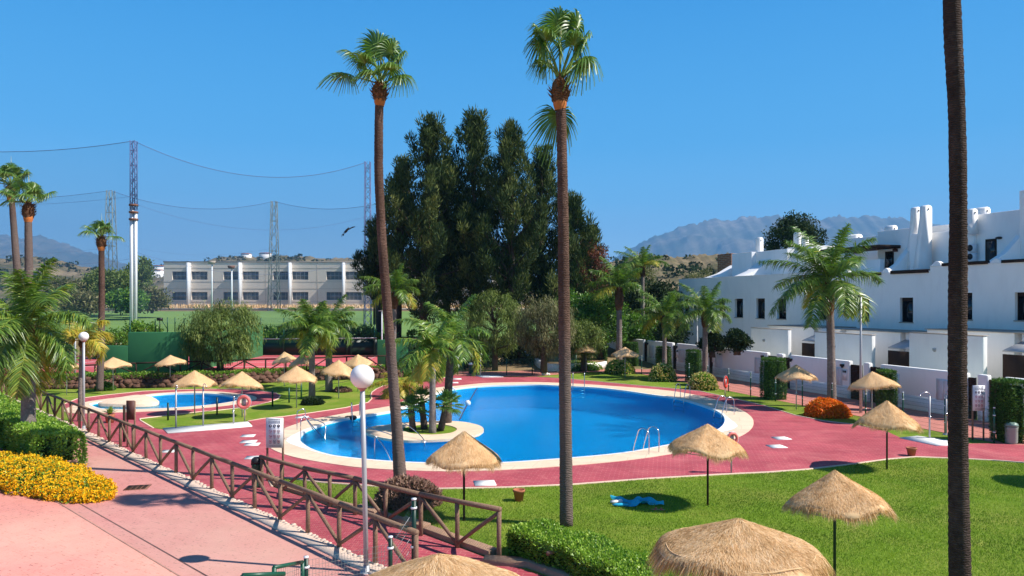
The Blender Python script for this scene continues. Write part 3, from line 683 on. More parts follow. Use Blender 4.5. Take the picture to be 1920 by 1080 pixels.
def fibre_head(r, c, rad, h, scraps=50):
    """cut leaf bases round the top of a palm"""
    mb = MB(); prof = [(rad * .95, -h), (rad * 1.25, -h * .8), (rad * 1.42, -h * .45), (rad * 1.25, -h * .15), (rad * .8, .02), (.01, .1)]
    mb.lathe(prof, 16); v = mb.v[0]; v += r.normal(size=v.shape) * rad * .08
    n = scraps; a = r.random(n) * 6.283; z = -h * r.random(n) * .9
    rr_ = rad * (1.05 + .3 * np.sin(-z / h * 3.14)); b = np.stack([np.cos(a) * rr_, np.sin(a) * rr_, z], 1)
    d = unit(np.stack([np.cos(a) * .8, np.sin(a) * .8, .7 + .5 * r.random(n)], 1)); blades(b, d, rad * (.7 + .9 * r.random(n)), rad * .45, .1, mb, .5, K=2)
    for q in mb.v: q += np.array(c)
    return mb

def place_queen(px, base_y, crown_py, label, seed, n=15, length=2.6, r0=.16, r1=.12, fib=.9, els=(1.35, -.35), bend=1.5, lean=0.0, yellow=0.0, Y=None, zb=0.0, leaf=.55, group='feather palms round the pools', mat='trunk_g', npair=48, ylow=True, pts=None, fn='queen_palm'):
    b = G(px, base_y) if Y is None else P(px, base_y, Y)
    Y = b.y; r = rngf(seed); top = P(px + lean, crown_py, Y) - b
    th = thing(fn, label, 'palm', b, group)
    tp = pts or [Vector((0, 0, -.05)), Vector((top.x * .2, 0, top.z * .35)), Vector((top.x * .55, 0, top.z * .7)), top]
    mb, _ = palm_trunk(tp, [r0 * 1.2] + [r0 + (r1 - r0) * (i / (len(tp) - 2 or 1)) for i in range(len(tp) - 1)][0:len(tp) - 1], .10, 16, .02, r)
    mb.build('trunk', M[mat], th, smooth=False)
    if fib: fibre_head(r, top, r1 * 1.15, fib, 60).build('leaf_base', M['fibre'], th)
    for i in range(n):
        q = (i + .5) / n; az = i * 2.39996 + r.normal() * .2; el = els[0] + (els[1] - els[0]) * q + r.normal() * .08
        old = q > .75
        mb = queen_frond(r, length * (.82 + .3 * r.random()), az, el, bend * (.55 + .6 * q) * (.85 + .3 * r.random()), leaf, npair, yellow + (.25 * r.random() if (old and ylow) else 0))
        mb.build('frond', M['palm_y'] if (yellow > .1 or (old and ylow and r.random() < .6)) else M['palm'], th).location = top
    # flower stalk / new spear leaf
    mb = MB(); mb.tube([(0, 0, 0), (.02, 0, length * .3), (.0, .02, length * .55)], [.02, .012, .003], 5, t=.75); mb.build('spear_leaf', M['palm'], th).location = top
    return th
def place_fan(trunk_px, Y, label, seed, leaves, radii, mat='trunk_r', fibre_h=.7, group='tall slender fan palms', extra=None, spear=True, rad=.72, zb=None):
    pts = [P(x, y, Y) for x, y in trunk_px]; b = pts[0].copy(); r = rngf(seed)
    th = thing('fan_palm', label, 'palm', b, group)
    pts = [p - b for p in pts]; mb, top = palm_trunk(pts, [q * .93 for q in radii], .11, 20, .022, r); mb.build('trunk', M[mat], th)
    top = Vector(top)
    fibre_head(r, top, radii[-1] * 1.25, fibre_h, 90).build('leaf_base', M['fibre'], th)
    mb = MB(); mb.lathe([(radii[-1] * 1.02, -fibre_h * 1.25), (radii[-1] * 1.35, -fibre_h * 1.0), (radii[-1] * 1.3, -fibre_h * .75), (radii[-1] * 1.0, -fibre_h * .7)], 14); mb.build('orange_sheath', M['fibre_o'], th).location = top
    for (az, el, pet, rd, dr, cup) in leaves:
        mb = fan_leaf(r, az, el, pet, rd, 40, cup, dr); mb.build('leaf', M['fan'], th).location = top
    if spear:
        mb = MB(); mb.tube([(0, 0, .0), (.03, 0, .8), (.02, 0, 1.5)], [.03, .02, .004], 5, t=.95); mb.build('spear_leaf', M['fan'], th).location = top
    return th

def canopy_tree(name, label, cat, base, clumps, per, mat, leafL, leafW, seed, bias=(0, 0, .6), clump_r=(.6, .6, .6), trunk_h=3, trunk_r=.2, group=None, limbs=26, strand=0, core=None, trunk_top=None, tmat='bark', sd=.8):
    """clumps (n,3) relative to base; per leaves in each"""
    r = rngf(seed); th = thing(name, label, cat, base, group)
    clumps = np.array(clumps); n = len(clumps)
    mb = MB(); tt = trunk_top or (0, 0, trunk_h)
    mb.tube([(0, 0, -.2), (tt[0] * .3, tt[1] * .3, tt[2] * .45), tt], [trunk_r * 1.25, trunk_r, trunk_r * .45], 10)
    mb.v[0] += r.normal(size=mb.v[0].shape) * trunk_r * .06
    mb.build('trunk', M[tmat], th)
    if limbs:
        mb = MB()
        for i in r.choice(n, min(limbs, n), replace=False):
            c = clumps[i]; h = min(tt[2] * .95, max(tt[2] * .35, c[2] * .75)); q = h / tt[2]; s0 = np.array([tt[0] * q, tt[1] * q, h])
            m1 = s0 * .45 + c * .55 + r.normal(size=3) * .15; mb.tube([s0, m1, c], [trunk_r * .32, trunk_r * .18, trunk_r * .05], 5)
        mb.build('branch', M[tmat], th)
    mb = MB(); N = n * per
    cr = np.array(clump_r); u = rand_dirs(N, r) * (r.random((N, 1)) ** .45)
    sc = np.repeat(.65 + .7 * r.random(n), per)[:, None]
    cpos = np.repeat(clumps, per, 0) + u * cr * sc
    ct = np.repeat(r.normal(size=n) * .16, per)
    d = unit(u * .8 + rand_dirs(N, r) * sd + np.array(bias))
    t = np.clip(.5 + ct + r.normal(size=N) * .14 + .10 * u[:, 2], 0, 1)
    L_ = leafL * (.6 + .8 * r.random(N))
    if strand: blades(cpos, d, L_, leafW, strand, mb, t, K=2)
    else: leaf_quads(cpos, d, L_, leafW * (.7 + .6 * r.random(N)), r, t, mb)
    mb.build('crown', M[mat], th)
    return th
def ellipsoid_clumps(n, c, rad, r, shell=.55, flat_bottom=None):
    d = rand_dirs(n, r) * (shell + (1 - shell) * r.random((n, 1)) ** .6)
    if flat_bottom is not None: d[:, 2] = np.where(d[:, 2] < flat_bottom, flat_bottom + .2 * r.random(n), d[:, 2])
    return d * np.array(rad) + np.array(c)

def leafy_solid(name, label, cat, base, surf, seed, n, mat, leafL, leafW, group=None, core='core_g', flowers=None, bias=.7, rz=0, top_light=.12):
    """surf(r, n) -> points, normals (local); core mesh scaled inside"""
    r = rngf(seed); th = thing(name, label, cat, base, group, rz)
    p, nn, coremb = surf(r, n)
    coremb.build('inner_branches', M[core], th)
    mb = MB(); d = unit(nn * bias + rand_dirs(n, r) * .8 + np.array([0, 0, .25]))
    lump = np.sin(p[:, 0] * 3.1 + seed) * np.sin(p[:, 1] * 2.7) * np.cos(p[:, 2] * 3.3) * .12
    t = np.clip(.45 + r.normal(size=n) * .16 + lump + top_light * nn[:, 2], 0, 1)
    leaf_quads(p - nn * leafL * .3, d, leafL * (.6 + .8 * r.random(n)), leafW * (.7 + .6 * r.random(n)), r, t, mb); mb.build('foliage', M[mat], th)
    if flowers:
        fm, fn_, fs, clr = flowers
        idx = r.choice(n, fn_, replace=True); keep = idx[(nn[idx][:, 2] > -.3)]
        if clr is not None: keep = keep[clr(p[keep])]
        q = p[keep] + nn[keep] * (leafL * .35 + .02) + r.normal(size=(len(keep), 3)) * .02; m = len(q)
        mb = MB()
        for k in range(3):
            dd = unit(nn[keep] * .5 + rand_dirs(m, r)); leaf_quads(q, dd, fs * (.7 + .6 * r.random(m)), fs * .8, r, np.clip(.5 + r.normal(size=m) * .22 - (.18 * (1 - nn[keep][:, 2])), 0, 1), mb)
        mb.build('flowers', M[fm], th)
    return th
def surf_box(sx, sy, sz, rough=.06, round_=.18, taper=1.0):
    def f(r, n):
        ar = np.array([sx * sy, sx * sz, sx * sz, sy * sz, sy * sz]); k = r.choice(5, n, p=ar / ar.sum())
        a = r.random(n) - .5; b = r.random(n) - .5; p = np.zeros((n, 3)); nn = np.zeros((n, 3))
        p[:, 0] = a * sx; p[:, 1] = b * sy; p[:, 2] = sz; nn[:, 2] = 1
        for kk, (ax, sg) in enumerate(((1, -1), (1, 1), (0, -1), (0, 1)), 1):
            m = k == kk; o_ = 1 - ax
            p[m, o_] = a[m] * (sx, sy)[o_]; p[m, ax] = sg * (sx, sy)[ax] / 2; p[m, 2] = (b[m] + .5) * sz; nn[m] = 0; nn[m, ax] = sg
        # round the edges
        h = np.array([sx / 2, sy / 2]); rd = min(round_, sx / 2.2, sy / 2.2, sz * .6)
        q = np.clip(p, [-h[0] + rd, -h[1] + rd, 0], [h[0] - rd, h[1] - rd, sz - rd]); dv = p - q; ln = np.linalg.norm(dv, axis=1, keepdims=True)
        out = ln[:, 0] > rd; p[out] = q[out] + dv[out] / ln[out] * rd; nn = unit(np.where(ln > 1e-4, dv / np.maximum(ln, 1e-6), nn) + .001)
        w = np.sin(p[:, 0] * 4.3 + p[:, 1] * 3.1) * np.sin(p[:, 1] * 5.1 + p[:, 2] * 4) * rough + r.normal(size=n) * rough * .5
        p += nn * w[:, None]
        if taper != 1: p[:, :2] *= (1 + (taper - 1) * (p[:, 2:3] / sz))
        c = MB(); c.box((0, 0, sz * .47), (sx * .9, sy * .9, sz * .9)); return p, nn, c
    return f
def surf_dome(rx, ry, rz_, rough=.08, pw=1.0, zc=0.0):
    def f(r, n):
        d = rand_dirs(n, r); d[:, 2] = np.abs(d[:, 2]) ** pw * np.sign(d[:, 2] + .35); d = unit(d)
        rad = np.array([rx, ry, rz_]); p = d * rad; nn = unit(d / rad)
        w = (np.sin(p[:, 0] * 3.7 + p[:, 1] * 2.9) * np.sin(p[:, 1] * 4.1 - p[:, 2] * 3) + r.normal(size=n) * .6) * rough
        p += nn * w[:, None]; p[:, 2] += zc
        m = p[:, 2] > .02; idx = np.where(m)[0]; idx = r.choice(idx, n); p = p[idx]; nn = nn[idx]
        c = MB(); c.sphere((0, 0, zc), 1, 16, sc=(rx * .88, ry * .88, rz_ * .88)); return p, nn, c
    return f
def surf_column(rad, h, rough=.04, bulge=.12, rx=1.0):
    def f(r, n):
        top = r.random(n) < .18; a = r.random(n) * 6.283; z = r.random(n) * h
        rr_ = rad * (1 + bulge * np.sin(z / h * 3.3 + .2)); q = np.sqrt(r.random(n)) * rad
        e = .55
        cx_ = np.sign(np.cos(a)) * np.abs(np.cos(a)) ** e; sy_ = np.sign(np.sin(a)) * np.abs(np.sin(a)) ** e
        p = np.where(top[:, None], np.stack([cx_ * q * rx, sy_ * q, np.full(n, h) + .04 * np.cos(q / rad * 1.5)], 1), np.stack([cx_ * rr_ * rx, sy_ * rr_, z], 1))
        nn = np.where(top[:, None], np.array([0, 0, 1.0]), np.stack([np.cos(a), np.sin(a), np.full(n, .1)], 1)); nn = unit(nn)
        p += nn * (r.normal(size=n) * rough)[:, None]
        c = MB(); c.lathe([(rad * .86, 0), (rad * (1 + bulge) * .86, h * .5), (rad * .84, h * .93), (.01, h * .95)], 12); c.v[0][:, 0] *= rx; return p, nn, c
    return f

# ---- the three tall fan palms
r = rngf(3)
leavesA = [(3.0, .95, 1.15, .80, .45, .15), (3.25, .35, 1.05, .78, .60, .1), (-1.5, 1.2, 1.15, .95, .22, .55), (-.5, 1.1, 1.15, .88, .40, .3), (.15, .95, 1.05, .82, .5, .2), (1.2, 1.25, 1.2, .85, .3, .25), (-.9, .55, .75, .75, .6, .15), (-.05, .4, .7, .72, .7, .1), (-2.2, .85, .85, .75, .5, .2), (2.4, 1.35, 1.2, .62, .25, .15), (-1.8, .4, .6, .6, .7, .1)]
place_fan([(751,908),(744,800),(736,700),(728,600),(716,450),(710,330),(710,250),(711,195),(712,158)], 23.2, 'tall leaning fan palm with reddish upper trunk at the pool rim', 11, leavesA, [.225, .185, .17, .16, .153, .148, .145, .14, .13], fibre_h=.55)
leavesB = [(-1.6, 1.3, 1.5, .80, .38, .35), (-.5, 1.22, 1.5, .82, .42, .2), (.1, 1.05, 1.25, .78, .6, .15), (2.8, 1.25, 1.4, .74, .6, .15), (3.3, 1.1, 1.0, .66, .8, .1), (-.9, 1.0, 1.05, .75, .7, .2), (1.4, 1.35, 1.45, .75, .4, .2), (-2.3, 1.15, 1.15, .72, .6, .15), (.6, .8, .95, .75, .85, .1), (-.2, .65, .8, .72, .95, .1), (2.2, .9, .8, .62, .9, .1)]
pb = place_fan([(1062,986),(1061,850),(1059,700),(1057,520),(1056,400),(1054,300),(1053,240),(1051,190),(1050,150)], 18.95, 'tall straight fan palm standing on the near lawn behind the clipped hedge', 12, leavesB, [.185, .172, .165, .155, .148, .14, .138, .138, .13], fibre_h=.62)
mb = fan_leaf(rngf(31), 1.7, -1.1, .45, .85, 40, .1, .5); ob = mb.build('leaf', M['fan'], pb); ob.location = P(1050,178,18.95) - pb.location; ob['label'] = 'dead leaf hanging below the crown'
leavesC = [(a, e, .9, .75, .5, .2) for a, e in ((.3, 1), (1.4, .8), (2.6, .9), (3.7, .7), (4.8, .9), (5.7, .5), (1, .2), (3, .1), (5, .1))]
place_fan([(1801,1250),(1800,1080),(1797,900),(1795,700),(1796,520),(1797,400),(1796,300),(1794,200),(1788,90),(1784,0),(1780,-200),(1778,-1300)], 11.4, 'massive dark trunk of the closest palm running top to bottom on the right', 13, leavesC, [.175, .166, .150, .140, .140, .128, .132, .126, .136, .132, .12, .11], fibre_h=.6, mat='trunk_d')
# ---- small-looking fan palms on the left horizon
def far_fan(trunk, Y, label, seed, nl=16, sc=1.0, rb=.2, rt=.13):
    r = rngf(seed); lv = [(i * 2.4 + r.normal() * .2, 1.35 - 1.15 * (i / nl) ** 1.0 + r.normal() * .1, sc * (.85 + .2 * r.random()), sc * .68, .35 + .3 * r.random(), .2) for i in range(nl)]
    rad = list(np.linspace(rb, rt, len(trunk))); return place_fan(trunk, Y, label, seed, lv, rad, fibre_h=.7 * sc)
far_fan([(37,560),(30,480),(24,400),(20,348)], 38, 'taller of the two fan palms rising at the left picture edge', 21, 13, .95, .2, .13)
far_fan([(54,560),(54,480),(53,420),(53,382)], 35, 'tall fan palm with orange swollen neck, the shorter of the pair at the left edge', 22, 11, 1.0, .2, .15)
far_fan([(187,732),(190,640),(191,540),(190,470),(190,445)], 46, 'fan palm with a small split crown behind the paddling pool, by the stone wall', 23, 9, .95, .22, .16)

# ---- feather palms
pl_ = place_queen(53, 850, 612, 'big feather palm with smooth grey trunk between the clipped hedges at the left edge', 41, n=21, length=3.2, r0=.24, r1=.20, fib=.8, els=(1.4, -.75), bend=1.55, leaf=.62, npair=60, yellow=.03)
# second smaller palm of yellow drooping fronds behind the fence
place_queen(150, 790, 640, 'low feather palm with long yellowing drooping fronds beside the globe lamp', 42, n=9, length=2.1, r0=.10, r1=.09, fib=.3, els=(1.2, .1), bend=2.1, leaf=.5, yellow=.30, lean=4)
place_queen(585, 748, 618, 'left of the two feather palms standing on the lawn left of the globe lamp', 43, n=17, length=2.4, r0=.17, r1=.17, fib=1.1, els=(1.4, -.2), bend=1.5)
place_queen(617, 734, 612, 'right of the two feather palms standing on the lawn left of the globe lamp', 44, n=16, length=2.5, r0=.2, r1=.19, fib=1.1, els=(1.4, -.15), bend=1.5)
place_queen(738, 712, 548, 'feather palm half hidden behind the leaning fan palm, with a shaggy brown neck', 45, n=15, length=2.4, r0=.17, r1=.15, fib=1.2, els=(1.45, -.1), bend=1.5, lean=2)
place_queen(752, 745, 722, 'stubby palm with drooping orange-tipped fronds behind the leaning fan palm', 46, n=12, length=1.8, r0=.22, r1=.2, fib=.4, els=(1.0, -.3), bend=1.9, yellow=.22, leaf=.45)
place_queen(811, 812, 655, 'grey trunked feather palm on the pool island, front one of the two tall ones', 47, n=13, length=2.1, r0=.14, r1=.12, fib=.35, els=(1.4, -.4), bend=1.7, yellow=.10, leaf=.45)
place_queen(838, 794, 640, 'dark trunked feather palm on the pool island with long arching fronds, rear one', 48, n=15, length=2.7, r0=.19, r1=.17, fib=.5, els=(1.45, -.3), bend=1.75, yellow=.06, lean=10, mat='trunk', leaf=.50, npair=40)
place_queen(1161, 690, 540, 'feather palm nearest the conifers, behind the thatched umbrella by the planter wall', 49, n=15, length=3.1, r0=.24, r1=.22, fib=1.9, els=(1.45, .1), bend=1.35, leaf=.65)
place_queen(1246, 702, 592, 'feather palm rising from the second flowering bush on the right lawn', 50, n=16, length=3.0, r0=.17, r1=.16, fib=1.0, els=(1.45, -.1), bend=1.4, leaf=.6)
place_queen(1322, 712, 585, 'feather palm rising from the third flowering bush beside the red lifebuoy', 51, n=18, length=2.9, r0=.2, r1=.17, fib=1.1, els=(1.4, -.2), bend=1.5, leaf=.58)
place_queen(1560, 763, 532, 'feather palm with brown shaggy neck growing from the orange flower bed by the white houses', 52, n=22, length=3.7, r0=.21, r1=.19, fib=1.7, els=(1.5, -.2), bend=1.5, leaf=.78, lean=-6, npair=60)
place_queen(1205, 640, 500, 'feather palm standing behind the others above the dark hedge', 53, n=13, length=3.2, r0=.2, r1=.16, fib=1, els=(1.4, .1), bend=1.3, Y=72)
# ---- island dwarf fan palms
def dwarf(bx, by, cx_, cy_, label, seed, n=18, rad=.42):
    b = G(bx, by, .05); r = rngf(seed); th = thing('dwarf_fan_palm', label, 'palm', b, 'dwarf fan palms on the pool island'); top = P(cx_, cy_, b.y) - b
    mb, _ = palm_trunk([Vector((0, 0, -.02)), top * .5, top], [.16, .14, .15], .07, 12, .08, r); mb.build('trunk', M['trunk'], th)
    for i in range(n):
        q = i / n; fan_leaf(r, i * 2.4, 1.45 - 1.9 * q, .38 + .1 * r.random(), rad, 20, .15, .12, 1.5, tint=-.05, wind=(0, 0)).build('leaf', M['fan'], th).location = top
    return th
dwarf(774, 806, 771, 768, 'front dwarf fan palm on the pool island', 61)
dwarf(796, 803, 790, 752, 'slim dark dwarf fan palm leaning left behind the others on the pool island', 62, 16, .42)
dwarf(826, 806, 837, 760, 'dwarf fan palm leaning right beside the tallest trunks on the pool island', 63, 20, .46)

# ---- conifer group
def conifer(px, top_y, Y, wpx, label, seed, base_y=690, low=.14, n=260, lean=0, pw=1.0):
    r = rngf(seed); b = P(px, base_y, Y); b.z = ground_z(b.x, Y) ; zt = H - (top_y - HY) / F * Y - b.z; Rm = wpx / 2 / F * Y
    cl = []; nb = int(n * .30)
    for k in range(nb):
        h0 = low + (.97 - low) * (k / nb) ** .95; az = k * 2.39996 + r.normal() * .4
        ln = Rm * min(1.0, ((1 - h0) / .60) ** pw) * (.55 + .6 * r.random()) + .25; up = .55 + .55 * r.random()
        m_ = max(2, int(ln / .62))
        for j in range(m_):
            t = (j + .8) / m_; cl.append([math.cos(az) * ln * t + lean * h0 + r.normal() * .12, math.sin(az) * ln * t * .85 + r.normal() * .12, h0 * zt + ln * up * t ** 1.4 - .3])
            if t > .7: cl.append([math.cos(az) * ln * t + lean * h0 + r.normal() * .2, math.sin(az) * ln * t * .85, h0 * zt + ln * up * t ** 1.4 + .45])
    for j in range(10): cl.append([lean * (1 - .03 * j) + r.normal() * .12, r.normal() * .12, zt * (1 - .022 * j) - .3])
    cl = np.array(cl)
    return canopy_tree('conifer', label, 'tree', b, cl, 98, 'conifer', .50, .09, seed + 1, bias=(0, 0, 1.0), clump_r=(.44, .44, .62), trunk_h=zt * .95, trunk_r=.32, limbs=70, group='tall dark conifers behind the pool', trunk_top=(lean, 0, zt * .93), sd=.55)
conifer(792, 222, 70, 180, 'broadest dark conifer, leftmost of the tall group, with two pointed tops', 71, n=190, lean=.9)
conifer(745, 300, 74, 110, 'lower dark conifer leaning out on the left side of the tall group', 72, n=100, lean=.6, low=.3)
conifer(886, 212, 71, 165, 'tallest dark conifer in the middle of the group behind the pool', 73, n=190, lean=.2)
conifer(960, 234, 69, 150, 'dark conifer right of the tallest one, with a rounded top', 74, n=170, lean=-.2)
conifer(1012, 282, 72, 140, 'dark conifer seen just left of the straight foreground palm trunk', 75, n=150, lean=.2)
conifer(1066, 372, 70, 110, 'smaller dark conifer just behind the straight foreground palm trunk', 76, n=120, lean=.5)
conifer(712, 425, 76, 80, 'low dark conifer at the far left foot of the tall group', 79, n=90, lean=-.3, low=.35)
conifer(1098, 432, 73, 70, 'lowest dark conifer at the right end of the group', 77, n=110, lean=.3)
conifer(838, 300, 76, 120, 'dark conifer tucked behind the two tallest ones', 78, n=110, lean=0)

# ---- pepper trees and other round trees
def pepper(px, base_y, top_y, wpx, Y, label, seed, n=150, per=80, mat='pepper', trunk=(.2,), bz=None, hang=.32, zc=.58, tr=.22, fb=None, thick=.8, lw=.05, ll=.24, cr=(.46, .46, .50)):
    r = rngf(seed); b = P(px, base_y, Y); zt = H - (top_y - HY) / F * Y - b.z; Rm = wpx / 2 / F * Y
    cl = ellipsoid_clumps(n, (0, 0, zt * zc), (Rm, Rm * thick, zt * (1 - zc) * .96), r, .5)
    cl[:, 2] = np.where(cl[:, 2] < zt * .22, zt * .22 + .3 * r.random(n), cl[:, 2])
    return canopy_tree('pepper_tree', label, 'tree', b, cl, per, mat, ll, lw, seed, bias=(0, 0, -hang), clump_r=cr, trunk_h=zt * .6, trunk_r=tr, limbs=30, strand=.3, group='weeping pepper trees', sd=.7)
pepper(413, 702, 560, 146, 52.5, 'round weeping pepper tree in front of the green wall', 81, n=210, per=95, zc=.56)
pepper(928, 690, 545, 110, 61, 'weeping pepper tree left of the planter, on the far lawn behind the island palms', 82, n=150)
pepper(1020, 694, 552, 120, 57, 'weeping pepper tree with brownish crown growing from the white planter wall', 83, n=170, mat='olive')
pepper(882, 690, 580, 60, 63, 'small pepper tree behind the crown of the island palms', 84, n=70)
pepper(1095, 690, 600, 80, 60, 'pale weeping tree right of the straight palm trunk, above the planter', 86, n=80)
def round_tree(px, base_y, top_y, wpx, Y, label, seed, n=120, per=90, mat='broad', ll=.22, lw=.13, zc=.55, name='leafy_tree', group='leafy trees behind the garden walls', thick=.8, cr=(.6, .6, .5), tr=.2):
    r = rngf(seed); b = P(px, base_y, Y); zt = H - (top_y - HY) / F * Y - b.z; Rm = wpx / 2 / F * Y
    cl = ellipsoid_clumps(n, (0, 0, zt * zc), (Rm, Rm * thick, zt * (1 - zc) * .95), r, .55)
    return canopy_tree(name, label, 'tree', b, cl, per, mat, ll, lw, seed, bias=(0, 0, .35), clump_r=cr, trunk_h=zt * .6, trunk_r=tr, limbs=20, group=group)
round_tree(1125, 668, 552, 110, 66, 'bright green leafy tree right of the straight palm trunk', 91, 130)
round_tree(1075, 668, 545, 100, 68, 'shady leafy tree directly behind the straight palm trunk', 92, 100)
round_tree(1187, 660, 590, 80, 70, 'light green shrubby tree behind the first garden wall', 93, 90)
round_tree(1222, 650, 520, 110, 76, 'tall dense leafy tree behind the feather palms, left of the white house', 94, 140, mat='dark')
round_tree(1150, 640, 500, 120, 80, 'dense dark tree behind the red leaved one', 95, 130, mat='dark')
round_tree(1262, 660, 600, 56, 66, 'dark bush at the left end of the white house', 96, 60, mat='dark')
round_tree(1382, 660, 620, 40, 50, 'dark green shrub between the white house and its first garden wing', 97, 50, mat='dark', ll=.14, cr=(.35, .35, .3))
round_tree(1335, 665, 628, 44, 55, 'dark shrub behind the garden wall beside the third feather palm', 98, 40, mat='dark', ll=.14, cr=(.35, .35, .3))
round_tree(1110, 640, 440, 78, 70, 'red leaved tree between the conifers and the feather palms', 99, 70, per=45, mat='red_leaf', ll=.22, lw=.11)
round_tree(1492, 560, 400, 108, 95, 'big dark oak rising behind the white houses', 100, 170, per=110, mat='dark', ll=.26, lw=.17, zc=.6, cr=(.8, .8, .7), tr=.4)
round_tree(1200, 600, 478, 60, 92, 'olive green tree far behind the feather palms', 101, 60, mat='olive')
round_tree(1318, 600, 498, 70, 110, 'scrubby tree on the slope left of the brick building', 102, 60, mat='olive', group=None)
for i, (px, ty, w_, Y, m_) in enumerate(((218,505,60,120,'pepper'),(262,482,44,126,'pepper'),(285,545,56,118,'olive'),(180,505,54,124,'pepper'),(150,555,60,105,'olive'),(240,545,70,112,'broad'),(120,520,60,120,'olive'))):
    round_tree(px, 585, ty, w_, Y, ['dark tree behind the far green field, right beside the lattice mast','pointed dark tree behind the field, touching the big pole','grey green bush left of the beige building','dark tree behind the field, left of the lattice mast','grey green tree at the left end of the far field','light green bush at the foot of the big net pole','olive tree at the far left behind the feather palm'][i], 110 + i, 70, per=60, mat=m_, ll=.45, lw=.25, group='trees beyond the far green field', cr=(1, 1, .8))
for i, (px, by, ty, w_, Y, m_) in enumerate(((215,655,620,76,64,'broad'),(268,610,610,56,66,'broad'),(20,700,600,110,56,'dark'),(95,690,630,90,58,'broad'),(900,690,650,60,64,'dark'),(975,672,610,90,66,'dark'),(840,690,640,60,62,'dark'),(790,690,650,60,60,'dark'))):
    round_tree(px, by + 30, ty, w_, Y, ['leafy bush above the green wall behind the left fan palm','leafy bushes on top of the green wall','dark bush behind the big feather palm at the left edge','green bush seen through the fronds of the left feather palm','dark bush behind the green bin','dark bush between the two pepper trees','dark bush behind the island palms','dark bush left of the island palms'][i], 130 + i, 60, per=70, mat=m_, zc=.5, group='bushes behind the pool lawn')

# ---- cypress columns and bushes on the right
def column(px, by, ty, wpx, label, seed, n=5200):
    b = G(px, by); s = F / b.y; h = (by - ty) / s; w_ = wpx / s / 2
    return leafy_solid('clipped_cypress', label, 'clipped shrub', b, surf_column(w_ * .92, h * .97, .03, .08), seed, n, 'cypress', .11, .03, 'clipped cypress columns along the garden walls', bias=.5)
column(1126, 684, 636, 24, 'clipped dark green cypress by the planter wall, farthest column', 151)
column(1186, 688, 642, 20, 'clipped cypress column behind the first flowering bush', 152)
column(1244, 700, 650, 27, 'clipped cypress column behind the second flowering bush', 153)
column(1300, 716, 656, 27, 'clipped cypress column left of the slim white pole', 154)
column(1450, 748, 671, 42, 'wide clipped cypress column between lifebuoy and thatched umbrella', 155, 8000)
column(1662, 770, 694, 30, 'clipped cypress column behind the street lamp and the umbrella', 156, 6500)
column(1893, 828, 712, 52, 'large clipped cypress column at the right picture edge by the bin', 157, 11000)
def bush(px, by, ty, wpx, label, seed, n=3600, mat='hedge', fl_=None, leafL=.10, leafW=.06, core='core_g', group='flowering bushes on the lawn', dep=.8):
    b = G(px, by); s = F / b.y; w_ = wpx / s / 2; b = b + Vector((0, w_ * .6, 0)); h = (by - ty) / s
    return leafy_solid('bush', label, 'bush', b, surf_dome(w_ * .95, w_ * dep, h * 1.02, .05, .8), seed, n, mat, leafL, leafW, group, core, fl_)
bush(1164, 702, 677, 58, 'first flowering bush by the far feather palm, yellowish and green', 161, fl_=('cream_fl', 500, .07, None))
bush(1246, 716, 685, 52, 'second flowering bush with cream blossom at the foot of a palm', 162, fl_=('cream_fl', 800, .07, None))
bush(1323, 732, 702, 56, 'third flowering bush, reddish on its left side, beside the lifebuoy', 163, fl_=('cream_fl', 800, .07, None))
bush(1562, 784, 755, 80, 'bed of bright orange flowers round the palm by the houses', 164, 6000, fl_=('orange', 4200, .085, None), group=None)
bush(761, 956, 908, 128, 'mauve brown leaved shrub on the lawn behind the second log fence', 165, 5200, mat='mauve', leafL=.13, leafW=.06, core='core', group=None)
bush(583, 760, 748, 42, 'flat green shrub round the left lawn palm', 166, 2000, mat='dark', group='low shrubs round the lawn palms')
bush(640, 736, 728, 34, 'flat brownish shrub round the right lawn palm', 167, 1600, mat='mauve', group='low shrubs round the lawn palms')
bush(192, 733, 718, 34, 'bright green tuft at the foot of the fan palm by the stone wall', 168, 1800, mat='broad', group=None)
bush(782, 716, 675, 60, 'dark clipped bush behind the palms left of the red deck', 169, 3800, mat='hedge', group=None)
bush(705, 708, 690, 60, 'low hedge behind the globe lamp', 170, 2600, mat='hedge', group=None)
bush(835, 704, 672, 40, 'ragged bush with dry leaves by the slanting branch behind the island palms', 171, 2200, mat='broad', group=None)
# ---- hedges at the left and front
ang = math.atan2(FE.y, FE.x)
p = fl(0, 0); q0 = G(163, 875); q1 = q0 + FE * 30; c = (q0 + q1) / 2 + FN * .75
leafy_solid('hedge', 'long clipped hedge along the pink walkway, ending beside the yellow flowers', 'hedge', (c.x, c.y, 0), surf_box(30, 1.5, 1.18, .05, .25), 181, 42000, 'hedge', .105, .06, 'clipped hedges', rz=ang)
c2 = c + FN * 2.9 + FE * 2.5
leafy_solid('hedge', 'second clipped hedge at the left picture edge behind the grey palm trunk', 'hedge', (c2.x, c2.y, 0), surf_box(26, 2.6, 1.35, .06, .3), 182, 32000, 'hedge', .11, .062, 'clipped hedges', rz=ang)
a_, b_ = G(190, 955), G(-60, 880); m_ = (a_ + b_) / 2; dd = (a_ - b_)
leafy_solid('flower_bed', 'mound of yellow and orange flowers at the corner of the pink terrace', 'flower bed', (m_.x - .25, m_.y + .65, 0), surf_dome(dd.length / 2 - .15, 1.1, .60, .08, .7), 183, 20000, 'hedge', .075, .03, None, flowers=('yellow', 11500, .05, None), rz=math.atan2(dd.y, dd.x))
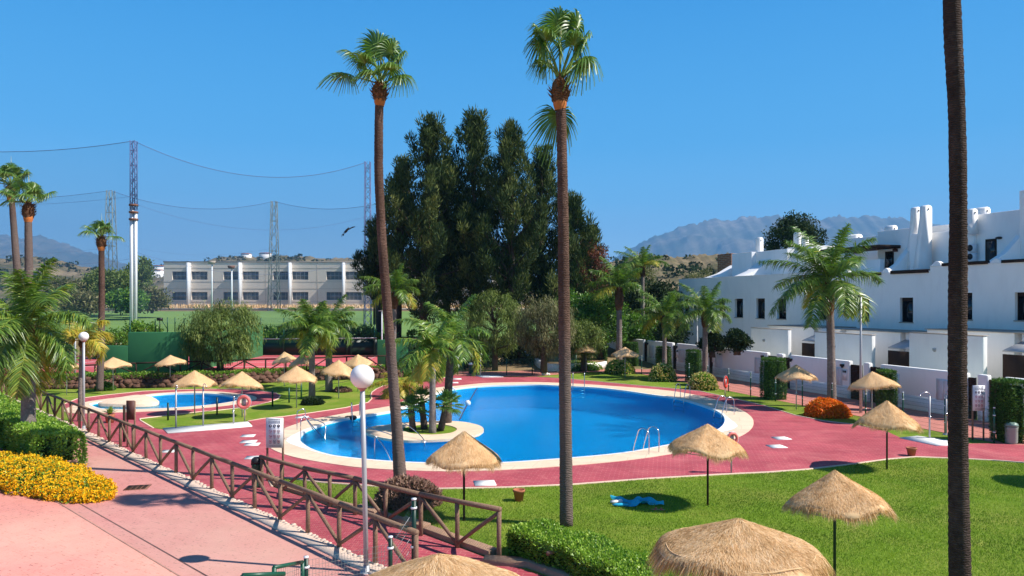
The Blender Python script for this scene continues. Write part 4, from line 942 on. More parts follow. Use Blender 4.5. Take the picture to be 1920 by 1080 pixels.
# front hedge right of the log fence end: curved, built from two boxes of one plant line
hp = [G(972, 1052), G(1085, 1090), G(1180, 1140), G(1290, 1215)]
def surf_path(pts, w_, h_, rough=.05):
    pts = np.array([[p.x, p.y] for p in pts]); seg = np.linalg.norm(np.diff(pts, axis=0), axis=1); cum = np.concatenate([[0], np.cumsum(seg)])
    def f(r, n):
        fb = surf_box(cum[-1], w_, h_, rough, .16)(r, n); p, nn, _ = fb
        s = np.clip(p[:, 0] + cum[-1] / 2, 0, cum[-1]); ex = p[:, 0] + cum[-1] / 2 - s
        k = np.clip(np.searchsorted(cum, s, side='right') - 1, 0, len(seg) - 1); t = ((s - cum[k]) / seg[k])[:, None]
        c = pts[k] * (1 - t) + pts[k + 1] * t; dv = unit(pts[k + 1] - pts[k]); nv = np.stack([-dv[:, 1], dv[:, 0]], 1)
        P2 = c + nv * p[:, 1:2] + dv * ex[:, None]; N2 = dv * nn[:, :1] + nv * nn[:, 1:2]
        cm = MB()
        for i in range(len(seg)):
            mid = (pts[i] + pts[i + 1]) / 2; dv1 = pts[i + 1] - pts[i]; cm.box((mid[0], mid[1], h_ * .45), (seg[i] * .97, w_ * .86, h_ * .86 - .01 * i), rz=math.atan2(dv1[1], dv1[0]))
        return np.concatenate([P2, p[:, 2:]], 1), np.concatenate([N2, nn[:, 2:]], 1), cm
    return f
b0 = hp[0] + Vector((.1, .65, 0)); b0.z = 0
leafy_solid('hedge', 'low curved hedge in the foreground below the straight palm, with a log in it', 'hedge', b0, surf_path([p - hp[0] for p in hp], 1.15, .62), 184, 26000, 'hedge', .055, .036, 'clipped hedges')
strip('kerb', [hp[0] + Vector((-.75, -.15, 0)), hp[0] + Vector((.25, -.30, 0)), hp[1] + Vector((.0, -.12, 0)), hp[2] + Vector((0, -.12, 0)), hp[3]], .3, -.01, .14, M['kerbstone'])
# grass blades on the near lawns
def grass():
    r = rngf(77); nrx = np.array([p[0] for p in deck_near[:20]])[::-1]; nry = np.array([p[1] for p in deck_near[:20]])[::-1]
    n = 620000; x = r.uniform(-8, 24, n); y = 9.5 + (27.6 - 9.5) * r.random(n) ** 1.12
    px = HX + x / y * F; py = HY + H / y * F
    ok = (px < 1960) & (px > 500) & (py < 1100) & (py > np.interp(px, nrx, nry) + 1.5)
    kx = np.array([500, 510, 535, 580, 620, 700, 790, 855, 942, 1100, 1200]); ky = np.array([899, 906, 914, 928, 943, 964, 990, 1014, 1036, 1065, 1100])
    ok &= py < np.interp(px, kx, ky, right=3000)
    x, y = x[ok], y[ok]; n = len(x); mb = MB()
    tilt = rand_dirs(n, r) * .55 + np.array([0, 0, 1.0]); t = np.clip(.45 + r.normal(size=n) * .2 + .26 * np.sin(x * .9 + y * .8 + np.sin(y)) * np.sin(y * 1.1 - x * .4) + .12 * np.sin(x * 4 + np.sin(y * 3)) * np.sin(y * 5) - .06, 0, 1)
    leaf_quads(np.stack([x, y, np.zeros(n)], 1), unit(tilt), .03 + .035 * r.random(n), .013, r, t, mb)
    tag(mb.build('grass', M['grass']), 'short mown grass of the lawns', 'grass', kind='stuff')
    return n
NG = grass()
# ------------------------------------------------------------------ white terraced houses (frame: u along the row away from the eye, w across)
def bu(mb, u0, u1, w0, w1, z0, z1, t=None):
    v = [L(u0, w0, z0), L(u1, w0, z0), L(u1, w1, z0), L(u0, w1, z0), L(u0, w0, z1), L(u1, w0, z1), L(u1, w1, z1), L(u0, w1, z1)]
    mb.hexa(v, t); return mb
def bevel(ob, w_=.05, seg=3):
    m = ob.modifiers.new('bevel', 'BEVEL'); m.width = w_; m.segments = seg; m.limit_method = 'ANGLE'; return ob
def poly_wz(mb, poly, u0, u1):
    """prism with outline in (w, z), running from u0 to u1"""
    n = len(poly); v = [L(u0, w, z) for w, z in poly] + [L(u1, w, z) for w, z in poly]
    mb.add(v, [list(range(n)), list(range(2 * n - 1, n - 1, -1))] + [[i, n + i, n + (i + 1) % n, (i + 1) % n] for i in range(n)]); return mb
def poly_uz(mb, poly, w0, w1):
    n = len(poly); v = [L(u, w0, z) for u, z in poly] + [L(u, w1, z) for u, z in poly]
    mb.add(v, [list(range(n)), list(range(2 * n - 1, n - 1, -1))] + [[i, n + i, n + (i + 1) % n, (i + 1) % n] for i in range(n)]); return mb
def wall_holes(mb, u0, u1, z0, z1, w0, holes, depth=.28):
    us = sorted({u0, u1, *[h[0] for h in holes], *[h[1] for h in holes]}); zs = sorted({z0, z1, *[h[2] for h in holes], *[h[3] for h in holes]})
    for a, b in zip(us, us[1:]):
        for c, d in zip(zs, zs[1:]):
            if any(h[0] <= a and b <= h[1] and h[2] <= c and d <= h[3] for h in holes): continue
            mb.add([L(a, w0, c), L(b, w0, c), L(b, w0, d), L(a, w0, d)], [[0, 3, 2, 1]])
    for h in holes:
        a, b, c, d = h; w1 = w0 + depth
        mb.add([L(a, w0, c), L(b, w0, c), L(b, w1, c), L(a, w1, c), L(a, w0, d), L(b, w0, d), L(b, w1, d), L(a, w1, d)], [[0, 1, 2, 3], [4, 7, 6, 5], [0, 3, 7, 4], [1, 5, 6, 2]])
WF = 40.0
def U(px, w=WF): return UofPX(px, w)
def house(label, pxl, pxr, ztop, nub, wins, roofparts=None, grp='white terraced houses'):
    """pxl..pxr on the facade plane; left in the picture is the far end"""
    ua, ub = U(pxr), U(pxl); base = L((ua + ub) / 2, WF, 0); th = thing('white_house', label, 'house', base, grp); o = base
    holes = []
    for (x0, x1, y0, y1) in wins: holes.append((U(x1), U(x0), ZofPY((x0 + x1) / 2, y1, WF), ZofPY((x0 + x1) / 2, y0, WF)))
    mb = MB(); wall_holes(mb, ua, ub, -.05, ztop, WF, holes)
    v = [L(ua, WF, -.05), L(ua, WF + 9, -.05), L(ua, WF + 9, ztop), L(ua, WF, ztop), L(ub, WF, -.05), L(ub, WF + 9, -.05), L(ub, WF + 9, ztop), L(ub, WF, ztop)]
    mb.add(v, [[0, 1, 2, 3], [4, 7, 6, 5], [1, 5, 6, 2]])
    wl = mb.build('wall', M['white'], th, o)
    mb = MB(); bu(mb, ua + .02, ub - .02, WF + .02, WF + 8.9, ztop - .1, ztop + .003); mb.build('roof_terrace', M['white'], th, o)
    mb = MB(); bu(mb, ua, ub, WF - .03, WF + .22, ztop + .004, ztop + .05); bevel(mb.build('parapet_cap', M['white'], th, o), .02)
    if nub:
        x0, x1, zt = nub; a, b = U(x1), U(x0)
        mb = MB(); poly_uz(mb, [(a, ztop + .01), (a + .12, ztop + .1), (a + .14, zt - .12), (a + .3, zt), (b - .35, zt), (b - .1, zt - .18), (b, ztop + .01)], WF - .002, WF + .34); bevel(mb.build('parapet_end', M['white'], th, o), .05)
    for h in holes:
        a, b, c, d = h; mb = MB(); w1 = WF + .20
        for (q0, q1, q2, q3) in ((a, b, c, c + .05), (a, b, d - .22, d - .002), (a, a + .05, c + .051, d - .221), (b - .05, b, c + .051, d - .221)): bu(mb, q0 + .002, q1 - .002, w1, w1 + .06, q2, q3)
        wd = mb.build('window', M['timber'], th, o)
        mb = MB(); bu(mb, a + .05, b - .05, w1 + .02, w1 + .04, c + .05, d - .22); mb.build('pane', M['glass'], wd, o)
        mb = MB(); bu(mb, a - .05, b + .05, WF - .05, WF + .18, c - .06, c + .002); mb.build('sill', M['concrete'], wd, o)
    return th, o, ua, ub
def win(cx_, w_, y0=558, y1=603): return (cx_ - w_ / 2, cx_ + w_ / 2, y0, y1)
hA = house('far end white house with four dark narrow upper windows and a plain straight parapet', 1273, 1440, 7.85, None, [(1282,1293,560,591), (1318,1326,560,592), (1346,1359,560,593.5), (1378,1393,560,595), (1418,1434,559.5,597)])
hB = house('white house behind the big feather palm, left of its crown, under the long pergola', 1440, 1565, 7.85, None, [(1457,1474,559.5,598), (1533,1549,559,599)])
hC = house('white house directly behind the shaggy feather palm trunk and the street lamp', 1565, 1652, 7.62, (1572,1592,8.0), [(1610,1630,558.5,601.5)])
hD = house('white house left of the twin chimneys, with its roof door', 1652, 1744, 7.57, (1652,1668,7.92), [(1687.5,1712,558,604)])
hE = house('white house with the twin tall chimneys, just left of the dark foreground trunk', 1744, 1854, 7.86, (1744,1766,8.18), [(1799,1823,549,599)])
hF = house('white house at the right edge with an air conditioner pair and a roof door', 1854, 2060, 7.84, (1854,1878,8.16), [(1903,1937,548,601)])
# dark timber beams lying along the parapets
def beam(th, o, px0, px1, py0, py1, w0=WF - .12, d=.24, m='timber', name='beam'):
    w_ = w0; pm = (px0 + px1) / 2; z0 = ZofPY(pm, py1, w_); z1 = ZofPY(pm, py0, w_)
    mb = MB(); bu(mb, U(px1, w_), U(px0, w_), w_, w_ + d, z0, z1); return mb.build(name, M[m], th, o)
beam(*hB[:2], 1518, 1563, 516, 522); beam(*hC[:2], 1590, 1650, 511.5, 517); beam(*hD[:2], 1669, 1739, 506, 512.5); beam(*hE[:2], 1765, 1850, 491, 497); beam(*hF[:2], 1877, 2000, 484, 490)
# roof storey
def block(th, o, px0, px1, w0, w1, y, z0=7.5, name='roof_room', m='white', dz=0, bev=.04, ylo=None):
    z1 = ZofPY((px0 + px1) / 2, y, w0) + dz; zb = ZofPY((px0 + px1) / 2, ylo, w0) if ylo else z0
    mb = MB(); bu(mb, U(px1, w0), U(px0, w0), w0, w1, zb, z1); return bevel(mb.build(name, M[m], th, o), bev)
def chimney(th, o, px, w0, ytop, wid=.42, dep=.42, z0=7.8, flare=0.0, name='chimney', zflare=2.0):
    u = U(px, w0); zt = ZofPY(px, ytop, w0); mb = MB()
    prof = [(w0 - flare, z0), (w0 - flare * .55, z0 + (zt - z0) * .35), (w0 - .02, zt - .9 if zt - z0 > 1.8 else z0 + (zt - z0) * .5), (w0, zt - .18), (w0 + dep * .15, zt - .05), (w0 + dep * .5, zt), (w0 + dep * .85, zt - .05), (w0 + dep, zt - .18), (w0 + dep, z0)]
    poly_wz(mb, prof, u - wid / 2, u + wid / 2); c = mb.build(name, M['white'], th, o)
    mb = MB(); q = L(u - wid / 2 - .012, w0 + dep * .5, zt - .28); 
    mb.sphere(q, .055, 8, sc=(1, 1, 1.2)); mb.build('flue_hole', M['black'], c, o); return c
def buttress(th, o, px, w0, w1, ylow, yhigh, thick=.3, name='sloping_wall', zb=7.5):
    """wall across the terrace whose top slopes down towards the pool"""
    u = U(px, w1); z1 = ZofPY(px, yhigh, w1); z0 = ZofPY(px, ylow, w0)
    mb = MB(); poly_wz(mb, [(w0, zb), (w0, z0), (w0 + (w1 - w0) * .45, z0 + (z1 - z0) * .32), (w1, z1), (w1, zb)], u - thick / 2, u + thick / 2); return bevel(mb.build(name, M['white'], th, o), .04)
def roof_door(th, o, px0, px1, y0, y1, w0):
    mb = MB(); bu(mb, U(px1, w0), U(px0, w0), w0 - .03, w0 + .05, ZofPY(px0, y1, w0), ZofPY(px0, y0, w0)); d = mb.build('door', M['timber'], th, o)
    mb = MB(); bu(mb, U(px1, w0) + .12, U(px0, w0) - .12, w0 - .045, w0 - .025, ZofPY(px0, y1, w0) + .15, ZofPY(px0, y0, w0) - .15); mb.build('pane', M['glass'], d, o)
WR = 44.0
th, o = hA[:2]
block(th, o, 1372, 1409, 43.5, 46, 474); block(th, o, 1345, 1371, 47.5, 49, 476, name='brick_wall', m='brick')
buttress(th, o, 1376, 41.5, 44.5, 518, 497, 1.3)
th, o = hB[:2]
block(th, o, 1411, 1476, WR, 48.5, 469.5); chimney(th, o, 1420, 45, 445, .5, .5)
buttress(th, o, 1437, 41, WR, 515, 486, 1.5)
block(th, o, 1476, 1520, 45, 48.5, 462); chimney(th, o, 1492, 46, 434.5, .6, .6); chimney(th, o, 1505, 46, 444, .42, .5)
beam(th, o, 1512, 1568, 468, 474, 42.2, 2.2, name='pergola_roof')
th, o = hC[:2]
block(th, o, 1568, 1645, 45.5, 48.5, 446); chimney(th, o, 1588, 46.5, 440, 1.8, .8)
beam(th, o, 1570, 1648, 462, 467.5, 42.0, 2.4, name='pergola_roof'); beam(th, o, 1600, 1616, 470, 475, 45.4, .1, m='brown', name='wall_lamp'); 
block(th, o, 1612, 1650, 42.6, 43, 487, bev=.03, name='low_wall')
th, o = hD[:2]
block(th, o, 1645, 1722, WR, 48.5, 430); roof_door(th, o, 1660, 1676, 472, 505, WR); beam(th, o, 1673.5, 1681, 466.5, 472, WR - .12, .12, m='brown', name='wall_lamp')
chimney(th, o, 1665, 46, 422.5, .7, .6, z0=10.6)
chimney(th, o, 1712, 42.9, 388, .42, .5, flare=.55)
buttress(th, o, 1706, 40.6, 42.9, 509, 462, .5)
th, o = hE[:2]
chimney(th, o, 1729, 42.6, 384.5, .42, .65, flare=.6)
mb = MB(); bu(mb, U(1740, 43.2), U(1722, 43.2), 42.4, 43.2, 7.6, ZofPY(1722, 440, 43)); bevel(mb.build('chimney_base', M['white'], th, o))
block(th, o, 1738, 1826, 43.6, 48.5, 433); block(th, o, 1742, 1800, 44.6, 48.4, 421.5, z0=10.4, name='roof_parapet')
beam(th, o, 1779, 1783, 457, 463, 43.4, .15, m='brown', name='wall_lamp')
chimney(th, o, 1817, 43.1, 391, .42, .5, flare=.4, z0=10.0); chimney(th, o, 1834, 44.6, 388.5, .8, .6, z0=10.6)
th, o = hF[:2]
block(th, o, 1826, 1912, 43.8, 48.5, 398); roof_door(th, o, 1848, 1869, 449, 493, 43.8)
block(th, o, 1911, 1990, 42.6, 48.5, 352); buttress(th, o, 1911, 40.5, 42.8, 487, 440, .4)
mb = MB(); p_ = L(U(1873, 43.7), 43.7, ZofPY(1873, 446, 43.7)); mb.sphere(p_, .16, 10, sc=(1.4, 1, .55)); mb.build('wall_lamp', M['black'], th, o)
def ac(px, y0, y1, label):
    w0 = 43.35; a, b = U(px + 13, w0), U(px, w0); z0, z1 = ZofPY(px, y1, w0), ZofPY(px, y0, w0); base = L((a + b) / 2, w0, z0)
    t_ = thing('air_conditioner', label, 'air conditioner', base, 'air conditioners on the roof terrace'); mb = MB(); bu(mb, a, b, w0, w0 + .3, z0, z1); mb.build('casing', M['white_paint'], t_, base)
    mb = MB(); c_ = Vector(L(a * .45 + b * .55, w0 - .01, (z0 + z1) / 2)); 
    r_ = (z1 - z0) * .40; mb.tube([c_, c_ + Vector((-WX[0] * .03, -WX[1] * .03, 0))], r_, 16); mb.build('fan_grille', M['black'], t_, base)
ac(1813, 458, 473, 'upper of the two air conditioner units right of the dark foreground trunk'); ac(1813, 474.5, 489, 'lower of the two air conditioner units right of the dark foreground trunk')

# garden wings in front of the houses
def wing(label, px0, px1, ytop, w0=34.6, ww=.32, extra=None):
    z1 = ZofPY((px0 + px1) / 2, ytop, w0); a, b = U(px1, w0), U(px0, w0); base = L((a + b) / 2, w0, 0)
    t_ = thing('garden_wing_wall', label, 'wall', base, 'free standing white walls in the front gardens')
    mb = MB(); bu(mb, a, b, w0, w0 + ww, 0, z1); bevel(mb.build('wall', M['white'], t_, base), .05)
    mb = MB(); bu(mb, a - .02, b + .02, w0 - .02, w0 + ww + .03, z1 + .003, z1 + .035); mb.build('coping', M['concrete'], t_, base)
    mb = MB(); q = L(a * .38 + b * .62 if True else 0, w0 - .05, z1 - .85); mb.box(q, (.14, .14, .12), rz=.3); mb.box((q[0], q[1], q[2] - .08), (.08, .08, .08)); mb.build('wall_lamp', M['grey_metal'], t_, base)
    # low porch block with roof behind, joined by a return wall
    mb = MB(); bu(mb, a + .1, b + .9, w0 + 2.3, WF - .01, 0, z1 + .12); bevel(mb.build('porch', M['white'], t_, base), .04)
    mb = MB(); bu(mb, a - .6, b + 1.0, w0 + 2.2, WF - .02, z1 + .121, z1 + .16); mb.build('porch_roof_edge', M['concrete'], t_, base)
    # pergola with grey canvas and dark slat gate right of it
    mb = MB(); bu(mb, a - 1.9, a - .35, w0 + .9, w0 + .97, .4, z1 - .9); mb.build('slat_screen', M['timber'], t_, base)
    mb = MB(); poly_wz(mb, [(w0 + .95, z1 - .78), (w0 + .95, z1 - .72), (w0 + 2.28, z1 - .28), (w0 + 2.28, z1 - .34)], a - 1.95, a - .3); mb.build('awning', M['grey_metal'], t_, base)
    mb = MB(); bu(mb, a - 3.0, a - .3, w0 + 2.3, WF - .01, 0, z1 + .10); mb.build('back_wall', M['white'], t_, base)
    return t_
wing('far white garden wall block with a small lamp, right of the dark garden shrub', 1408, 1477, 616.5)
wing('white garden wall block crossed by the shaggy feather palm trunk and the street lamp', 1527, 1634, 625.5)
wing('white garden wall block nearest the dark foreground trunk, left of the notice board', 1704, 1843, 627)

# garden walls with gates
GW = 32.27; gh = 2.2
def garden_wall(label, px0, px1, vents=(), plate=None, lamps=(), hgt=gh, capR=True):
    a, b = U(px1, GW), U(px0, GW); base = L((a + b) / 2, GW, 0); t_ = thing('garden_wall', label, 'wall', base, 'white garden walls along the salmon path')
    mb = MB(); bu(mb, a, b, GW, GW + .30, -.02, hgt); bevel(mb.build('wall', M['white'], t_, base), .07, 4)
    mb = MB(); bu(mb, a + .02, b - .02, GW - .012, GW, 0, .74); mb.build('plinth', M['white'], t_, base)
    for (x0, x1) in vents:
        va, vb = U(x1, GW), U(x0, GW); mb = MB(); m2 = (va + vb) / 2
        for (c0, c1) in ((va, m2 - .03), (m2 + .03, vb)):
            for k in range(14): bu(mb, c0, c1, GW - .035, GW - .014, .78 + k * .068, .815 + k * .068)
        sh = mb.build('shutter', M['panel'], t_, base)
        mb = MB(); bu(mb, va - .05, vb + .05, GW - .018, GW - .013, .72, 1.78); mb.build('shutter_frame', M['white_paint'], sh, base)
    for x in lamps:
        mb = MB(); q = L(U(x, GW), GW - .08, 1.92); mb.box(q, (.18, .18, .13), rz=.32); mb.box((q[0], q[1], q[2] - .1), (.1, .1, .09)); mb.build('wall_lamp', M['black'], t_, base)
    if plate:
        mb = MB(); q = U(plate, GW); bu(mb, q - .20, q + .20, GW - .03, GW - .014, 1.05, 1.68); pl = mb.build('meter_box', M['white_paint'], t_, base)
        mb = MB(); bu(mb, q - .14, q + .02, GW - .034, GW - .0305, 1.5, 1.62); bu(mb, q + .05, q + .14, GW - .034, GW - .0305, 1.5, 1.62); mb.build('number_plate', M['black'], pl, base)
    return t_
def gate(label, px0, px1, m='timber', dz=0):
    w0 = GW + .12; a, b = U(px1, w0), U(px0, w0); base = L((a + b) / 2, w0, 0); t_ = thing('garden_gate', label, 'gate', base, 'dark slatted garden gates')
    mb = MB(); 
    for k in range(20): bu(mb, a + .03, b - .03, w0, w0 + .03, .04 + k * .098, .125 + k * .098)
    mb.build('slat_panel', M[m], t_, base); mb = MB(); bu(mb, a, a + .03, w0 - .01, w0 + .05, 0, 2.02 + dz); bu(mb, b - .03, b, w0 - .01, w0 + .05, 0, 2.02 + dz); bu(mb, a + .031, b - .031, w0 + .035, w0 + .05, 0, 2.0 + dz); mb.build('frame', M['black'], t_, base)
garden_wall('farthest stretch of white garden wall, beginning at the planter', 1110, 1206)
gate('farthest dark gate in the garden walls, left of the small shutters', 1206, 1213)
garden_wall('garden wall with shutters behind the second cypress column from the left pair of gates', 1213, 1260, [(1218,1226)], None, (1215,))
gate('second dark gate from the far end, by the feather palm rising from the second bush', 1260, 1268)
garden_wall('garden wall stretch crossed by the slim white pole', 1268, 1328, [(1273,1284)], 1270.5, (1269.5,))
gate('dark gate just right of the third feather palm trunk', 1328, 1336)
garden_wall('garden wall with two shutter pairs behind the red lifebuoy', 1336, 1438, [(1342,1354), (1416,1429)], 1338.5, (1338, 1431.5))
gate('dark gate hidden behind the wide clipped cypress column', 1441, 1455); garden_wall('short white gate pillar above the wide clipped cypress column', 1455.5, 1466.5)
gate('dark gate between the wide cypress column and the umbrella', 1467, 1480.5)
garden_wall('garden wall with number plate behind the shaggy feather palm trunk', 1481, 1592, [(1563,1578.5)], 1584, (1484, 1581))
gate('dark gate behind the street lamp, left leaf', 1593.5, 1617); garden_wall('short white gate pillar right of the street lamp', 1618.5, 1629)
gate('dark gate above the umbrella right of the street lamp', 1630, 1649.5)
garden_wall('long garden wall behind the shower, running up to the dark foreground trunk', 1650, 1812, [(1681.5,1685), (1757.5,1779)], 1795, (1653,))
gate('dark gate right behind the dark foreground trunk', 1813, 1830.5); garden_wall('white gate pillar behind the right notice board', 1832, 1851)
gate('reddish brown gate right of the notice board', 1853, 1881, 'brown'); garden_wall('garden wall at the right picture edge behind the largest cypress column', 1882, 2080)
# brown open gate edge
# ------------------------------------------------------------------ white planter wall by the far path
pw = gl([(971,668),(1000,684),(1018,693.5),(1030,696),(1060,696),(1100,694.5),(1127,692.5),(1135,690)])
t_ = thing('planter', 'long low white planter wall round the trees beyond the pool', 'planter', pw[3])
mb = MB(); n_ = len(pw); tops = [1.15, .75, .62, .6, .58, .58, .58, .58]; v = []
for i, p in enumerate(pw):
    q0, q1 = pw[max(i - 1, 0)], pw[min(i + 1, n_ - 1)]; tt_ = (q1 - q0).normalized(); nn_ = Vector((-tt_.y, tt_.x, 0)) * .13
    v += [tuple(p + nn_ + Vector((0, 0, 0)))[:2] + (0,), tuple(p - nn_)[:2] + (0,), tuple(p - nn_)[:2] + (tops[i],), tuple(p + nn_)[:2] + (tops[i],)]
mb.add(v, [[4 * i + k, 4 * i + (k + 1) % 4, 4 * i + 4 + (k + 1) % 4, 4 * i + 4 + k] for i in range(n_ - 1) for k in range(4)] + [[0, 1, 2, 3], [4 * n_ - 1, 4 * n_ - 2, 4 * n_ - 3, 4 * n_ - 4]])
mb.build('wall', M['white'], t_, pw[3])
mb = MB(); mb.prism([(p.x, p.y) for p in pw[2:]] + [(pw[-1].x + .5, pw[-1].y + 5), (pw[2].x + .5, pw[2].y + 5)], 0, .5); mb.build('soil_bed', M['earth'], t_, pw[3])
bush(1090, 696, 679, 90, 'low shrubs filling the white planter', 172, 2500, mat='hedge', group=None)

# ------------------------------------------------------------------ beige two-storey building across the field
YS = 158.0
def school():
    xa = P(307, 0, YS).x; xb = P(984, 0, YS).x; zt = P(0, 492, YS).z; zb = 3.6; base = Vector(((xa + xb) / 2, YS, zb))
    t_ = thing('beige_building', 'long beige two storey building with grey windows beyond the green field', 'building', base)
    sy = lambda y: P(0, y, YS).z; sx = lambda x: P(x, 0, YS).x
    rows = [(509, 524.5), (547.5, 562.5)]; cols = []
    bays = [355, 451, 544, 644, 737, 830, 920]
    for c in bays: cols += [(c - 32, c - 1.5), (c + 4, c + 34)]
    holes = [(sx(a), sx(b), sy(y1), sy(y0)) for (y0, y1) in rows for (a, b) in cols if b < 975]
    mb = MB(); us = sorted({xa, xb, *[h[0] for h in holes], *[h[1] for h in holes]}); zs = sorted({zb, zt, *[h[2] for h in holes], *[h[3] for h in holes]})
    for a, b in zip(us, us[1:]):
        for c, d in zip(zs, zs[1:]):
            if any(h[0] <= a + 1e-6 and b <= h[1] + 1e-6 and h[2] <= c + 1e-6 and d <= h[3] + 1e-6 for h in holes): continue
            mb.add([(a, YS, c), (b, YS, c), (b, YS, d), (a, YS, d)], [[0, 1, 2, 3]])
    for (a, b, c, d) in holes: mb.add([(a, YS, c), (b, YS, c), (b, YS + .4, c), (a, YS + .4, c), (a, YS, d), (b, YS, d), (b, YS + .4, d), (a, YS + .4, d)], [[0, 3, 2, 1], [4, 5, 6, 7], [0, 4, 7, 3], [1, 2, 6, 5]])
    mb.add([(xa, YS, zb), (xa, YS + 16, zb), (xa, YS + 16, zt), (xa, YS, zt), (xb, YS, zb), (xb, YS + 16, zb), (xb, YS + 16, zt), (xb, YS, zt)], [[0, 3, 2, 1], [4, 5, 6, 7], [3, 7, 6, 2], [1, 2, 6, 5]])
    mb.build('wall', M['grey_render'], t_, base)
    for (a, b, c, d) in holes:
        mb = MB(); 
        for k in range(5): x = a + (b - a) * k / 4; mb.box((x + (.03 if k == 0 else -.03 if k == 4 else 0), YS + .3, (c + d) / 2), (.07, .06, d - c - .02))
        for z in (c + .05, (c + d) / 2, d - .05): mb.box(((a + b) / 2, YS + .36, z), (b - a - .02, .05, .07))
        w_ = mb.build('window', M['grey_metal'], t_, base)
        mb = MB(); mb.box(((a + b) / 2, YS + .42, (c + d) / 2), (b - a, .03, d - c)); mb.build('pane', M['win_grey'], w_, base)
    for c in bays:
        mb = MB(); x = sx(c + 1.8); mb.box((x, YS - .75, (zb + sy(494)) / 2), (.42, 1.5, sy(491.5) - zb)); mb.build('fin', M['white_paint'], t_, base)
    mb = MB()
    for y in (503, 528.5, 541.5, 566): mb.box(((xa + xb) / 2, YS - .02, sy(y)), (xb - xa, .04, .05))
    for x in (400, 498, 595, 690): mb.box((sx(x), YS - .02, (zb + zt) / 2), (.05, .03, zt - zb - .1))
    mb.build('panel_joints', M['concrete'], t_, base)
    mb = MB(); mb.box(((xa + xb) / 2, YS + 8, zt + .12), (xb - xa + .2, 16.2, .24)); mb.build('roof_edge', M['concrete'], t_, base)
school()
r = rngf(9)   # dry grass strip in front of the building
n = 9000; x = r.uniform(-100, 6, n); y = r.uniform(149, 157, n); mb = MB()
zz = np.array([ground_z(0, q) for q in y]); leaf_quads(np.stack([x, y, zz], 1), unit(rand_dirs(n, r) * .5 + np.array([0, 0, 1])), .9 * (.5 + r.random(n)), .25, r, .4 + .5 * r.random(n), mb)
tag(mb.build('dry_grass', M['straw']), 'dry straw coloured grass along the foot of the beige building', 'dry grass', kind='stuff')

# ------------------------------------------------------------------ courts, green walls, stone wall
cp = [(-75, 50.9), (-10.2, 54.5), (-9.6, 67.5), (-75, 67.5)]
mb = MB(); mb.prism(cp, .0, .78); tag(mb.build('court', M['court']), kind='structure')
mb = MB()
for (x0, y0, x1, y1) in ((-34, 53, -34, 66), (-60, 53, -60, 66), (-12, 57, -12, 66), (-24, 53.6, -24, 66), (-60, 59.8, -12, 59.8), (-60, 64.8, -12, 64.8), (-60, 55.8, -12, 55.8)): mb.box(((x0 + x1) / 2, (y0 + y1) / 2, .786), (abs(x1 - x0) + .07, abs(y1 - y0) + .07, .004))
tag(mb.build('court_lines', M['white_paint']), kind='structure')
def gwall(label, boxes, base):
    t_ = thing('green_wall', label, 'wall', base, 'green painted court walls'); mb = MB()
    for (c, d) in boxes: mb.box(c, d)
    bevel(mb.build('wall', M['green_wall'], t_, base), .03); return t_
Yg = 52.0; X = lambda px, Y: (px - HX) / F * Y; Z = lambda py, Y: H - (py - HY) / F * Y
gw1 = gwall('tall stepped green painted practice wall behind the stone wall on the left', [(((X(197, Yg) + X(242, Yg)) / 2, Yg, (.5 + Z(648, Yg)) / 2), (X(242, Yg) - X(197, Yg) - .002, .3, Z(648, Yg) - .5)), (((X(242, Yg) + X(352, Yg)) / 2, Yg + .002, (.5 + Z(622.5, Yg)) / 2), (X(352, Yg) - X(242, Yg), .302, Z(622.5, Yg) - .5)), ((X(352, Yg) + .15, Yg + 7.5, (.5 + Z(622.5, Yg)) / 2), (.3, 14.6, Z(622.5, Yg) - .52))], (X(290, Yg), Yg, .5))
Yr = 58.0
gwall('low green painted wall end behind the leaning fan palm', [(((X(708, Yr) + X(765, Yr)) / 2, Yr, (.3 + Z(637, Yr)) / 2), (X(765, Yr) - X(708, Yr), .3, Z(637, Yr) - .3))], (X(736, Yr), Yr, .3))
# dark windscreen fence at the back of the court
Yb = 67.5; t_ = thing('court_fence', 'tall green court fence with dark windscreen cloth behind the red court', 'fence', (X(570, Yb), Yb, .78)); o = t_.location
for px in (441, 489, 532, 579, 594, 650, 645 + 13, 702):
    mb = MB(); x = X(px, Yb); mb.tube([(x, Yb, .78), (x, Yb, Z(596, Yb))], .045, 8); mb.build('post', M['green_metal'], t_, o)
mb = MB(); mb.box(((X(430, Yb) + X(706, Yb)) / 2, Yb + .08, (Z(637, Yb) + .8) / 2), (X(706, Yb) - X(430, Yb), .03, Z(637, Yb) - .8)); mb.build('windscreen', M['dk_green'], t_, o)
mb = MB(); mb.tube([(X(430, Yb), Yb - .06, Z(636.5, Yb)), (X(706, Yb), Yb - .06, Z(633.5, Yb))], .05, 6); mb.tube([(X(430, Yb), Yb - .06, Z(628, Yb)), (X(480, Yb), Yb - .06, Z(627.5, Yb))], .03, 6); mb.build('rail', M['grey_metal'], t_, o)
wire_panel('wire_mesh', M['chain'], t_, [(X(430, Yb), Yb, Z(637, Yb)), (X(706, Yb), Yb, Z(637, Yb))], [2.0, 2.0], o)
bushrow = ellipsoid_clumps(60, (0, 0, 1.6), (11, 1.0, 1.0), rngf(88), .2)
canopy_tree('hedge_row', 'row of dark bushes rising behind the dark court windscreen', 'bushes', (X(580, 70), 70, 0.8), bushrow * np.array([1, 1, .6]) + np.array([0, 0, .75]), 120, 'broad', .3, .16, 89, clump_r=(.6, .5, .35), trunk_h=1, trunk_r=.1, limbs=10)
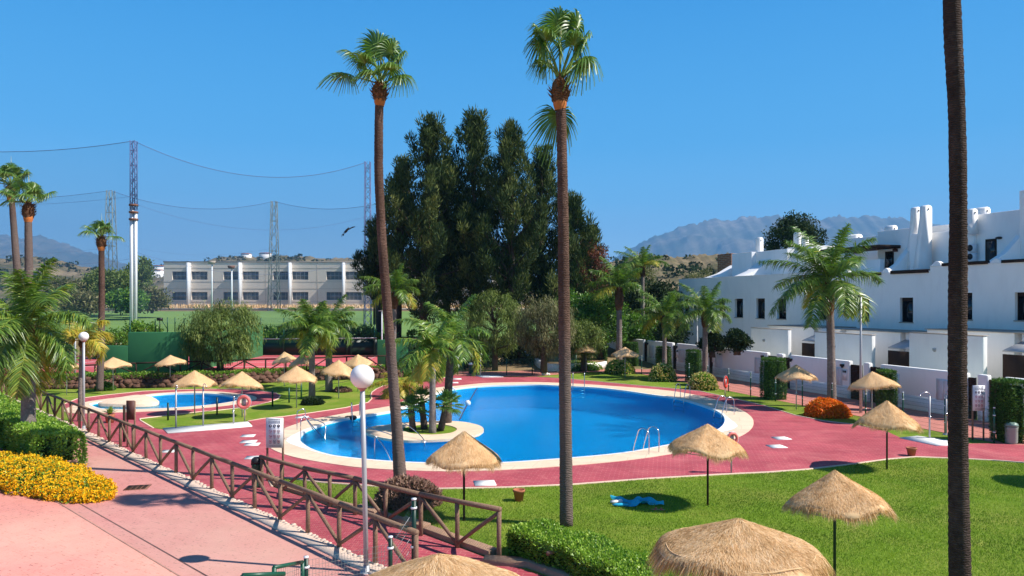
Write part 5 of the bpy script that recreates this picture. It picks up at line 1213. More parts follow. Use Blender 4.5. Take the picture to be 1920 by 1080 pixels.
# small wire enclosure on top of the green wall
t_ = thing('wire_enclosure', 'green wire enclosure with braced posts on top of the tall green wall', 'fence', (X(315, Yg), Yg, Z(622, Yg))); o = t_.location
pp = [(291, 598), (314, 595), (328, 595), (345, 596)]
for px, py in pp:
    mb = MB(); x = X(px, Yg + .3); mb.tube([(x, Yg + .3, Z(623, Yg)), (x, Yg + .3, Z(py, Yg + .3))], .035, 6); mb.build('post', M['green_metal'], t_, o)
mb = MB(); mb.tube([(X(297, Yg), Yg + .3, Z(597, Yg)), (X(312, Yg), Yg + .3, Z(620, Yg))], .025, 5); mb.build('brace', M['green_metal'], t_, o); mb = MB(); mb.tube([(X(345, Yg), Yg + .3, Z(596, Yg)), (X(330, Yg), Yg + .3, Z(620, Yg))], .025, 5); mb.build('brace', M['green_metal'], t_, o)
wire_panel('wire_mesh', M['chain'], t_, [(X(291, Yg), Yg + .3, Z(622, Yg)), (X(350, Yg), Yg + .3, Z(622, Yg))], [.95, .95], o)
mb = MB(); x = X(241, Yg); mb.tube([(x, Yg + .2, Z(640, Yg)), (x, Yg + .2, Z(594, Yg))], .045, 8); tag(mb.build('fence_post', M['green_metal']), 'lone green post standing at the step of the tall green wall', 'post')
t_ = thing('floodlight', 'small dark floodlight on the green wire enclosure', 'floodlight', (X(297, Yg), Yg + .2, Z(606, Yg))); mb = MB(); mb.box((0, 0, .27), (.35, .2, .2)); mb.build('lamp_head', M['black'], t_); mb = MB(); mb.tube([(0, 0, -.6), (0, 0, .2)], .03, 6); mb.build('stem', M['black'], t_)

# rough stone retaining wall
sw = [(70,730.5),(120,729),(200,728),(300,727),(400,724),(455,721),(520,716.5),(600,713),(700,710),(760,707)]
swl = gl(sw); t_ = thing('stone_wall', 'rough brown boulder wall along the back of the lawn', 'wall', swl[4]); o = swl[4]; r = rngf(14); mb = MB()
for i in range(len(swl) - 1):
    a, b = swl[i], swl[i + 1]; ln = (b - a).length; m_ = max(1, int(ln / .42))
    for k in range(m_):
        for row in range(3):
            q = a.lerp(b, (k + .5 * (row % 2) + .2 * r.random()) / m_); sz = .22 + .08 * r.random()
            mb.sphere((q.x, q.y + .18 * row + r.normal() * .05, .13 + .24 * row), 1, 8, sc=(sz * 1.25, sz, sz * .75)); v_ = mb.v[-1]; cc = v_.mean(0); v_ += r.normal(size=v_.shape) * .045
mb.build('boulders', M['stone'], t_, o)
mb = MB(); 
for i in range(len(swl) - 1):
    a, b = swl[i], swl[i + 1]; mb.hexa([(a.x, a.y + .25, 0), (b.x, b.y + .25, 0), (b.x, b.y + 1.6, 0), (a.x, a.y + 1.6, 0), (a.x, a.y + .3, .62), (b.x, b.y + .3, .62), (b.x, b.y + 1.6, .79), (a.x, a.y + 1.6, .79)])
mb.build('earth_bank', M['earth'], t_, o)
r = rngf(15); n = 15000; s = r.random(n) * (len(swl) - 1); k = s.astype(int); f_ = (s - k)[:, None]
A = np.array([list(p) for p in swl]); q = A[k] * (1 - f_) + A[k + 1] * f_; q[:, 1] += .12 + r.random(n) * .8; q[:, 2] = .58 + r.random(n) * .36 + .05 * np.sin(q[:, 0] * 2)
mb = MB(); leaf_quads(q, unit(rand_dirs(n, r) + np.array([0, -.4, .5])), .13, .06, r, np.clip(.4 + r.normal(size=n) * .2, 0, 1), mb); ob = mb.build('low_hedge', M['hedge']); ob.location = (0, 0, 0)
tag(ob, 'low green hedge running along the top of the boulder wall', 'hedge')
# pylons and nets
def lattice(th, o, x, y, z0, z1, wd, m, name='lattice_mast', wt=None, pitch=1.0, rad=.05):
    wt = wt or wd; mb = MB(); n_ = max(4, int((z1 - z0) / (wd * pitch)))
    def cor(q): w_ = wd + (wt - wd) * q; return [(x + sx * w_ / 2, y + sy * w_ / 2, z0 + (z1 - z0) * q) for sx, sy in ((-1, -1), (1, -1), (1, 1), (-1, 1))]
    for k in range(4): mb.tube([cor(0)[k], cor(1)[k]], rad, 5)
    for i in range(n_):
        a = cor(i / n_); b = cor((i + 1) / n_)
        for k in range(4):
            k2 = (k + 1) % 4; mb.tube([a[k], b[k2]] if i % 2 else [a[k2], b[k]], rad * .6, 4, cap=False)
            if i % 3 == 0: mb.tube([a[k], a[k2]], rad * .6, 4, cap=False)
    return mb.build(name, M[m], th, o)
def pylon(label, px, Y, ybase, ytop, ysplit, wd, mtop, lower=None, wt=None):
    x = X(px, Y); zb = ground_z(x, Y); t_ = thing('net_pylon', label, 'pylon', (x, Y, zb), 'tall pylons holding the ball net'); o = t_.location
    zs = Z(ysplit, Y) if ysplit else zb; zt = Z(ytop, Y)
    if lower == 'column':
        mb = MB(); mb.box((x - wd * .32, Y, (zb + zs) / 2), (wd * .5, wd * .6, zs - zb)); mb.box((x + wd * .34, Y + .1, (zb + zs - .6) / 2), (wd * .35, wd * .5, zs - zb - .6)); mb.build('column', M['white_paint'], t_, o)
        mb = MB()
        for k in range(3): mb.box((x, Y, zs - 1.4 + k * .8), (wd * 1.25, wd * 1.05, .22))
        mb.build('collar', M['rust'], t_, o)
        lattice(t_, o, x, Y, zs - .3, zt, wd * .85, mtop, rad=.055)
    else: lattice(t_, o, x, Y, zb, zt, wd, mtop, wt=wt, rad=.05 * (Y / 90))
    return Vector((x, Y, zt)), zb
p1, z1_ = pylon('tallest net pylon, white column below and blue lattice above, left side', 250.5, 84, 620, 264, 388, .62, 'blue_metal', 'column')
p2, z2_ = pylon('slim grey lattice net pylon left of the tallest one', 207.5, 138, 585, 357, None, 2.0, 'grn_lattice', wt=1.0)
p3, z3_ = pylon('dark blue lattice net pylon partly behind the leaning fan palm', 689.5, 98, 620, 303, None, .85, 'blue_metal', wt=.65)
p4, z4_ = pylon('green grey lattice net pylon in front of the beige building', 514, 146, 600, 377, None, 1.9, 'grn_lattice', wt=.9)
def cable(mb, a, b, sag, rad=.03, n=24):
    a, b = Vector(a), Vector(b); mb.tube([a.lerp(b, i / n) - Vector((0, 0, sag * 4 * (i / n) * (1 - i / n))) for i in range(n + 1)], rad, 5)
def ballnet(label, a, b, sag, zlow, levels):
    t_ = thing('ball_net', label, 'net', (a + b) / 2, 'ball nets hung between the pylons'); o = t_.location
    mb = MB(); cable(mb, a, b, sag, .035)
    for q in levels: cable(mb, (a.x, a.y, zlow + (a.z - zlow) * q), (b.x, b.y, zlow + (b.z - zlow) * q), sag * .8, .014)
    mb.build('cable', M['blue_metal'], t_, o)
    n = 24; mb = MB(); v = []
    for i in range(n + 1):
        p = a.lerp(b, i / n); v += [(p.x, p.y, zlow), (p.x, p.y, p.z - sag * 4 * (i / n) * (1 - i / n))]
    mb.add(v, [[2 * i, 2 * i + 2, 2 * i + 3, 2 * i + 1] for i in range(n)]); mb.build('netting', M['net'], t_, o)
m = bpy.data.materials.new('fine_netting'); n_ = nodes(m); ou = n_.nodes.new('ShaderNodeOutputMaterial'); df = n_.nodes.new('ShaderNodeBsdfDiffuse'); df.inputs[0].default_value = (.10, .16, .28, 1)
tr = n_.nodes.new('ShaderNodeBsdfTransparent'); mx = n_.nodes.new('ShaderNodeMixShader'); mx.inputs[0].default_value = .11
n_.links.new(tr.outputs[0], mx.inputs[1]); n_.links.new(df.outputs[0], mx.inputs[2]); n_.links.new(mx.outputs[0], ou.inputs[0]); M['net'] = m
ballnet('near ball net sagging between the tallest pylon and the blue one behind the leaning palm', p1, p3, 3.0, 3, (.66, .4))
ballnet('ball net running left from the tallest pylon out of the picture', p1, P(-260, 262, 84), 1.3, 3, (.7, .36))
ballnet('far ball net between the slim grey pylon and the green grey one', p2, p4, 2.4, 5, (.55, .3))
ballnet('far ball net running left from the slim grey pylon', p2, P(-300, 352, 138), 2.0, 5, (.5,))
ballnet('far ball net between the green grey pylon and the conifers', p4, P(760, 368, 120), 1.8, 5, (.5,))
# floodlight masts at the field
def mast(label, px, Y, ytop, ybase, head=1.6, m='white_paint', hc='concrete'):
    x = X(px, Y); zt = Z(ytop, Y); t_ = thing('floodlight_mast', label, 'floodlight', (x, Y, ground_z(x, Y)), 'floodlight masts round the field'); o = t_.location
    mb = MB(); mb.tube([(x, Y, o.z), (x, Y, zt)], [.18, .12], 8); mb.build('mast', M[m], t_, o); mb = MB(); mb.box((x, Y - .2, zt + .1), (head * .75, .5, .5), taper=1.2); mb.build('lamp_head', M[hc], t_, o)
mast('pale floodlight mast before the left half of the beige building', 397.5, 140, 493, 580, 1.5); mast('shorter floodlight mast with dark lamp before the beige building', 434.5, 128, 502, 570, 1.2, hc='rust')
mast('thin dark floodlight mast right of the blue pylon', 702, 100, 501, 640, .7, 'black', 'black')
t_ = thing('basketball_hoop', 'white basketball backboard on a post beyond the green field', 'basketball hoop', (X(264, 140), 140, ground_z(0, 140))); o = t_.location
mb = MB(); mb.box((X(264.5, 140), 140, Z(559.5, 140)), (1.45, .08, .85)); mb.build('backboard', M['white_paint'], t_, o); mb = MB(); mb.tube([(X(262, 140), 140.2, o.z), (X(262, 140), 140.2, Z(562, 140))], .09, 8); mb.build('post', M['grey_metal'], t_, o)
mb = MB(); bx, by, bz = X(264.5, 140), 139.92, Z(560, 140); 
for q in ((-.25, 0, .03, .4), (.25, 0, .03, .4), (0, .2, .5, .03), (0, -.2, .5, .03)): mb.box((bx + q[0], by, bz + q[1]), (q[2], .03, q[3]))
mb.build('target_square', M['grey_metal'], t_, o)

# ------------------------------------------------------------------ hills and mountains
def ridge(name, prof, Y0, Yr, Y1, mat, seed, amp, nx=260, ny=34, label=None, px_range=None):
    r = rngf(seed); prof = np.array(prof, dtype=float); xs = np.linspace(prof[0, 0], prof[-1, 0], nx); ph = r.random((40, 3)) * 6.28
    ys = np.concatenate([np.linspace(Y0, Yr, ny), np.linspace(Yr, Y1, 8)[1:]]); v = []
    zr = H + (HY - np.interp(xs, prof[:, 0], prof[:, 1])) / F * Yr
    zr = zr * (1 + .012 * np.sin(xs * .11 + seed) + .010 * np.sin(xs * .27 + 2 * seed) + .012 * np.abs(np.sin(xs * .061)) * np.sin(xs * .6))
    def fbm(a, b):
        s = 0; 
        for o_ in range(5): f_ = 2.0 ** o_; s = s + (1 - np.abs(np.sin(a * f_ + ph[o_, 0] + 1.7 * np.sin(b * f_ * .6 + ph[o_, 1])))) / f_ ** .9
        return s / 2 - .5
    G_ = []
    for y in ys:
        q = (y - Y0) / (Yr - Y0) if y <= Yr else max(0, (Y1 - y) / (Y1 - Yr)); q = max(0, min(1, q))
        base = q ** 1.2; x = (xs - HX) / F * Yr * (.55 + .45 * y / Yr)
        nz = fbm(x / (Yr * .055), y / (Yr * .07)) * amp * math.sin(math.pi * min(.94, q)) if y <= Yr else 0
        G_.append(np.stack([x, np.full(nx, y), zr * base + nz * zr * .5 - (3 if q == 0 else 0)], 1))
    G_ = np.array(G_); m_ = len(ys); i = np.arange(m_ - 1)[:, None] * nx + np.arange(nx - 1)[None]
    mb = MB(); mb.add(G_.reshape(-1, 3), np.stack([i, i + 1, i + nx + 1, i + nx], -1).reshape(-1, 4)); ob = mb.build(name, mat, smooth=True); ob['kind'] = 'structure'; return G_
def rock_mat(name, stops, s1, s2):
    m, n, b, _ = base_mat(name, .95, .05); v = coords(n); c = ramp(n, noise(n, v, s1, 10, .72, .8), stops)
    c = mixc(n, ramp(n, noise(n, v, s2, 4, .6), [(.45, (0, 0, 0)), (.62, (.8, .8, .8))]), c, stops[0][1]); n.links.new(c, b.inputs['Base Color']); return m
m_mt = rock_mat('mountain_rock', [(.35, (.08, .09, .06)), (.55, (.20, .17, .13)), (.72, (.42, .36, .30))], .004, .0012)
m_hl = rock_mat('hill_scrub', [(.35, (.06, .07, .03)), (.5, (.22, .17, .10)), (.7, (.38, .29, .18))], .035, .012)
ridge('mountain', [(1020,560),(1080,528),(1140,492),(1200,456),(1260,429),(1300,417),(1330,411),(1370,410),(1400,407),(1440,407),(1475,405),(1520,409),(1560,406),(1600,404),(1640,405),(1670,410),(1700,411),(1740,416),(1790,424),(1850,440),(1950,462),(2060,480),(2200,520),(2300,560)], 5200, 8800, 11000, m_mt, 5, .5)
ridge('mountain', [(-500,470),(-300,452),(-150,440),(-60,432),(0,438),(40,444),(70,443),(95,448),(130,460),(170,472),(205,484),(240,495),(290,505),(340,513),(420,530),(500,560)], 4800, 8200, 10500, m_mt, 6, .5)
h1 = ridge('hill', [(-300,520),(-100,492),(0,486),(60,482),(110,488),(160,500),(240,512),(280,510),(320,500),(360,494),(390,489),(405,483),(440,479),(500,481),(560,480),(620,484),(690,483),(720,487),(800,492),(900,500),(1000,520),(1100,545)], 330, 620, 900, m_hl, 7, .35)
h2 = ridge('hill', [(1020,560),(1080,520),(1140,492),(1200,480),(1240,477),(1262,482),(1300,478),(1330,476),(1352,474),(1400,480),(1480,500),(1600,520),(1800,540),(2000,556)], 170, 340, 500, m_hl, 8, .35)
r = rngf(16); mb = MB()
for Gd, n_b, s_ in ((h1, 900, 1.9), (h2, 420, 1.5)):
    rows = Gd[6:36].reshape(-1, 3); ctr = rows[r.choice(len(rows), n_b)] + r.normal(size=(n_b, 3)) * np.array([2.5, 3, .1]); k = 34
    cc = np.repeat(ctr, k, 0); sz = np.repeat(s_ * (.5 + 1.0 * r.random(n_b)), k)[:, None]; u = rand_dirs(len(cc), r)
    leaf_quads(cc + u * sz * .7 * np.array([1.2, 1, .8]) + np.array([0, 0, .6]), unit(u + np.array([0, 0, .4])), sz[:, 0] * .8, sz[:, 0] * .6, r, np.clip(.5 + r.normal(size=len(cc)) * .2, 0, 1), mb)
tag(mb.build('scrub', M['dark']), 'scattered scrub and small trees covering the dry hills', 'scrub', kind='stuff')
for i, (px, py, Y, w_, h_, lb) in enumerate(((300,503,560,9,3.4,'small pale house on the hill left of the beige building'),(498,478,610,9,2.6,'small white villa on the crest of the hill above the beige building'),(462,479,610,7,2.4,'lower white villa on the hill crest left of the far pylon'),(292,512,520,10,4,'small cream house at the left foot of the hill'))):
    b_ = P(px, py, Y); t_ = thing('hill_house', lb, 'house', b_, 'tiny houses on the hills'); mb = MB(); mb.box((0, 0, -h_), (w_, 6, h_ * 3)); mb.build('wall', M['white'], t_)
    mb = MB(); mb.box((0, 0, h_ * .5 + .25), (w_ * 1.06, 6.4, .5), taper=.7); mb.build('roof', M['terracotta'], t_)
# ------------------------------------------------------------------ thatched umbrellas
def thatch(r, rad, drop, n_f, n_s, fr=.16, K=30, wob=.03):
    """cone of straw: solid body + fibres; apex at z=0"""
    mb = MB(); seg = 48; prof = [(0, .03), (.03, .0), (.11, -.09), (.30, -.28), (.55, -.52), (.80, -.76), (.94, -.91), (1.0, -1.02), (.99, -1.10), (.93, -1.08), (.6, -.62), (.2, -.18)]
    v = []
    ph = r.random(4) * 6.28
    def sag(a, th, z): return drop * z * (1 + .05 * np.sin(5 * th + ph[2])) + .035 * a * a * np.sin(4 * th + ph[3]) + .03 * a ** 3 * np.sin(2 * th + ph[0])
    for (a, z) in prof:
        for j in range(seg):
            th = j / seg * 6.283; w_ = 1 + wob * a * math.sin(3 * th + ph[0]) + wob * .6 * a * math.sin(7 * th + ph[1])
            v.append([rad * a * w_ * math.cos(th), rad * a * w_ * math.sin(th), float(sag(a, th, z))])
    v = np.array(v); v[seg:] += r.normal(size=(len(v) - seg, 3)) * .006
    mb.add(v, [[i * seg + j, (i + 1) * seg + j, (i + 1) * seg + (j + 1) % seg, i * seg + (j + 1) % seg] for i in range(len(prof) - 1) for j in range(seg)], .55)
    pa = np.array(prof)[:8]
    # fibres lying on the cone
    n = n_s; a = np.sqrt(r.random(n)) * .97; th = r.random(n) * 6.283; z = sag(a, th, np.interp(a, pa[:, 0], pa[:, 1]))
    slope = np.interp(a, (pa[:-1, 0] + pa[1:, 0]) / 2, np.diff(pa[:, 1]) / np.maximum(np.diff(pa[:, 0]), .02)) * drop / rad
    base = np.stack([rad * a * np.cos(th), rad * a * np.sin(th), z + .014 + .016 * r.random(n)], 1)
    tw = r.normal(size=n) * .7; d = unit(np.stack([np.cos(th + tw), np.sin(th + tw), slope + .10 + .15 * r.random(n)], 1))
    pt = .5 + .16 * np.sin(th * 5 + a * 9 + ph[0]) * np.sin(a * 14 + ph[1])
    blades(base, d, .045 + .07 * r.random(n), .006, .15, mb, np.clip(pt + r.normal(size=n) * .22, 0, 1), K=2, side=unit(np.cross(d, rand_dirs(n, r) * .3 + np.array([0, 0, 1.0]))))
    # hanging fringe
    n = n_f; th = r.random(n) * 6.283; a = .93 + .08 * r.random(n); base = np.stack([rad * a * np.cos(th), rad * a * np.sin(th), sag(a, th, -(1.0 - .05 * r.random(n)))], 1)
    d = unit(np.stack([np.cos(th + r.normal(size=n) * .3) * .75, np.sin(th + r.normal(size=n) * .3) * .75, -.55 - .5 * r.random(n)], 1))
    tuft = .75 + .35 * np.sin(th * 11 + ph[2]) * np.sin(th * 5 + ph[0])
    blades(base, d, fr * (.5 + .9 * r.random(n)) * tuft, .007, .35, mb, np.clip(.42 + r.normal(size=n) * .25, 0, 1), K=2, side=unit(np.cross(d, rand_dirs(n, r))))
    return mb
protos = []
def make_umbrella(seed, rad, drop, n_f, n_s, h, pole_m, tilt=(0, 0), fr=.16, pr=.028):
    r = rngf(seed); t_ = thing('thatched_umbrella', 'x', 'umbrella', (0, 0, 0), 'thatched umbrellas on the lawns')
    mb = MB(); mb.tube([(0, 0, -.05), (0, 0, h * .5), (0, 0, h - .06)], pr, 10); mb.build('pole', M[pole_m], t_)
    c = thatch(r, rad, drop, n_f, n_s, fr).build('thatched_canopy', M['straw'], t_); c.location = (0, 0, h); c.rotation_euler = (tilt[0], tilt[1], seed)
    mb = MB()
    for k in range(8):
        a = k * math.pi / 4; mb.tube([(0, 0, -.14), (rad * .9 * math.cos(a), rad * .9 * math.sin(a), -drop * 1.06)], .012, 5)
    mb.tube([(rad * .9 * math.cos(a), rad * .9 * math.sin(a), -drop * 1.08) for a in np.linspace(0, 6.283, 25)], .010, 5)
    mb.build('rib_frame', M['grey_metal'], t_).location = (0, 0, h)
    return t_
UL = [ # apex px, apex py, base py, half width px, eave drop px, label, tilt, detail, pole
 (870,810,977,66,50,'thatched umbrella on the near lawn standing in front of the pool island',(0,.03),3,'timber'),
 (1327,796,948,67,44,'thatched umbrella on the near lawn whose shadow falls on the blue towel',(0,0.02),3,'timber'),
 (1663,752,880,54,43,'thatched umbrella on the near lawn beside the terracotta pot on the deck',(0,.02),3,'dk_green'),
 (1565,884,1092,88,62,'tilted thatched umbrella on a dark leaning pole in the right foreground',(0,.10),4,'dk_green'),
 (1493,684,768,35,24,'thatched umbrella between the wide clipped cypress and the shaggy feather palm',(0,0),2,'grey_metal'),
 (1635,697,791,42,32,'windblown thatched umbrella right of the street lamp by the garden gates',(0,.05),2,'grey_metal'),
 (1172,651,708,25,15,'thatched umbrella in front of the first flowering bush on the far right lawn',(0,0),1,'grey_metal'),
 (1099,645,698,21,15,'farthest thatched umbrella, beside the white planter',(0,0),1,'timber'),
 (365,695,777,37,25,'thatched umbrella between the paddling pool and the two slim showers',(0,0),2,'grey_metal'),
 (454,697,782,37,25,'thatched umbrella just behind the faded lifebuoy',(0,0),2,'grey_metal'),
 (556,686,765,36,26,'thatched umbrella in front of the left lawn feather palm',(0,0),2,'grey_metal'),
 (635,675,747,30,22,'thatched umbrella in front of the right lawn feather palm',(0,0),2,'grey_metal'),
 (671,665,734,27,18,'thatched umbrella directly behind the big white globe lamp',(0,0),1,'grey_metal'),
 (533,660,725,23,16,'small thatched umbrella before the red court, left of a darker one',(0,0),1,'grey_metal'),
 (565,665,733,23,15,'small tilted shaded umbrella before the red court',(0,-.12),1,'grey_metal'),
 (212,670,733,29,17,'thatched umbrella right of the left fan palm, in front of the boulder wall',(0,0),1,'grey_metal'),
 (319,666,726,26,17,'ragged thatched umbrella in front of the tall green wall',(0,-.05),1,'grey_metal'),
 (125,674,741,24,14,'thatched umbrella at the far left half hidden by drooping palm fronds',(0,0),1,'grey_metal'),
 (2043,760,909,60,44,'thatched umbrella just outside the right picture edge, casting the round shadow',(0,0),1,'timber')]
near = {}
for i, (ax, ay, by, hw, dr, lab, tl, det, pm) in enumerate(UL):
    b = G(ax, by); s = F / b.y; h = (by - ay) / s; rad = hw / s; drop = dr / s * .98
    nf, ns = {1: (1100, 2200), 2: (1800, 4200), 3: (3600, 11000), 4: (5000, 18000)}[det]
    key = det if det < 3 else None
    if det == 1 and 1 in near or det == 2 and 2 in near and i % 2:
        u = copy_tree(near[det][0]); u.location = b; sc = rad / near[det][1]; u.scale = (sc, sc, h / near[det][2]); u['label'] = lab; u.rotation_euler = (0, 0, i * 1.7)
        for ch in u.children:
            if ch.name.startswith('thatched'): ch.rotation_euler = (math.sin(i * 2.3) * .09, math.cos(i * 3.1) * .09, i * .8)
    else:
        u = make_umbrella(200 + i, rad, drop, nf, ns, h, pm, tl, .17 if det > 2 else .16, .03); u.location = b; u['label'] = lab
        if det < 3: near[det] = (u, rad, h)
for nm, ax, ay, Yv, rad, drop, lab in (('a', 1385, 976, 10.0, 1.03, .40, 'largest thatched umbrella in the bottom foreground with a stitched seam round its rim'), ('b', 822, 1043, 9.0, 1.0, .40, 'thatched umbrella cut by the bottom picture edge, right of the globe lamp foot')):
    z = H - (ay - HY) / F * Yv; u = make_umbrella(300 + ord(nm), rad, drop, 6000, 34000, z, 'dk_green', (0, .0), .26); u.location = (X(ax, Yv), Yv, 0); u['label'] = lab
    if nm == 'a':
        mb = MB(); mb.tube([(rad * .93 * math.cos(a), rad * .93 * math.sin(a), z - drop * .87 + .012 * math.sin(a * 9)) for a in np.linspace(0, 6.283, 60)], .007, 6, t=.6); mb.build('rim_cord', M['straw'], u)

# ------------------------------------------------------------------ log fences
def log_fence(label, posts, heights, types, ext0=None, ext1=None, loc=None, skip_rail=()):
    """posts: ground points; types A: braces meet at the top, B: at the foot"""
    r = rngf(len(posts)); t_ = thing('log_fence', label, 'fence', loc or posts[0]); o = t_.location
    for p, h in zip(posts, heights):
        mb = MB(); j = r.normal(size=2) * .008; mb.tube([(p.x, p.y, -.05), (p.x + j[0], p.y + j[1], h * .5), (p.x, p.y, h - .04)], [.058, .052, .055], 9); mb.build('post', M['log'], t_, o, smooth=True)
    for i in range(len(posts) - 1):
        a, b = posts[i], posts[i + 1]; ha, hb = heights[i], heights[i + 1]
        if types[i] == 'A': lo, hi, ll, lh = b, a, .14, ha - .10
        else: lo, hi, ll, lh = a, b, .14, hb - .10
        d = (hi - lo).normalized(); mb = MB(); mb.tube([lo + d * .05 + Vector((0, 0, ll)), (lo + hi) / 2 + Vector((0, 0, (ll + lh) / 2 + .01)), hi - d * .05 + Vector((0, 0, lh))], [.042, .047, .042], 8); mb.build('brace', M['log'], t_, o, smooth=True)
    pts = list(zip(posts, heights)); k = 0
    while k < len(pts) - 1:
        e = min(k + 2, len(pts) - 1); mb = MB(); a = pts[k]; b = pts[e]
        A_ = a[0] + Vector((0, 0, a[1])); B_ = b[0] + Vector((0, 0, b[1])); d = (B_ - A_).normalized()
        if k == 0 and ext0: A_ = A_ - d * ext0
        if e == len(pts) - 1 and ext1: B_ = B_ + d * ext1
        mid = (A_ + B_) / 2 + Vector((0, 0, r.normal() * .008)); mb.tube([A_ - d * .03, mid, B_ + d * .03], [.064, .058, .061], 10); mb.build('rail', M['log'], t_, o, smooth=True); k = e
    return t_
ts = np.arange(-1, 32) * 1.472
posts = [fl(t) for t in ts]; hs = [1.04] * len(posts); ty = ['B' if i % 2 == 0 else 'A' for i in range(len(posts))]
f1 = log_fence('long rustic log fence between the pink walkway and the red pool deck', posts, hs, ty, loc=posts[1])
wire_panel('wire_mesh', M['chain'], f1, [fl(-1.47, -.05) , fl(40, -.05)], [1.0, 1.0], f1.location)
p2x = [(491,915,857),(528,926,869),(571,938,878),(618,951,886),(666,966,897),(724,983,910),(789,1005,927),(857,1028,941),(936,1052,955)]
pp = [G(x, y) for x, y, _ in p2x]; hh = [(y - t) * pp[i].y / F for i, (x, y, t) in enumerate(p2x)]
f2 = log_fence('shorter rustic log fence along the near lawn, ending at a square corner post', pp, hh, list('ABABABABA'), ext0=.05)
wire_panel('wire_mesh', M['chain'], f2, [p + Vector((.03, .04, 0)) for p in pp], [h - .05 for h in hh], f2.location)
# court side timber rail on the boulder wall
def rail_fence(label, px_list, top_list, Yl, zb, mat='timber', loc=0):
    ps = [Vector((X(px, Y), Y, zb)) for px, Y in zip(px_list, Yl)]; t_ = thing('rail_fence', label, 'fence', ps[len(ps) // 2]); o = t_.location
    tops = [Z(t, Y) for t, Y in zip(top_list, Yl)]
    for p, z in zip(ps, tops): mb = MB(); mb.tube([p, (p.x, p.y, z)], .055, 7); mb.build('post', M[mat], t_, o)
    for i in range(len(ps) - 1):
        a, b = ps[i], ps[i + 1]; za, zb2 = tops[i], tops[i + 1]
        mb = MB(); mb.tube([(a.x, a.y, za), (b.x, b.y, zb2)], .055, 7); mb.build('rail', M['grey_metal' if False else mat], t_, o)
        lo, hi, hz = (a, b, zb2) if i % 2 == 0 else (b, a, za); mb = MB(); mb.tube([(lo.x, lo.y, lo.z + .1), (hi.x, hi.y, hz - .08)], .045, 6); mb.build('brace', M[mat], t_, o)
pxs = [-60, -10, 22, 62, 102, 140, 178, 216, 255, 297, 338, 378, 418, 458, 498, 536, 575, 612, 650, 688, 724]
Yl = [50.2 + 3.6 * max(0, (p - 150)) / 574 for p in pxs]; tops_ = [690, 689, 688.5, 688, 687, 686, 684, 682.5, 681, 679.5, 678.5, 677.5, 676, 675, 673.5, 672.5, 671.5, 670.5, 669, 668, 667]
rail_fence('dark timber rail fence on top of the boulder wall, in front of the red court', pxs, tops_, Yl, .62)

# ------------------------------------------------------------------ wire fences
def wire_fence(label, items, cap=True, mesh=True, r_=.035, mat='green_metal', mm='weld', extra=None):
    ps = [G(x, y) for x, y, t in items]; t_ = thing('wire_fence', label, 'fence', ps[0]); o = t_.location; hh = [(y - t) * p.y / F for (x, y, t), p in zip(items, ps)]
    for p, h in zip(ps, hh):
        mb = MB(); mb.tube([p, p + Vector((0, 0, h))], r_, 8); q = mb.build('post', M[mat], t_, o)
        if cap:
            mb = MB(); mb.tube([p + Vector((0, 0, h - .01)), p + Vector((0, 0, h + .03))], r_ * 1.15, 8); mb.build('cap', M['white_paint'], q, o)
            for hz in (.3, .78): mb = MB(); mb.tube([p + Vector((0, 0, h * hz)), p + Vector((0, 0, h * hz + .04))], r_ * 1.5, 8); mb.build('clamp', M['white_paint'], q, o)
    if mesh: wire_panel('wire_mesh', M[mm], t_, ps, [h * .94 for h in hh], o)
    return t_
wire_fence('green wire fence with capped posts between the lawn strip and the salmon path', [(1203,702,668),(1245,709.5,674),(1292,717.5,682),(1327,725,686),(1366,734.5,692),(1407.5,743.5,698),(1454,752.5,708),(1504.5,762,712),(1560,772,719),(1623,784,727),(1693,797.5,736),(1772,812.5,747),(1864,831,765)])
t_ = thing('wire_fence', 'thin green posts and wire on the lawn between the paddling pool and the palms', 'fence', G(407, 777)); o = t_.location
its = [(315,788,755),(407,777,745),(511,762,731),(542,755,727),(565,749,715),(611,729,703),(690,712,690)]; prev = None
for x, y, tp_ in its:
    p = G(x, y); h = (y - tp_) * p.y / F; mb = MB(); mb.tube([p, p + Vector((0, 0, h))], .045, 8); mb.build('post', M['dk_green' if x < 520 else 'green_metal'], t_, o)
    if prev:
        mb = MB(); cable(mb, prev + Vector((0, 0, .25)), p + Vector((0, 0, .25)), .05, .012, 6); mb.build('wire', M['black'], t_, o)
        if x > 520: mb = MB(); cable(mb, prev + Vector((0, 0, 1.05)), p + Vector((0, 0, 1.05)), .05, .012, 6); mb.build('wire', M['dk_green'], t_, o)
    prev = p
# far fence with green posts behind the deck
wire_fence('low green wire fence along the far edge of the red deck', [(858,703,668),(868,702,668),(892,702.5,674),(950,703,672),(998,702.5,668),(1080,700,664)], cap=False, mm='chain')
wire_fence('low wire fence on the far left beyond the feather palm', [(-80,715,660),(15,716,660),(70,712,655)], cap=False, mm='chain')
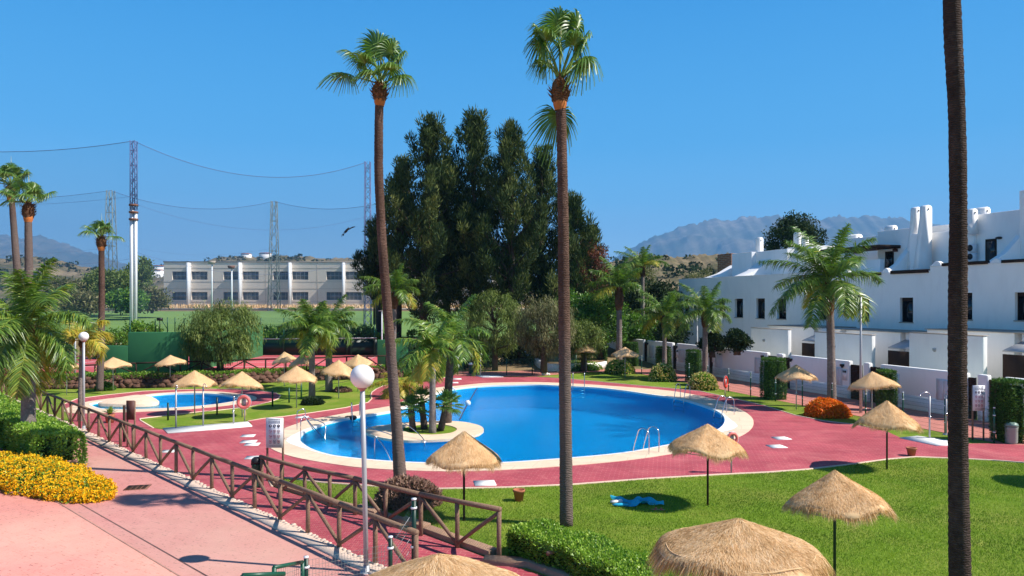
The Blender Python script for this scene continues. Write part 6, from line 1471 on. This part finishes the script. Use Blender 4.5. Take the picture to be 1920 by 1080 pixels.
# gate and welded panel in the foreground
t_ = thing('wire_fence', 'welded wire panel between two green posts at the foot of the globe lamp', 'fence', P(574, 1130, 12.2)); o = t_.location
def gpost(px, ytop, Y, rr_=.045): 
    x = X(px, Y); zt = Z(ytop, Y); mb = MB(); mb.tube([(x, Y, 0), (x, Y, zt)], rr_, 10); q = mb.build('post', M['dk_green'], t_, o)
    mb = MB(); mb.tube([(x, Y, zt), (x, Y, zt + .03)], rr_ * 1.1, 10); mb.build('cap', M['white_paint'], q, o); return Vector((x, Y, 0)), zt, q
a, za, qa = gpost(574, 1046, 14.2); b, zb_, qb = gpost(732, 1008, 14.9); c, zc_, qc = gpost(776, 937, 15.2, .05)
for q, p, zz_ in ((qa, a, Z(1063, 14.2)), (qb, b, Z(1027, 14.9)), (qc, c, Z(952, 15.2)), (qc, c, Z(1025, 15.2))):
    mb = MB(); mb.tube([(p.x, p.y, zz_ - .02), (p.x, p.y, zz_ + .02)], .065, 10); mb.build('clamp', M['white_paint'], q, o)
def welded(p, q, z0, z1a, z1b, step=.06):
    mb = MB(); n = int((q - p).length / step)
    for i in range(n + 1):
        s_ = p.lerp(q, i / n); zt = z1a + (z1b - z1a) * i / n; mb.tube([(s_.x, s_.y, z0), (s_.x, s_.y, zt)], .0028, 4, cap=False)
    for k in range(9):
        f_ = (k + .5) / 9 if k < 8 else .995; mb.tube([(p.x, p.y, z0 + (z1a - z0) * f_), (q.x, q.y, z0 + (z1b - z0) * f_)], .003, 4, cap=False)
    return mb
welded(a, b, .05, za - .05, zb_ - .12).build('welded_panel', M['grn_lattice'], t_, o)
wire_panel('wire_mesh', M['chain'], t_, [b + Vector((.05, 0, 0)), c - Vector((.05, 0, 0))], [zb_ - .05, zc_ - .05], o)
mb = MB(); 
for k in range(5): mb.tube([(b.x + .05, b.y, zb_ - .1 - k * .25), (c.x - .05, c.y, zc_ - .3 - k * .22)], .004, 4)
mb.build('tension_wire', M['grey_metal'], t_, o)
tg_ = thing('wire_gate', 'green tubular gate top at the bottom edge beside the welded panel', 'gate', P(530, 1120, 12.6)); o = tg_.location; Yq = 13.6
def bar(p, q, w_, nm): 
    mb = MB(); mb.tube([p, q], w_, 8); mb.build(nm, M['green_metal'], tg_, o)
g0 = Vector((X(514, 12.6), 12.6, Z(1064, 12.6))); g1 = Vector((X(567, 13.9), 13.9, Z(1054, 13.9)))
bar(g0, g1, .036, 'top_rail'); bar((g0.x, g0.y, .1), g0, .04, 'stile'); bar((g1.x, g1.y, .1), g1, .04, 'stile')
welded(Vector((g0.x, g0.y, 0)), Vector((g1.x, g1.y, 0)), .2, g0.z, g1.z, .1).build('welded_panel', M['grn_lattice'], tg_, o)
mb = MB(); mb.tube([(X(455, 11.8), 11.8, Z(1079, 11.8)), (X(533, 12.4), 12.4, Z(1076, 12.4))], .04, 8); mb.tube([(X(455, 11.8), 11.8, 0), (X(455, 11.8), 11.8, Z(1079, 11.8))], .04, 8); mb.build('lower_leaf_rail', M['green_metal'], tg_, o)

# stone step kerb along the second log fence
kp = [(503,901),(512,912),(536,921),(580,935),(620,951),(700,972),(790,1000),(855,1024),(915,1046)]
kl = gl(kp); t_ = thing('step_kerb', 'stepped tan stone kerb between the near lawn and the red ramp', 'kerb', kl[4]); r = rngf(4)
for i, (a, b) in enumerate(zip(kl, kl[1:])):
    n = max(1, round((b - a).length / 1.0)); nn = Vector((-(b - a).y, (b - a).x, 0)).normalized()
    if nn.y < 0: nn = -nn
    for k in range(n):
        p, q = a.lerp(b, k / n), a.lerp(b, (k + 1) / n); hgt = .10 + .05 * (i / 8) + (.05 if k % 2 else 0); off = nn * .16; mb = MB()
        mb.hexa([tuple(z_)[:2] + (h_,) for h_ in (0, hgt) for z_ in (p + off - nn * .14, q + off - nn * .14, q + off + nn * .16, p + off + nn * .16)]); bevel(mb.build('kerb_block', M['kerbstone'], t_, kl[4]), .015)

# ------------------------------------------------------------------ lamps
def globe_lamp(label, px, by, gy, gr, lean=0.0):
    b = G(px, by); s = F / b.y; zt = (by - gy) / s; rad = gr / s; t_ = thing('globe_lamp', label, 'lamp', b, 'white globe lamps')
    mb = MB(); mb.tube([(0, 0, -.02), (lean * .5, 0, zt * .5), (lean, 0, zt - rad * .9)], .052 if gr > 15 else .05, 14); mb.build('pole', M['grey_metal'], t_, smooth=True)
    mb = MB(); mb.lathe([(.0, .16), (.07, .16), (.075, .03), (.13, .02), (.14, 0)], 14); mb.build('foot', M['grey_metal'], t_)
    mb = MB(); mb.lathe([(.05, zt - rad * 1.25), (.055, zt - rad * 1.12), (.10, zt - rad * .98), (.095, zt - rad * .88), (.02, zt - rad * .86)], 16, (lean, 0, 0)); mb.build('globe_holder', M['pink_pot'], t_)
    mb = MB(); mb.sphere((lean, 0, zt), rad, 32); mb.build('globe', M['globe'], t_, smooth=True)
globe_lamp('big white globe lamp on a slim pole in the foreground', 687, 1074, 706, 22.5, -.085)
globe_lamp('white globe lamp behind the log fence, among the drooping yellow fronds', 157, 805, 631, 8.7)
globe_lamp('farther white globe lamp at the left, behind the palm fronds', 141, 724, 609, 6.3)
def street_lamp(label, px, by, top, arm, Y=None, m='grey_metal'):
    b = G(px, by); s = F / b.y; zt = (by - top) / s; t_ = thing('street_lamp', label, 'street lamp', b, 'tall slim street lamps'); mb = MB()
    mb.tube([(0, 0, 0), (0, 0, zt * .5), (0, 0, zt)], [.075, .06, .045], 10); mb.build('pole', M[m], t_, smooth=True)
    if arm: mb = MB(); mb.tube([(0, 0, zt), (-.15, -.02, zt + .06)], .04, 8); q = mb.build('arm', M['black'], t_); mb = MB(); mb.box((-.38, -.04, zt + .10), (.5, .26, .05), taper=.7); mb.build('lamp_head', M['black'], t_)
    else: mb = MB(); mb.box((-.12, 0, zt), (.38, .2, .06)); mb.build('lamp_head', M['grey_metal'], t_)
street_lamp('dark headed street lamp in front of the white houses, right of the shaggy palm', 1614, 774, 557, True)
street_lamp('slim white street lamp just left of the third feather palm', 1307, 707, 567, False, m='white_paint')
street_lamp('slim white street lamp just left of the farthest feather palm on the right', 1156, 679, 578, False, m='white_paint')
street_lamp('slim white lamp pole just right of the leaning fan palm', 716, 684, 583, False, m='white_paint')
street_lamp('slim white lamp pole touching the fan palm by the stone wall', 194.5, 700, 571, False, m='white_paint')

# ------------------------------------------------------------------ notice boards
def notice(label, x0, x1, y0, y1, by, front=True, blank=False):
    b = G((x0 + x1) / 2, by); Y = b.y; s = F / Y; w_ = (x1 - x0) / s; z0 = (by - y1) / s; z1 = (by - y0) / s; t_ = thing('notice_board', label, 'notice board', b, 'pool rules boards' if front else None); r = rngf(2)
    for sx in (-1, 1): mb = MB(); mb.tube([(sx * w_ * .46, .05, -.02), (sx * w_ * .46, .05, z1 - .03)], .035, 9); mb.build('leg', M['log'], t_)
    mb = MB(); mb.box((0, 0, (z0 + z1) / 2), (w_, .035, z1 - z0)); pn = mb.build('panel', M['panel'] if front else M['brown'], t_)
    if not front: return t_
    hgt = z1 - z0; u = w_ / .56; mb = MB(); yf = -.0195
    # title line and small lines of text as strokes
    def txt(x_0, x_1, z, hh_, mb, gap=.4):
        x = x_0
        while x < x_1:
            L_ = hh_ * (.5 + .5 * r.random()); mb.box((x + L_ / 2, yf, z), (L_, .002, hh_ * (.7 + .3 * r.random()))); x += L_ + hh_ * gap * (1 if r.random() < .8 else 2.2)
    txt(-w_ * .36, w_ * .36, z1 - hgt * .055, hgt * .026, mb, .3)
    for k in range(3): txt(-w_ * .36, w_ * .36, z1 - hgt * (.105 + .033 * k), hgt * .014, mb, .35)
    for k in range(2): txt(-w_ * .33, w_ * .36, z0 + hgt * (.075 - .032 * k), hgt * .013, mb, .35)
    mb.build('lettering', M['navy'], pn)
    cols = (-w_ * .24, 0.0, w_ * .24); rows = [z1 - hgt * q for q in (.265, .44, .61, .785)]; rad = w_ * .088
    def disc(x, z, r0, r1, m, name):
        mb = MB(); n = 24; v = [(x + q * math.cos(a), yf, z + q * math.sin(a)) for q in (r0, r1) for a in np.linspace(0, 6.283, n, endpoint=False)]
        mb.add(v, [[j, (j + 1) % n, n + (j + 1) % n, n + j] for j in range(n)]) if r0 > 0 else mb.add(v[n:], [list(range(n))[::1]])
        return mb
    lab = MB()
    for ri, z in enumerate(rows):
        for ci, x in enumerate(cols):
            if ri == 0:
                disc(x, z, 0, rad, None, '').build('symbol', M['navy'], pn)
                mb = MB(); f_ = -.0215
                if ci == 0: mb.box((x, f_, z - rad * .1), (rad * .25, .002, rad * .9)); mb.box((x, f_, z + rad * .58), (rad * .28, .002, rad * .28))
                elif ci == 1: mb.box((x - rad * .2, f_, z + rad * .1), (rad * .35, .002, rad * .7)); mb.box((x + rad * .1, f_, z - rad * .35), (rad * .9, .002, rad * .25))
                else: mb.box((x, f_, z), (rad * .3, .002, rad * 1.0)); mb.box((x, f_, z + rad * .15), (rad * .6, .002, rad * .35))
                mb.build('symbol_figure', M['panel'], pn)
            else:
                red = (ri, ci) in ((1, 1), (2, 1), (3, 2), (2, 0), (2, 2)); m_ = 'red_ink' if red or (ri + ci) % 2 else 'navy'
                mb = disc(x, z, rad * .78, rad, None, ''); q = rad * .62; c45 = .7071
                mb.add([(x - q - .0035 * 1, yf, z + q - .0035), (x - q + .0035, yf, z + q + .0035), (x + q + .0035, yf, z - q + .0035), (x + q - .0035, yf, z - q - .0035)], [[0, 1, 2, 3]]); mb.build('symbol', M[m_], pn)
                mb = MB(); f_ = -.0212
                for _ in range(3): mb.box((x + r.normal() * rad * .2, f_ + .0012, z + r.normal() * rad * .2), (rad * (.15 + .5 * r.random()), .001, rad * (.15 + .3 * r.random())))
                mb.build('symbol_figure', M['navy'], pn)
            L_ = rad * (1.2 + r.random() * .6); lab.box((x, yf, z - rad * 1.35), (L_, .002, rad * .22))
    lab.build('caption', M['navy'], pn); return t_
notice('white pool rules board with twelve round symbols, at the left tip of the big pool', 499, 531, 783.5, 839.5, 903)
notice('white pool rules board at the right, in front of the gates beside the foreground trunk', 1824, 1846.5, 722.5, 770, 826)
notice('dark backed notice board behind the log fence, seen from the back', 237, 252, 751, 787, 839, False)
mb = MB(); b = G(233, 829); mb.tube([b, b + Vector((0, 0, (829 - 760) * b.y / F))], .055, 8); tag(mb.build('timber_post', M['timber']), 'thick dark timber post just left of the dark backed notice board', 'post')
for y0, y1, w_, lb in ((667, 679, 9.5, 'upper small white notice on the green fence behind the island palms'), (683, 689.5, 8, 'lower small white notice on the green fence behind the island palms')):
    Y = 57.3; mb = MB(); xx = X(857, Y); mb.box((xx, Y - .06, (Z(y0, Y) + Z(y1, Y)) / 2), (w_ / F * Y, .02, Z(y0, Y) - Z(y1, Y))); tag(mb.build('notice_plate', M['panel']), lb, 'sign')

# ------------------------------------------------------------------ lifebuoys
def buoy(label, px, by, cy_, r_px, mat, az=0.0, post='grey_metal', squash=1.0):
    b = G(px, by); s = F / b.y; z = (by - cy_) / s; R_ = .33; t_ = thing('lifebuoy', label, 'lifebuoy', b, 'lifebuoys on stands')
    mb = MB(); mb.tube([(0, .05, 0), (0, .05, z + .1)], .028, 8); mb.build('stand', M[post], t_)
    mb = MB(); mb.box((0, .03, z), (.14, .06, .42)); mb.build('bracket', M['grey_metal'], t_)
    mb = MB(); n = 40; k_ = 12; R_ = r_px / s; rr_ = R_ * .22; v = []
    for i in range(n):
        a = i / n * 6.283
        for j in range(k_):
            q = j / k_ * 6.283; rad = R_ - rr_ + rr_ * math.cos(q); x, zz, y = rad * math.cos(a), rad * math.sin(a), rr_ * .8 * math.sin(q)
            v.append((x * math.cos(az) - y * math.sin(az), x * math.sin(az) + y * math.cos(az) - .07, z + zz))
    mb.add(v, [[i * k_ + j, i * k_ + (j + 1) % k_, ((i + 1) % n) * k_ + (j + 1) % k_, ((i + 1) % n) * k_ + j] for i in range(n) for j in range(k_)]); rg = mb.build('ring', M[mat], t_, smooth=True)
    mb = MB()
    for q in range(4):
        a = q * math.pi / 2 + .6; p0 = []
        for e in np.linspace(0, 1, 7): aa = a + e * math.pi / 2; rd = R_ + .03 - .05 * math.sin(e * math.pi) * .2; p0.append((rd * math.cos(aa) * math.cos(az), rd * math.cos(aa) * math.sin(az) - .07, z + rd * math.sin(aa)))
        mb.tube(p0, .008, 5)
    mb.build('grab_rope', M['white_paint'], rg)
    mb = MB(); mb.tube([(.05, -.02, z - .25), (.09, -.03, z - .6), (.0, -.02, z - .75), (-.03, -.02, z - .45)], .012, 6); mb.build('coiled_line', M['straw'], t_)
buoy('faded pinkish lifebuoy on a post by the long white shower slab', 458, 792, 753.5, 13.2, 'coral')
buoy('bright red lifebuoy beside the third flowering bush', 1360, 744, 716, 11.8, 'red', 1.0)
buoy('lifebuoy and hanging line half hidden behind the umbrella on the near deck', 1372, 888, 822, 12.5, 'coral', .3)

# ------------------------------------------------------------------ pool ladders, showers
def ladder(label, px, py, w_, az, h=.78, over=.42, drop=.7, r_=.021, steps=3):
    """two stainless hoops; local -y... az = direction pointing into the water"""
    b = G(px, py); t_ = thing('pool_ladder', label, 'ladder', b, 'stainless pool ladders', 0); dv = Vector((math.cos(az), math.sin(az), 0)); sv = Vector((-dv.y, dv.x, 0))
    for s in (-1, 1):
        o_ = sv * (s * w_ / 2); pts = [o_ - dv * .55, o_ - dv * .55 + Vector((0, 0, h * .75)), o_ - dv * .45 + Vector((0, 0, h * .95)), o_ - dv * .28 + Vector((0, 0, h)), o_ - dv * .10 + Vector((0, 0, h * .93)), o_ + dv * .0 + Vector((0, 0, h * .7)), o_ + dv * .2 + Vector((0, 0, 0)), o_ + dv * .22 + Vector((0, 0, -drop))]
        mb = MB(); sm_ = smooth_path(pts, 5); mb.tube(sm_, r_, 8); mb.build('handrail', M['steel'], t_, smooth=True)
    for k in range(steps): mb = MB(); c_ = dv * .22 + Vector((0, 0, -.15 - .22 * k)); mb.box(c_, (w_, .08, .03), rz=math.atan2(sv.y, sv.x)); mb.build('step', M['steel'], t_)
    return t_
def smooth_path(pts, n=4):
    P_ = [Vector(p) for p in pts]; out = []
    for i in range(len(P_) - 1):
        p0 = P_[max(i - 1, 0)]; p1 = P_[i]; p2 = P_[i + 1]; p3 = P_[min(i + 2, len(P_) - 1)]
        for k in range(n):
            t = k / n; out.append(.5 * ((2 * p1) + (p2 - p0) * t + (2 * p0 - 5 * p1 + 4 * p2 - p3) * t * t + (3 * p1 - p0 - 3 * p2 + p3) * t ** 3))
    out.append(P_[-1]); return out
ladder('stainless ladder at the near right rim of the pool, left of an umbrella', 1204, 847, .6, 2.3, .95, .5)
ladder('stainless ladder at the right tip of the pool on the cream coping', 1352, 778, .62, 3.5, .9)
ladder('stainless ladder at the far right rim of the pool, below the third bush', 1276, 750, .62, 4.0, .9)
ladder('farthest stainless ladder, just right of the straight palm trunk', 1085, 727, .75, 4.6, 1.0)
ladder('stainless ladder on the rim behind the globe lamp pole', 668, 784, .4, 5.0, .72)
# entry handrails left
def pipe(label, pts, nm='handrail', r_=.02, cat='handrail', group='handrails in the pool'):
    b = Vector(pts[0]); t_ = thing('pool_handrail', label, cat, (b.x, b.y, 0), group); mb = MB(); mb.tube(smooth_path([Vector(p) - Vector((b.x, b.y, 0)) for p in pts], 5), r_, 8); mb.build(nm, M['steel'], t_, smooth=True); return t_
def gz(px, py, z): 
    q = G(px, py); return Vector((q.x, q.y, z))
for dx, lb in ((0, 'rear entry handrail at the left tip of the pool, curving down into the water'), (1, 'front entry handrail at the left tip of the pool, nearest the rules board')):
    if dx == 0: a = gz(557, 807, 0); e = gz(592, 803, -.2)
    else: a = gz(564, 826, 0); e = gz(606, 812, -.2)
    d_ = (e - a); d_.z = 0; u_ = d_.normalized(); L_ = d_.length
    pipe(lb, [a, a + Vector((0, 0, .75)), a + u_ * .12 + Vector((0, 0, .88)), a + u_ * .35 + Vector((0, 0, .88)), a + u_ * L_ * .5 + Vector((0, 0, .45)), e])
a = gz(609, 800, 0); e = gz(609, 826, -.1)
pipe('bent handrail standing in the shallow water beside the entry steps', [gz(567, 815, .82), gz(590, 814, .62), gz(609, 816, .45), gz(609.5, 818, .0), gz(609.5, 822, -.6)])
pipe('long dark handrail sloping over the island rim, left part', [gz(687, 815, .35), gz(708, 818, .25), gz(735, 822, .12), gz(750, 824, -.2)])
pipe('long handrail sloping from the island planting down to its near rim', [gz(752, 818, .62), gz(775, 822, .38), gz(795, 828, .06), gz(795, 829, -.3)])
pipe('bent handrail in the water between the globe lamp and the leaning palm', [gz(703, 853, -.8), gz(703, 853, .55), gz(708, 853, .60), gz(722, 857, .30), gz(737, 861, -.25)])
# lane buoy and cord
t_ = thing('floating_buoy', 'small white buoy on a dark cord across the far left of the pool', 'buoy', G(877, 757, -.1)); o = t_.location
mb = MB(); mb.tube(smooth_path([G(895, 727, -.09), G(886, 742, -.09), G(877, 757, -.09), G(869, 772, -.09), G(862, 786, -.09)], 4), .035, 6); mb.build('cord', M['navy'], t_, o); mb = MB(); mb.sphere(tuple(G(877, 756, .0)), .17, 14); mb.build('float', M['white_paint'], t_, o, smooth=True)
mb = MB(); p = G(662, 786, -.05); mb.sphere((p.x, p.y, .02), .16, 12, sc=(1.2, 1, .8)); mb.tube([(p.x - .05, p.y, .1), (p.x - .4, p.y + .1, .05)], .03, 6); tag(mb.build('pool_cleaner', M['black']), 'small dark cleaning device at the water edge beside the ladder behind the lamp', 'pool cleaner')
mb = MB(); p = G(849, 736); mb.tube([G(845, 724, .35), G(853, 731, .05), G(855, 736, -.2)], .04, 8); tag(mb.build('pool_rail', M['white_paint']), 'short white sloping rail at the pool rim behind the dark island palm', 'rail')
def shower(label, px, by, top, hook=1, m='grey_metal', lean=0):
    b = G(px, by); z = (by - top) * b.y / F; t_ = thing('shower', label, 'shower', b, 'slim outdoor showers'); mb = MB(); mb.tube([(0, 0, 0), (0, 0, z - .1)], .035, 10); q = mb.build('pole', M[m], t_, smooth=True)
    mb = MB(); mb.tube(smooth_path([(0, 0, z - .1), (0, 0, z), (hook * .12, -.03, z + .06), (hook * .26, -.06, z - .02)]), .018, 8); mb.build('arm', M['steel'], t_); mb = MB(); mb.lathe([(.005, .05), (.03, .03), (.05, 0), (.0, 0)], 12, (hook * .27, -.06, z - .08)); mb.build('shower_head', M['steel'], t_)
    mb = MB(); mb.box((0, -.04, z * .48), (.07, .05, .12)); mb.build('tap', M['steel'], t_); mb = MB(); mb.lathe([(.13, 0), (.12, .04), (.03, .05)], 12); mb.build('foot', M['grey_metal'], t_)
shower('left of the two slim showers on the long white slab', 330, 804, 724, .3); shower('right of the two slim showers on the long white slab', 381, 800, 722, .6)
shower('shower post with two levers left of the faded lifebuoy', 438, 796, 745, .2)
shower('slim shower on the white slab left of the foreground trunk', 1743, 824, 738, -1.6); shower('slim shower beyond the dark foreground trunk edge', 1774, 815, 735, .6)
shower('far slim shower on the white slab behind the pool', 901, 706, 663, .4)

# ------------------------------------------------------------------ bins, pots, towel, branch, bird
def bin_(label, px, by, ty, wpx, lid):
    b = G(px, by); s = F / b.y; h = (by - ty) / s; rad = wpx / 2 / s; t_ = thing('litter_bin', label, 'bin', b, 'round litter bins')
    mb = MB(); mb.lathe([(.01, 0), (rad * .8, 0), (rad * .92, h * .1), (rad * .95, h * .72), (rad * .99, h * .75), (rad * .99, h * .78), (.01, h * .78)], 20); mb.build('bin_body', M['green_metal'] if lid != 'gb' else M['white_wash'], t_, smooth=False)
    mb = MB(); mb.lathe([(rad * .8, h * .80), (rad * 1.03, h * .80), (rad * 1.04, h * .87), (rad * .9, h * .95), (rad * .5, h), (.01, h)], 20); mb.build('lid', M['white_paint'] if lid == 'w' else M['black'] if lid == 'k' else M['grey_green'], t_)
    mb = MB()
    for k in range(4): a = k * 1.57 + .4; mb.box((rad * .85 * math.cos(a), rad * .85 * math.sin(a), h * .79), (.05, .05, h * .06))
    mb.build('lid_bracket', M['black'], t_)
M['white_wash'] = plain('pale_green_bin', (.30, .36, .30), .5); M['grey_green'] = plain('grey_green_lid', (.18, .27, .22), .4)
bin_('pale green litter bin with rounded lid in front of the largest cypress column', 1896, 832, 791, 23, 'gb')
bin_('green litter bin with white lid on the far side of the pool', 883, 701, 680, 9, 'w')
bin_('dark litter bin behind the start of the second log fence', 481, 914, 857, 19, 'k')
def pot(label, px, by, ty, wpx, plant=False):
    b = G(px, by); s = F / b.y; h = (by - ty) / s; rad = wpx / 2 / s; t_ = thing('plant_pot', label, 'plant pot', b, 'terracotta pots'); mb = MB()
    mb.lathe([(.01, 0), (rad * .68, 0), (rad * .92, h * .8), (rad * 1.04, h * .8), (rad * 1.06, h), (rad * .9, h), (rad * .88, h * .85), (.01, h * .8)], 24); mb.build('pot', M['terracotta'], t_)
    mb = MB(); mb.lathe([(.01, h * .82), (rad * .87, h * .81)], 20); mb.build('soil', M['core'], t_)
pot('terracotta pot standing on the near lawn between the umbrella and the straight palm', 973, 939.5, 917.5, 22); pot('terracotta pot on the red deck edge left of the foreground trunk', 1709, 855, 839, 18)
# potted plant behind the fence
b = G(206, 793); t_ = thing('potted_plant', 'small potted plant behind the log fence by the paddling pool', 'plant', b); mb = MB(); mb.lathe([(.01, 0), (.16, 0), (.2, .3), (.23, .42), (.01, .4)], 14); mb.build('pot', M['terracotta'], t_)
r = rngf(19); mb = MB(); n = 90; blades(np.zeros((n, 3)) + np.array([0, 0, .4]), unit(rand_dirs(n, r) * .7 + np.array([0, 0, .9])), .35 + .4 * r.random(n), .05, .4, mb, r.random(n) * .5 + .3); mb.build('leaves', M['palm'], t_)
# towel
def towel():
    b = G(1193, 943); t_ = thing('beach_towel', 'crumpled bright blue towel lying in the umbrella shade on the near lawn', 'towel', b); r = rngf(6); nx, ny = 46, 30
    x = np.linspace(-.5, .62, nx); y = np.linspace(-.38, .36, ny); Xg, Yg_ = np.meshgrid(x, y); ph = r.random(8) * 6
    edge = 1 - .25 * np.sin(Xg * 4 + 1) ; Z_ = .05 + .05 * (np.sin(Xg * 9 + Yg_ * 5 + ph[0]) + np.sin(Xg * 15 - Yg_ * 12 + ph[1]) * .6 + np.sin(Yg_ * 21 + Xg * 4 + ph[2]) * .35) ; Z_ = np.maximum(Z_, .018)
    Xs = Xg + .06 * np.sin(Yg_ * 9 + ph[3]) - .35 * Yg_; Ys = Yg_ * edge + .08 * np.sin(Xg * 5 + ph[4]) - .15 * Xg
    v = np.stack([Xs, Ys, Z_], -1).reshape(-1, 3); i = np.arange(ny - 1)[:, None] * nx + np.arange(nx - 1)[None]; mb = MB(); mb.add(v, np.stack([i, i + 1, i + nx + 1, i + nx], -1).reshape(-1, 4))
    mb.build('cloth', M['towel'], t_, smooth=True)
    mb = MB(); mb.box((-.62, -.05, .05), (.22, .12, .06), rz=.5); mb.sphere((-.45, -.02, .05), .07, 8); mb.build('folded_corner', M['panel'], t_)
    mb = MB(); mb.sphere((-.5, -.36, .05), 1, 10, sc=(.24, .08, .045)); mb.build('rolled_corner', M['towel'], t_)
towel()
for k, (px, py, lb) in enumerate(((1228, 956, 'left pink sandal on the grass by the blue towel'), (1238, 956.5, 'right pink sandal on the grass by the blue towel'))):
    b = G(px, py); t_ = thing('sandal', lb, 'sandal', b, 'pair of pink sandals'); mb = MB(); mb.sphere((0, 0, .012), 1, 12, sc=(.13, .05, .012)); mb.build('sole', M['coral'], t_); mb = MB(); mb.tube([(-.0, -.045, .02), (.04, 0, .06), (.0, .045, .02)], .012, 6); mb.build('strap', M['coral'], t_)
# weathered log in the hedge and slanting branch
a, b = P(1026, 1038, 15.6), P(1063, 1024, 15.9); mb = MB(); mb.tube([a, a.lerp(b, .5), b], [.05, .055, .05], 9); mb.tube([b, b + Vector((.2, .05, -.04)), b + Vector((.48, .1, -.10))], [.05, .03, .02], 8); tag(mb.build('broken_log', M['log']), 'broken weathered log sticking out of the foreground hedge', 'log')
a = G(834, 703); mb = MB(); mb.tube([a, a + Vector((-.12, 0, 1.0)), a + Vector((-.35, 0, 1.95))], [.07, .06, .05], 8); mb.tube([a + Vector((-.35, 0, 1.9)), a + Vector((-.7, 0, 1.95))], .05, 6); tag(mb.build('slanting_prop', M['log']), 'slanting pale wooden prop behind the island palms', 'wooden prop')
# water fountain / white bag by the deck
p = G(1022, 703.5); mb = MB(); mb.sphere((p.x, p.y, .1), 1, 12, sc=(.28, .18, .14)); mb.sphere((p.x + .3, p.y, .06), .1, 8); tag(mb.build('white_bag', M['white_st']), 'small white bag lying on the lawn before the far pepper tree', 'bag')
# bird in flight
def bird():
    b = P(650, 432, 60); t_ = thing('bird', 'dark bird gliding in the sky left of the conifers', 'bird', b, None); r = rngf(1)
    mb = MB(); ax = unit(np.array([[.55, 0, .75]]))[0]
    n = 9; s = np.linspace(-.5, .5, n); rad = np.array([.01, .05, .085, .10, .10, .085, .06, .05, .012]); mb.tube([ax * q * .62 for q in s], rad, 10)
    up = np.array([-.3, .1, .25])
    def wing(dirs, L_):
        pts = [np.zeros(3)]
        for d_, l_ in dirs: pts.append(pts[-1] + np.array(d_) * l_ * L_)
        ch = [.20, .22, .15, .02]; v = []
        for p_, c_ in zip(pts, ch): v += [p_ + ax * c_ * .5 + np.array([0, .0, .012]), p_ - ax * c_ * .5, p_ - ax * c_ * .5 + np.array([0, .025, 0]), p_ + ax * c_ * .5 + np.array([0, .025, .012])]
        mb.add(v, [[4 * i + k, 4 * i + (k + 1) % 4, 4 * i + 4 + (k + 1) % 4, 4 * i + 4 + k] for i in range(3) for k in range(4)])
    wing([((.75, -.2, .35), .3), ((.85, 0, .45), .3), ((.9, 0, .15), .25)], 1.0); wing([((-.7, .2, -.3), .3), ((-.55, 0, -.75), .3), ((-.1, 0, -.95), .25)], 1.0)
    mb.add([ax * -.28 + [0, .0, .03], ax * -.5 + [-.07, 0, .05], ax * -.5 + [.07, 0, -.05]], [[0, 1, 2]]); mb.build('body', M['black'], t_, smooth=True)
bird()
# ------------------------------------------------------------------ air
def haze():
    x0, x1, y0, y1, z0, z1 = -12500, 12500, -60, 12500, -30, 1250
    mb = MB(); mb.box(((x0 + x1) / 2, (y0 + y1) / 2, (z0 + z1) / 2), (x1 - x0, y1 - y0, z1 - z0))
    m = bpy.data.materials.new('haze_air'); n = nodes(m); out = n.nodes.new('ShaderNodeOutputMaterial'); v = n.nodes.new('ShaderNodeVolumePrincipled')
    v.inputs['Color'].default_value = (.22, .56, 1, 1); v.inputs['Density'].default_value = .00011; v.inputs['Anisotropy'].default_value = 0.0
    n.links.new(v.outputs[0], out.inputs['Volume']); tag(mb.build('haze', m), 'thin blue distance haze', 'haze', kind='stuff')
haze()
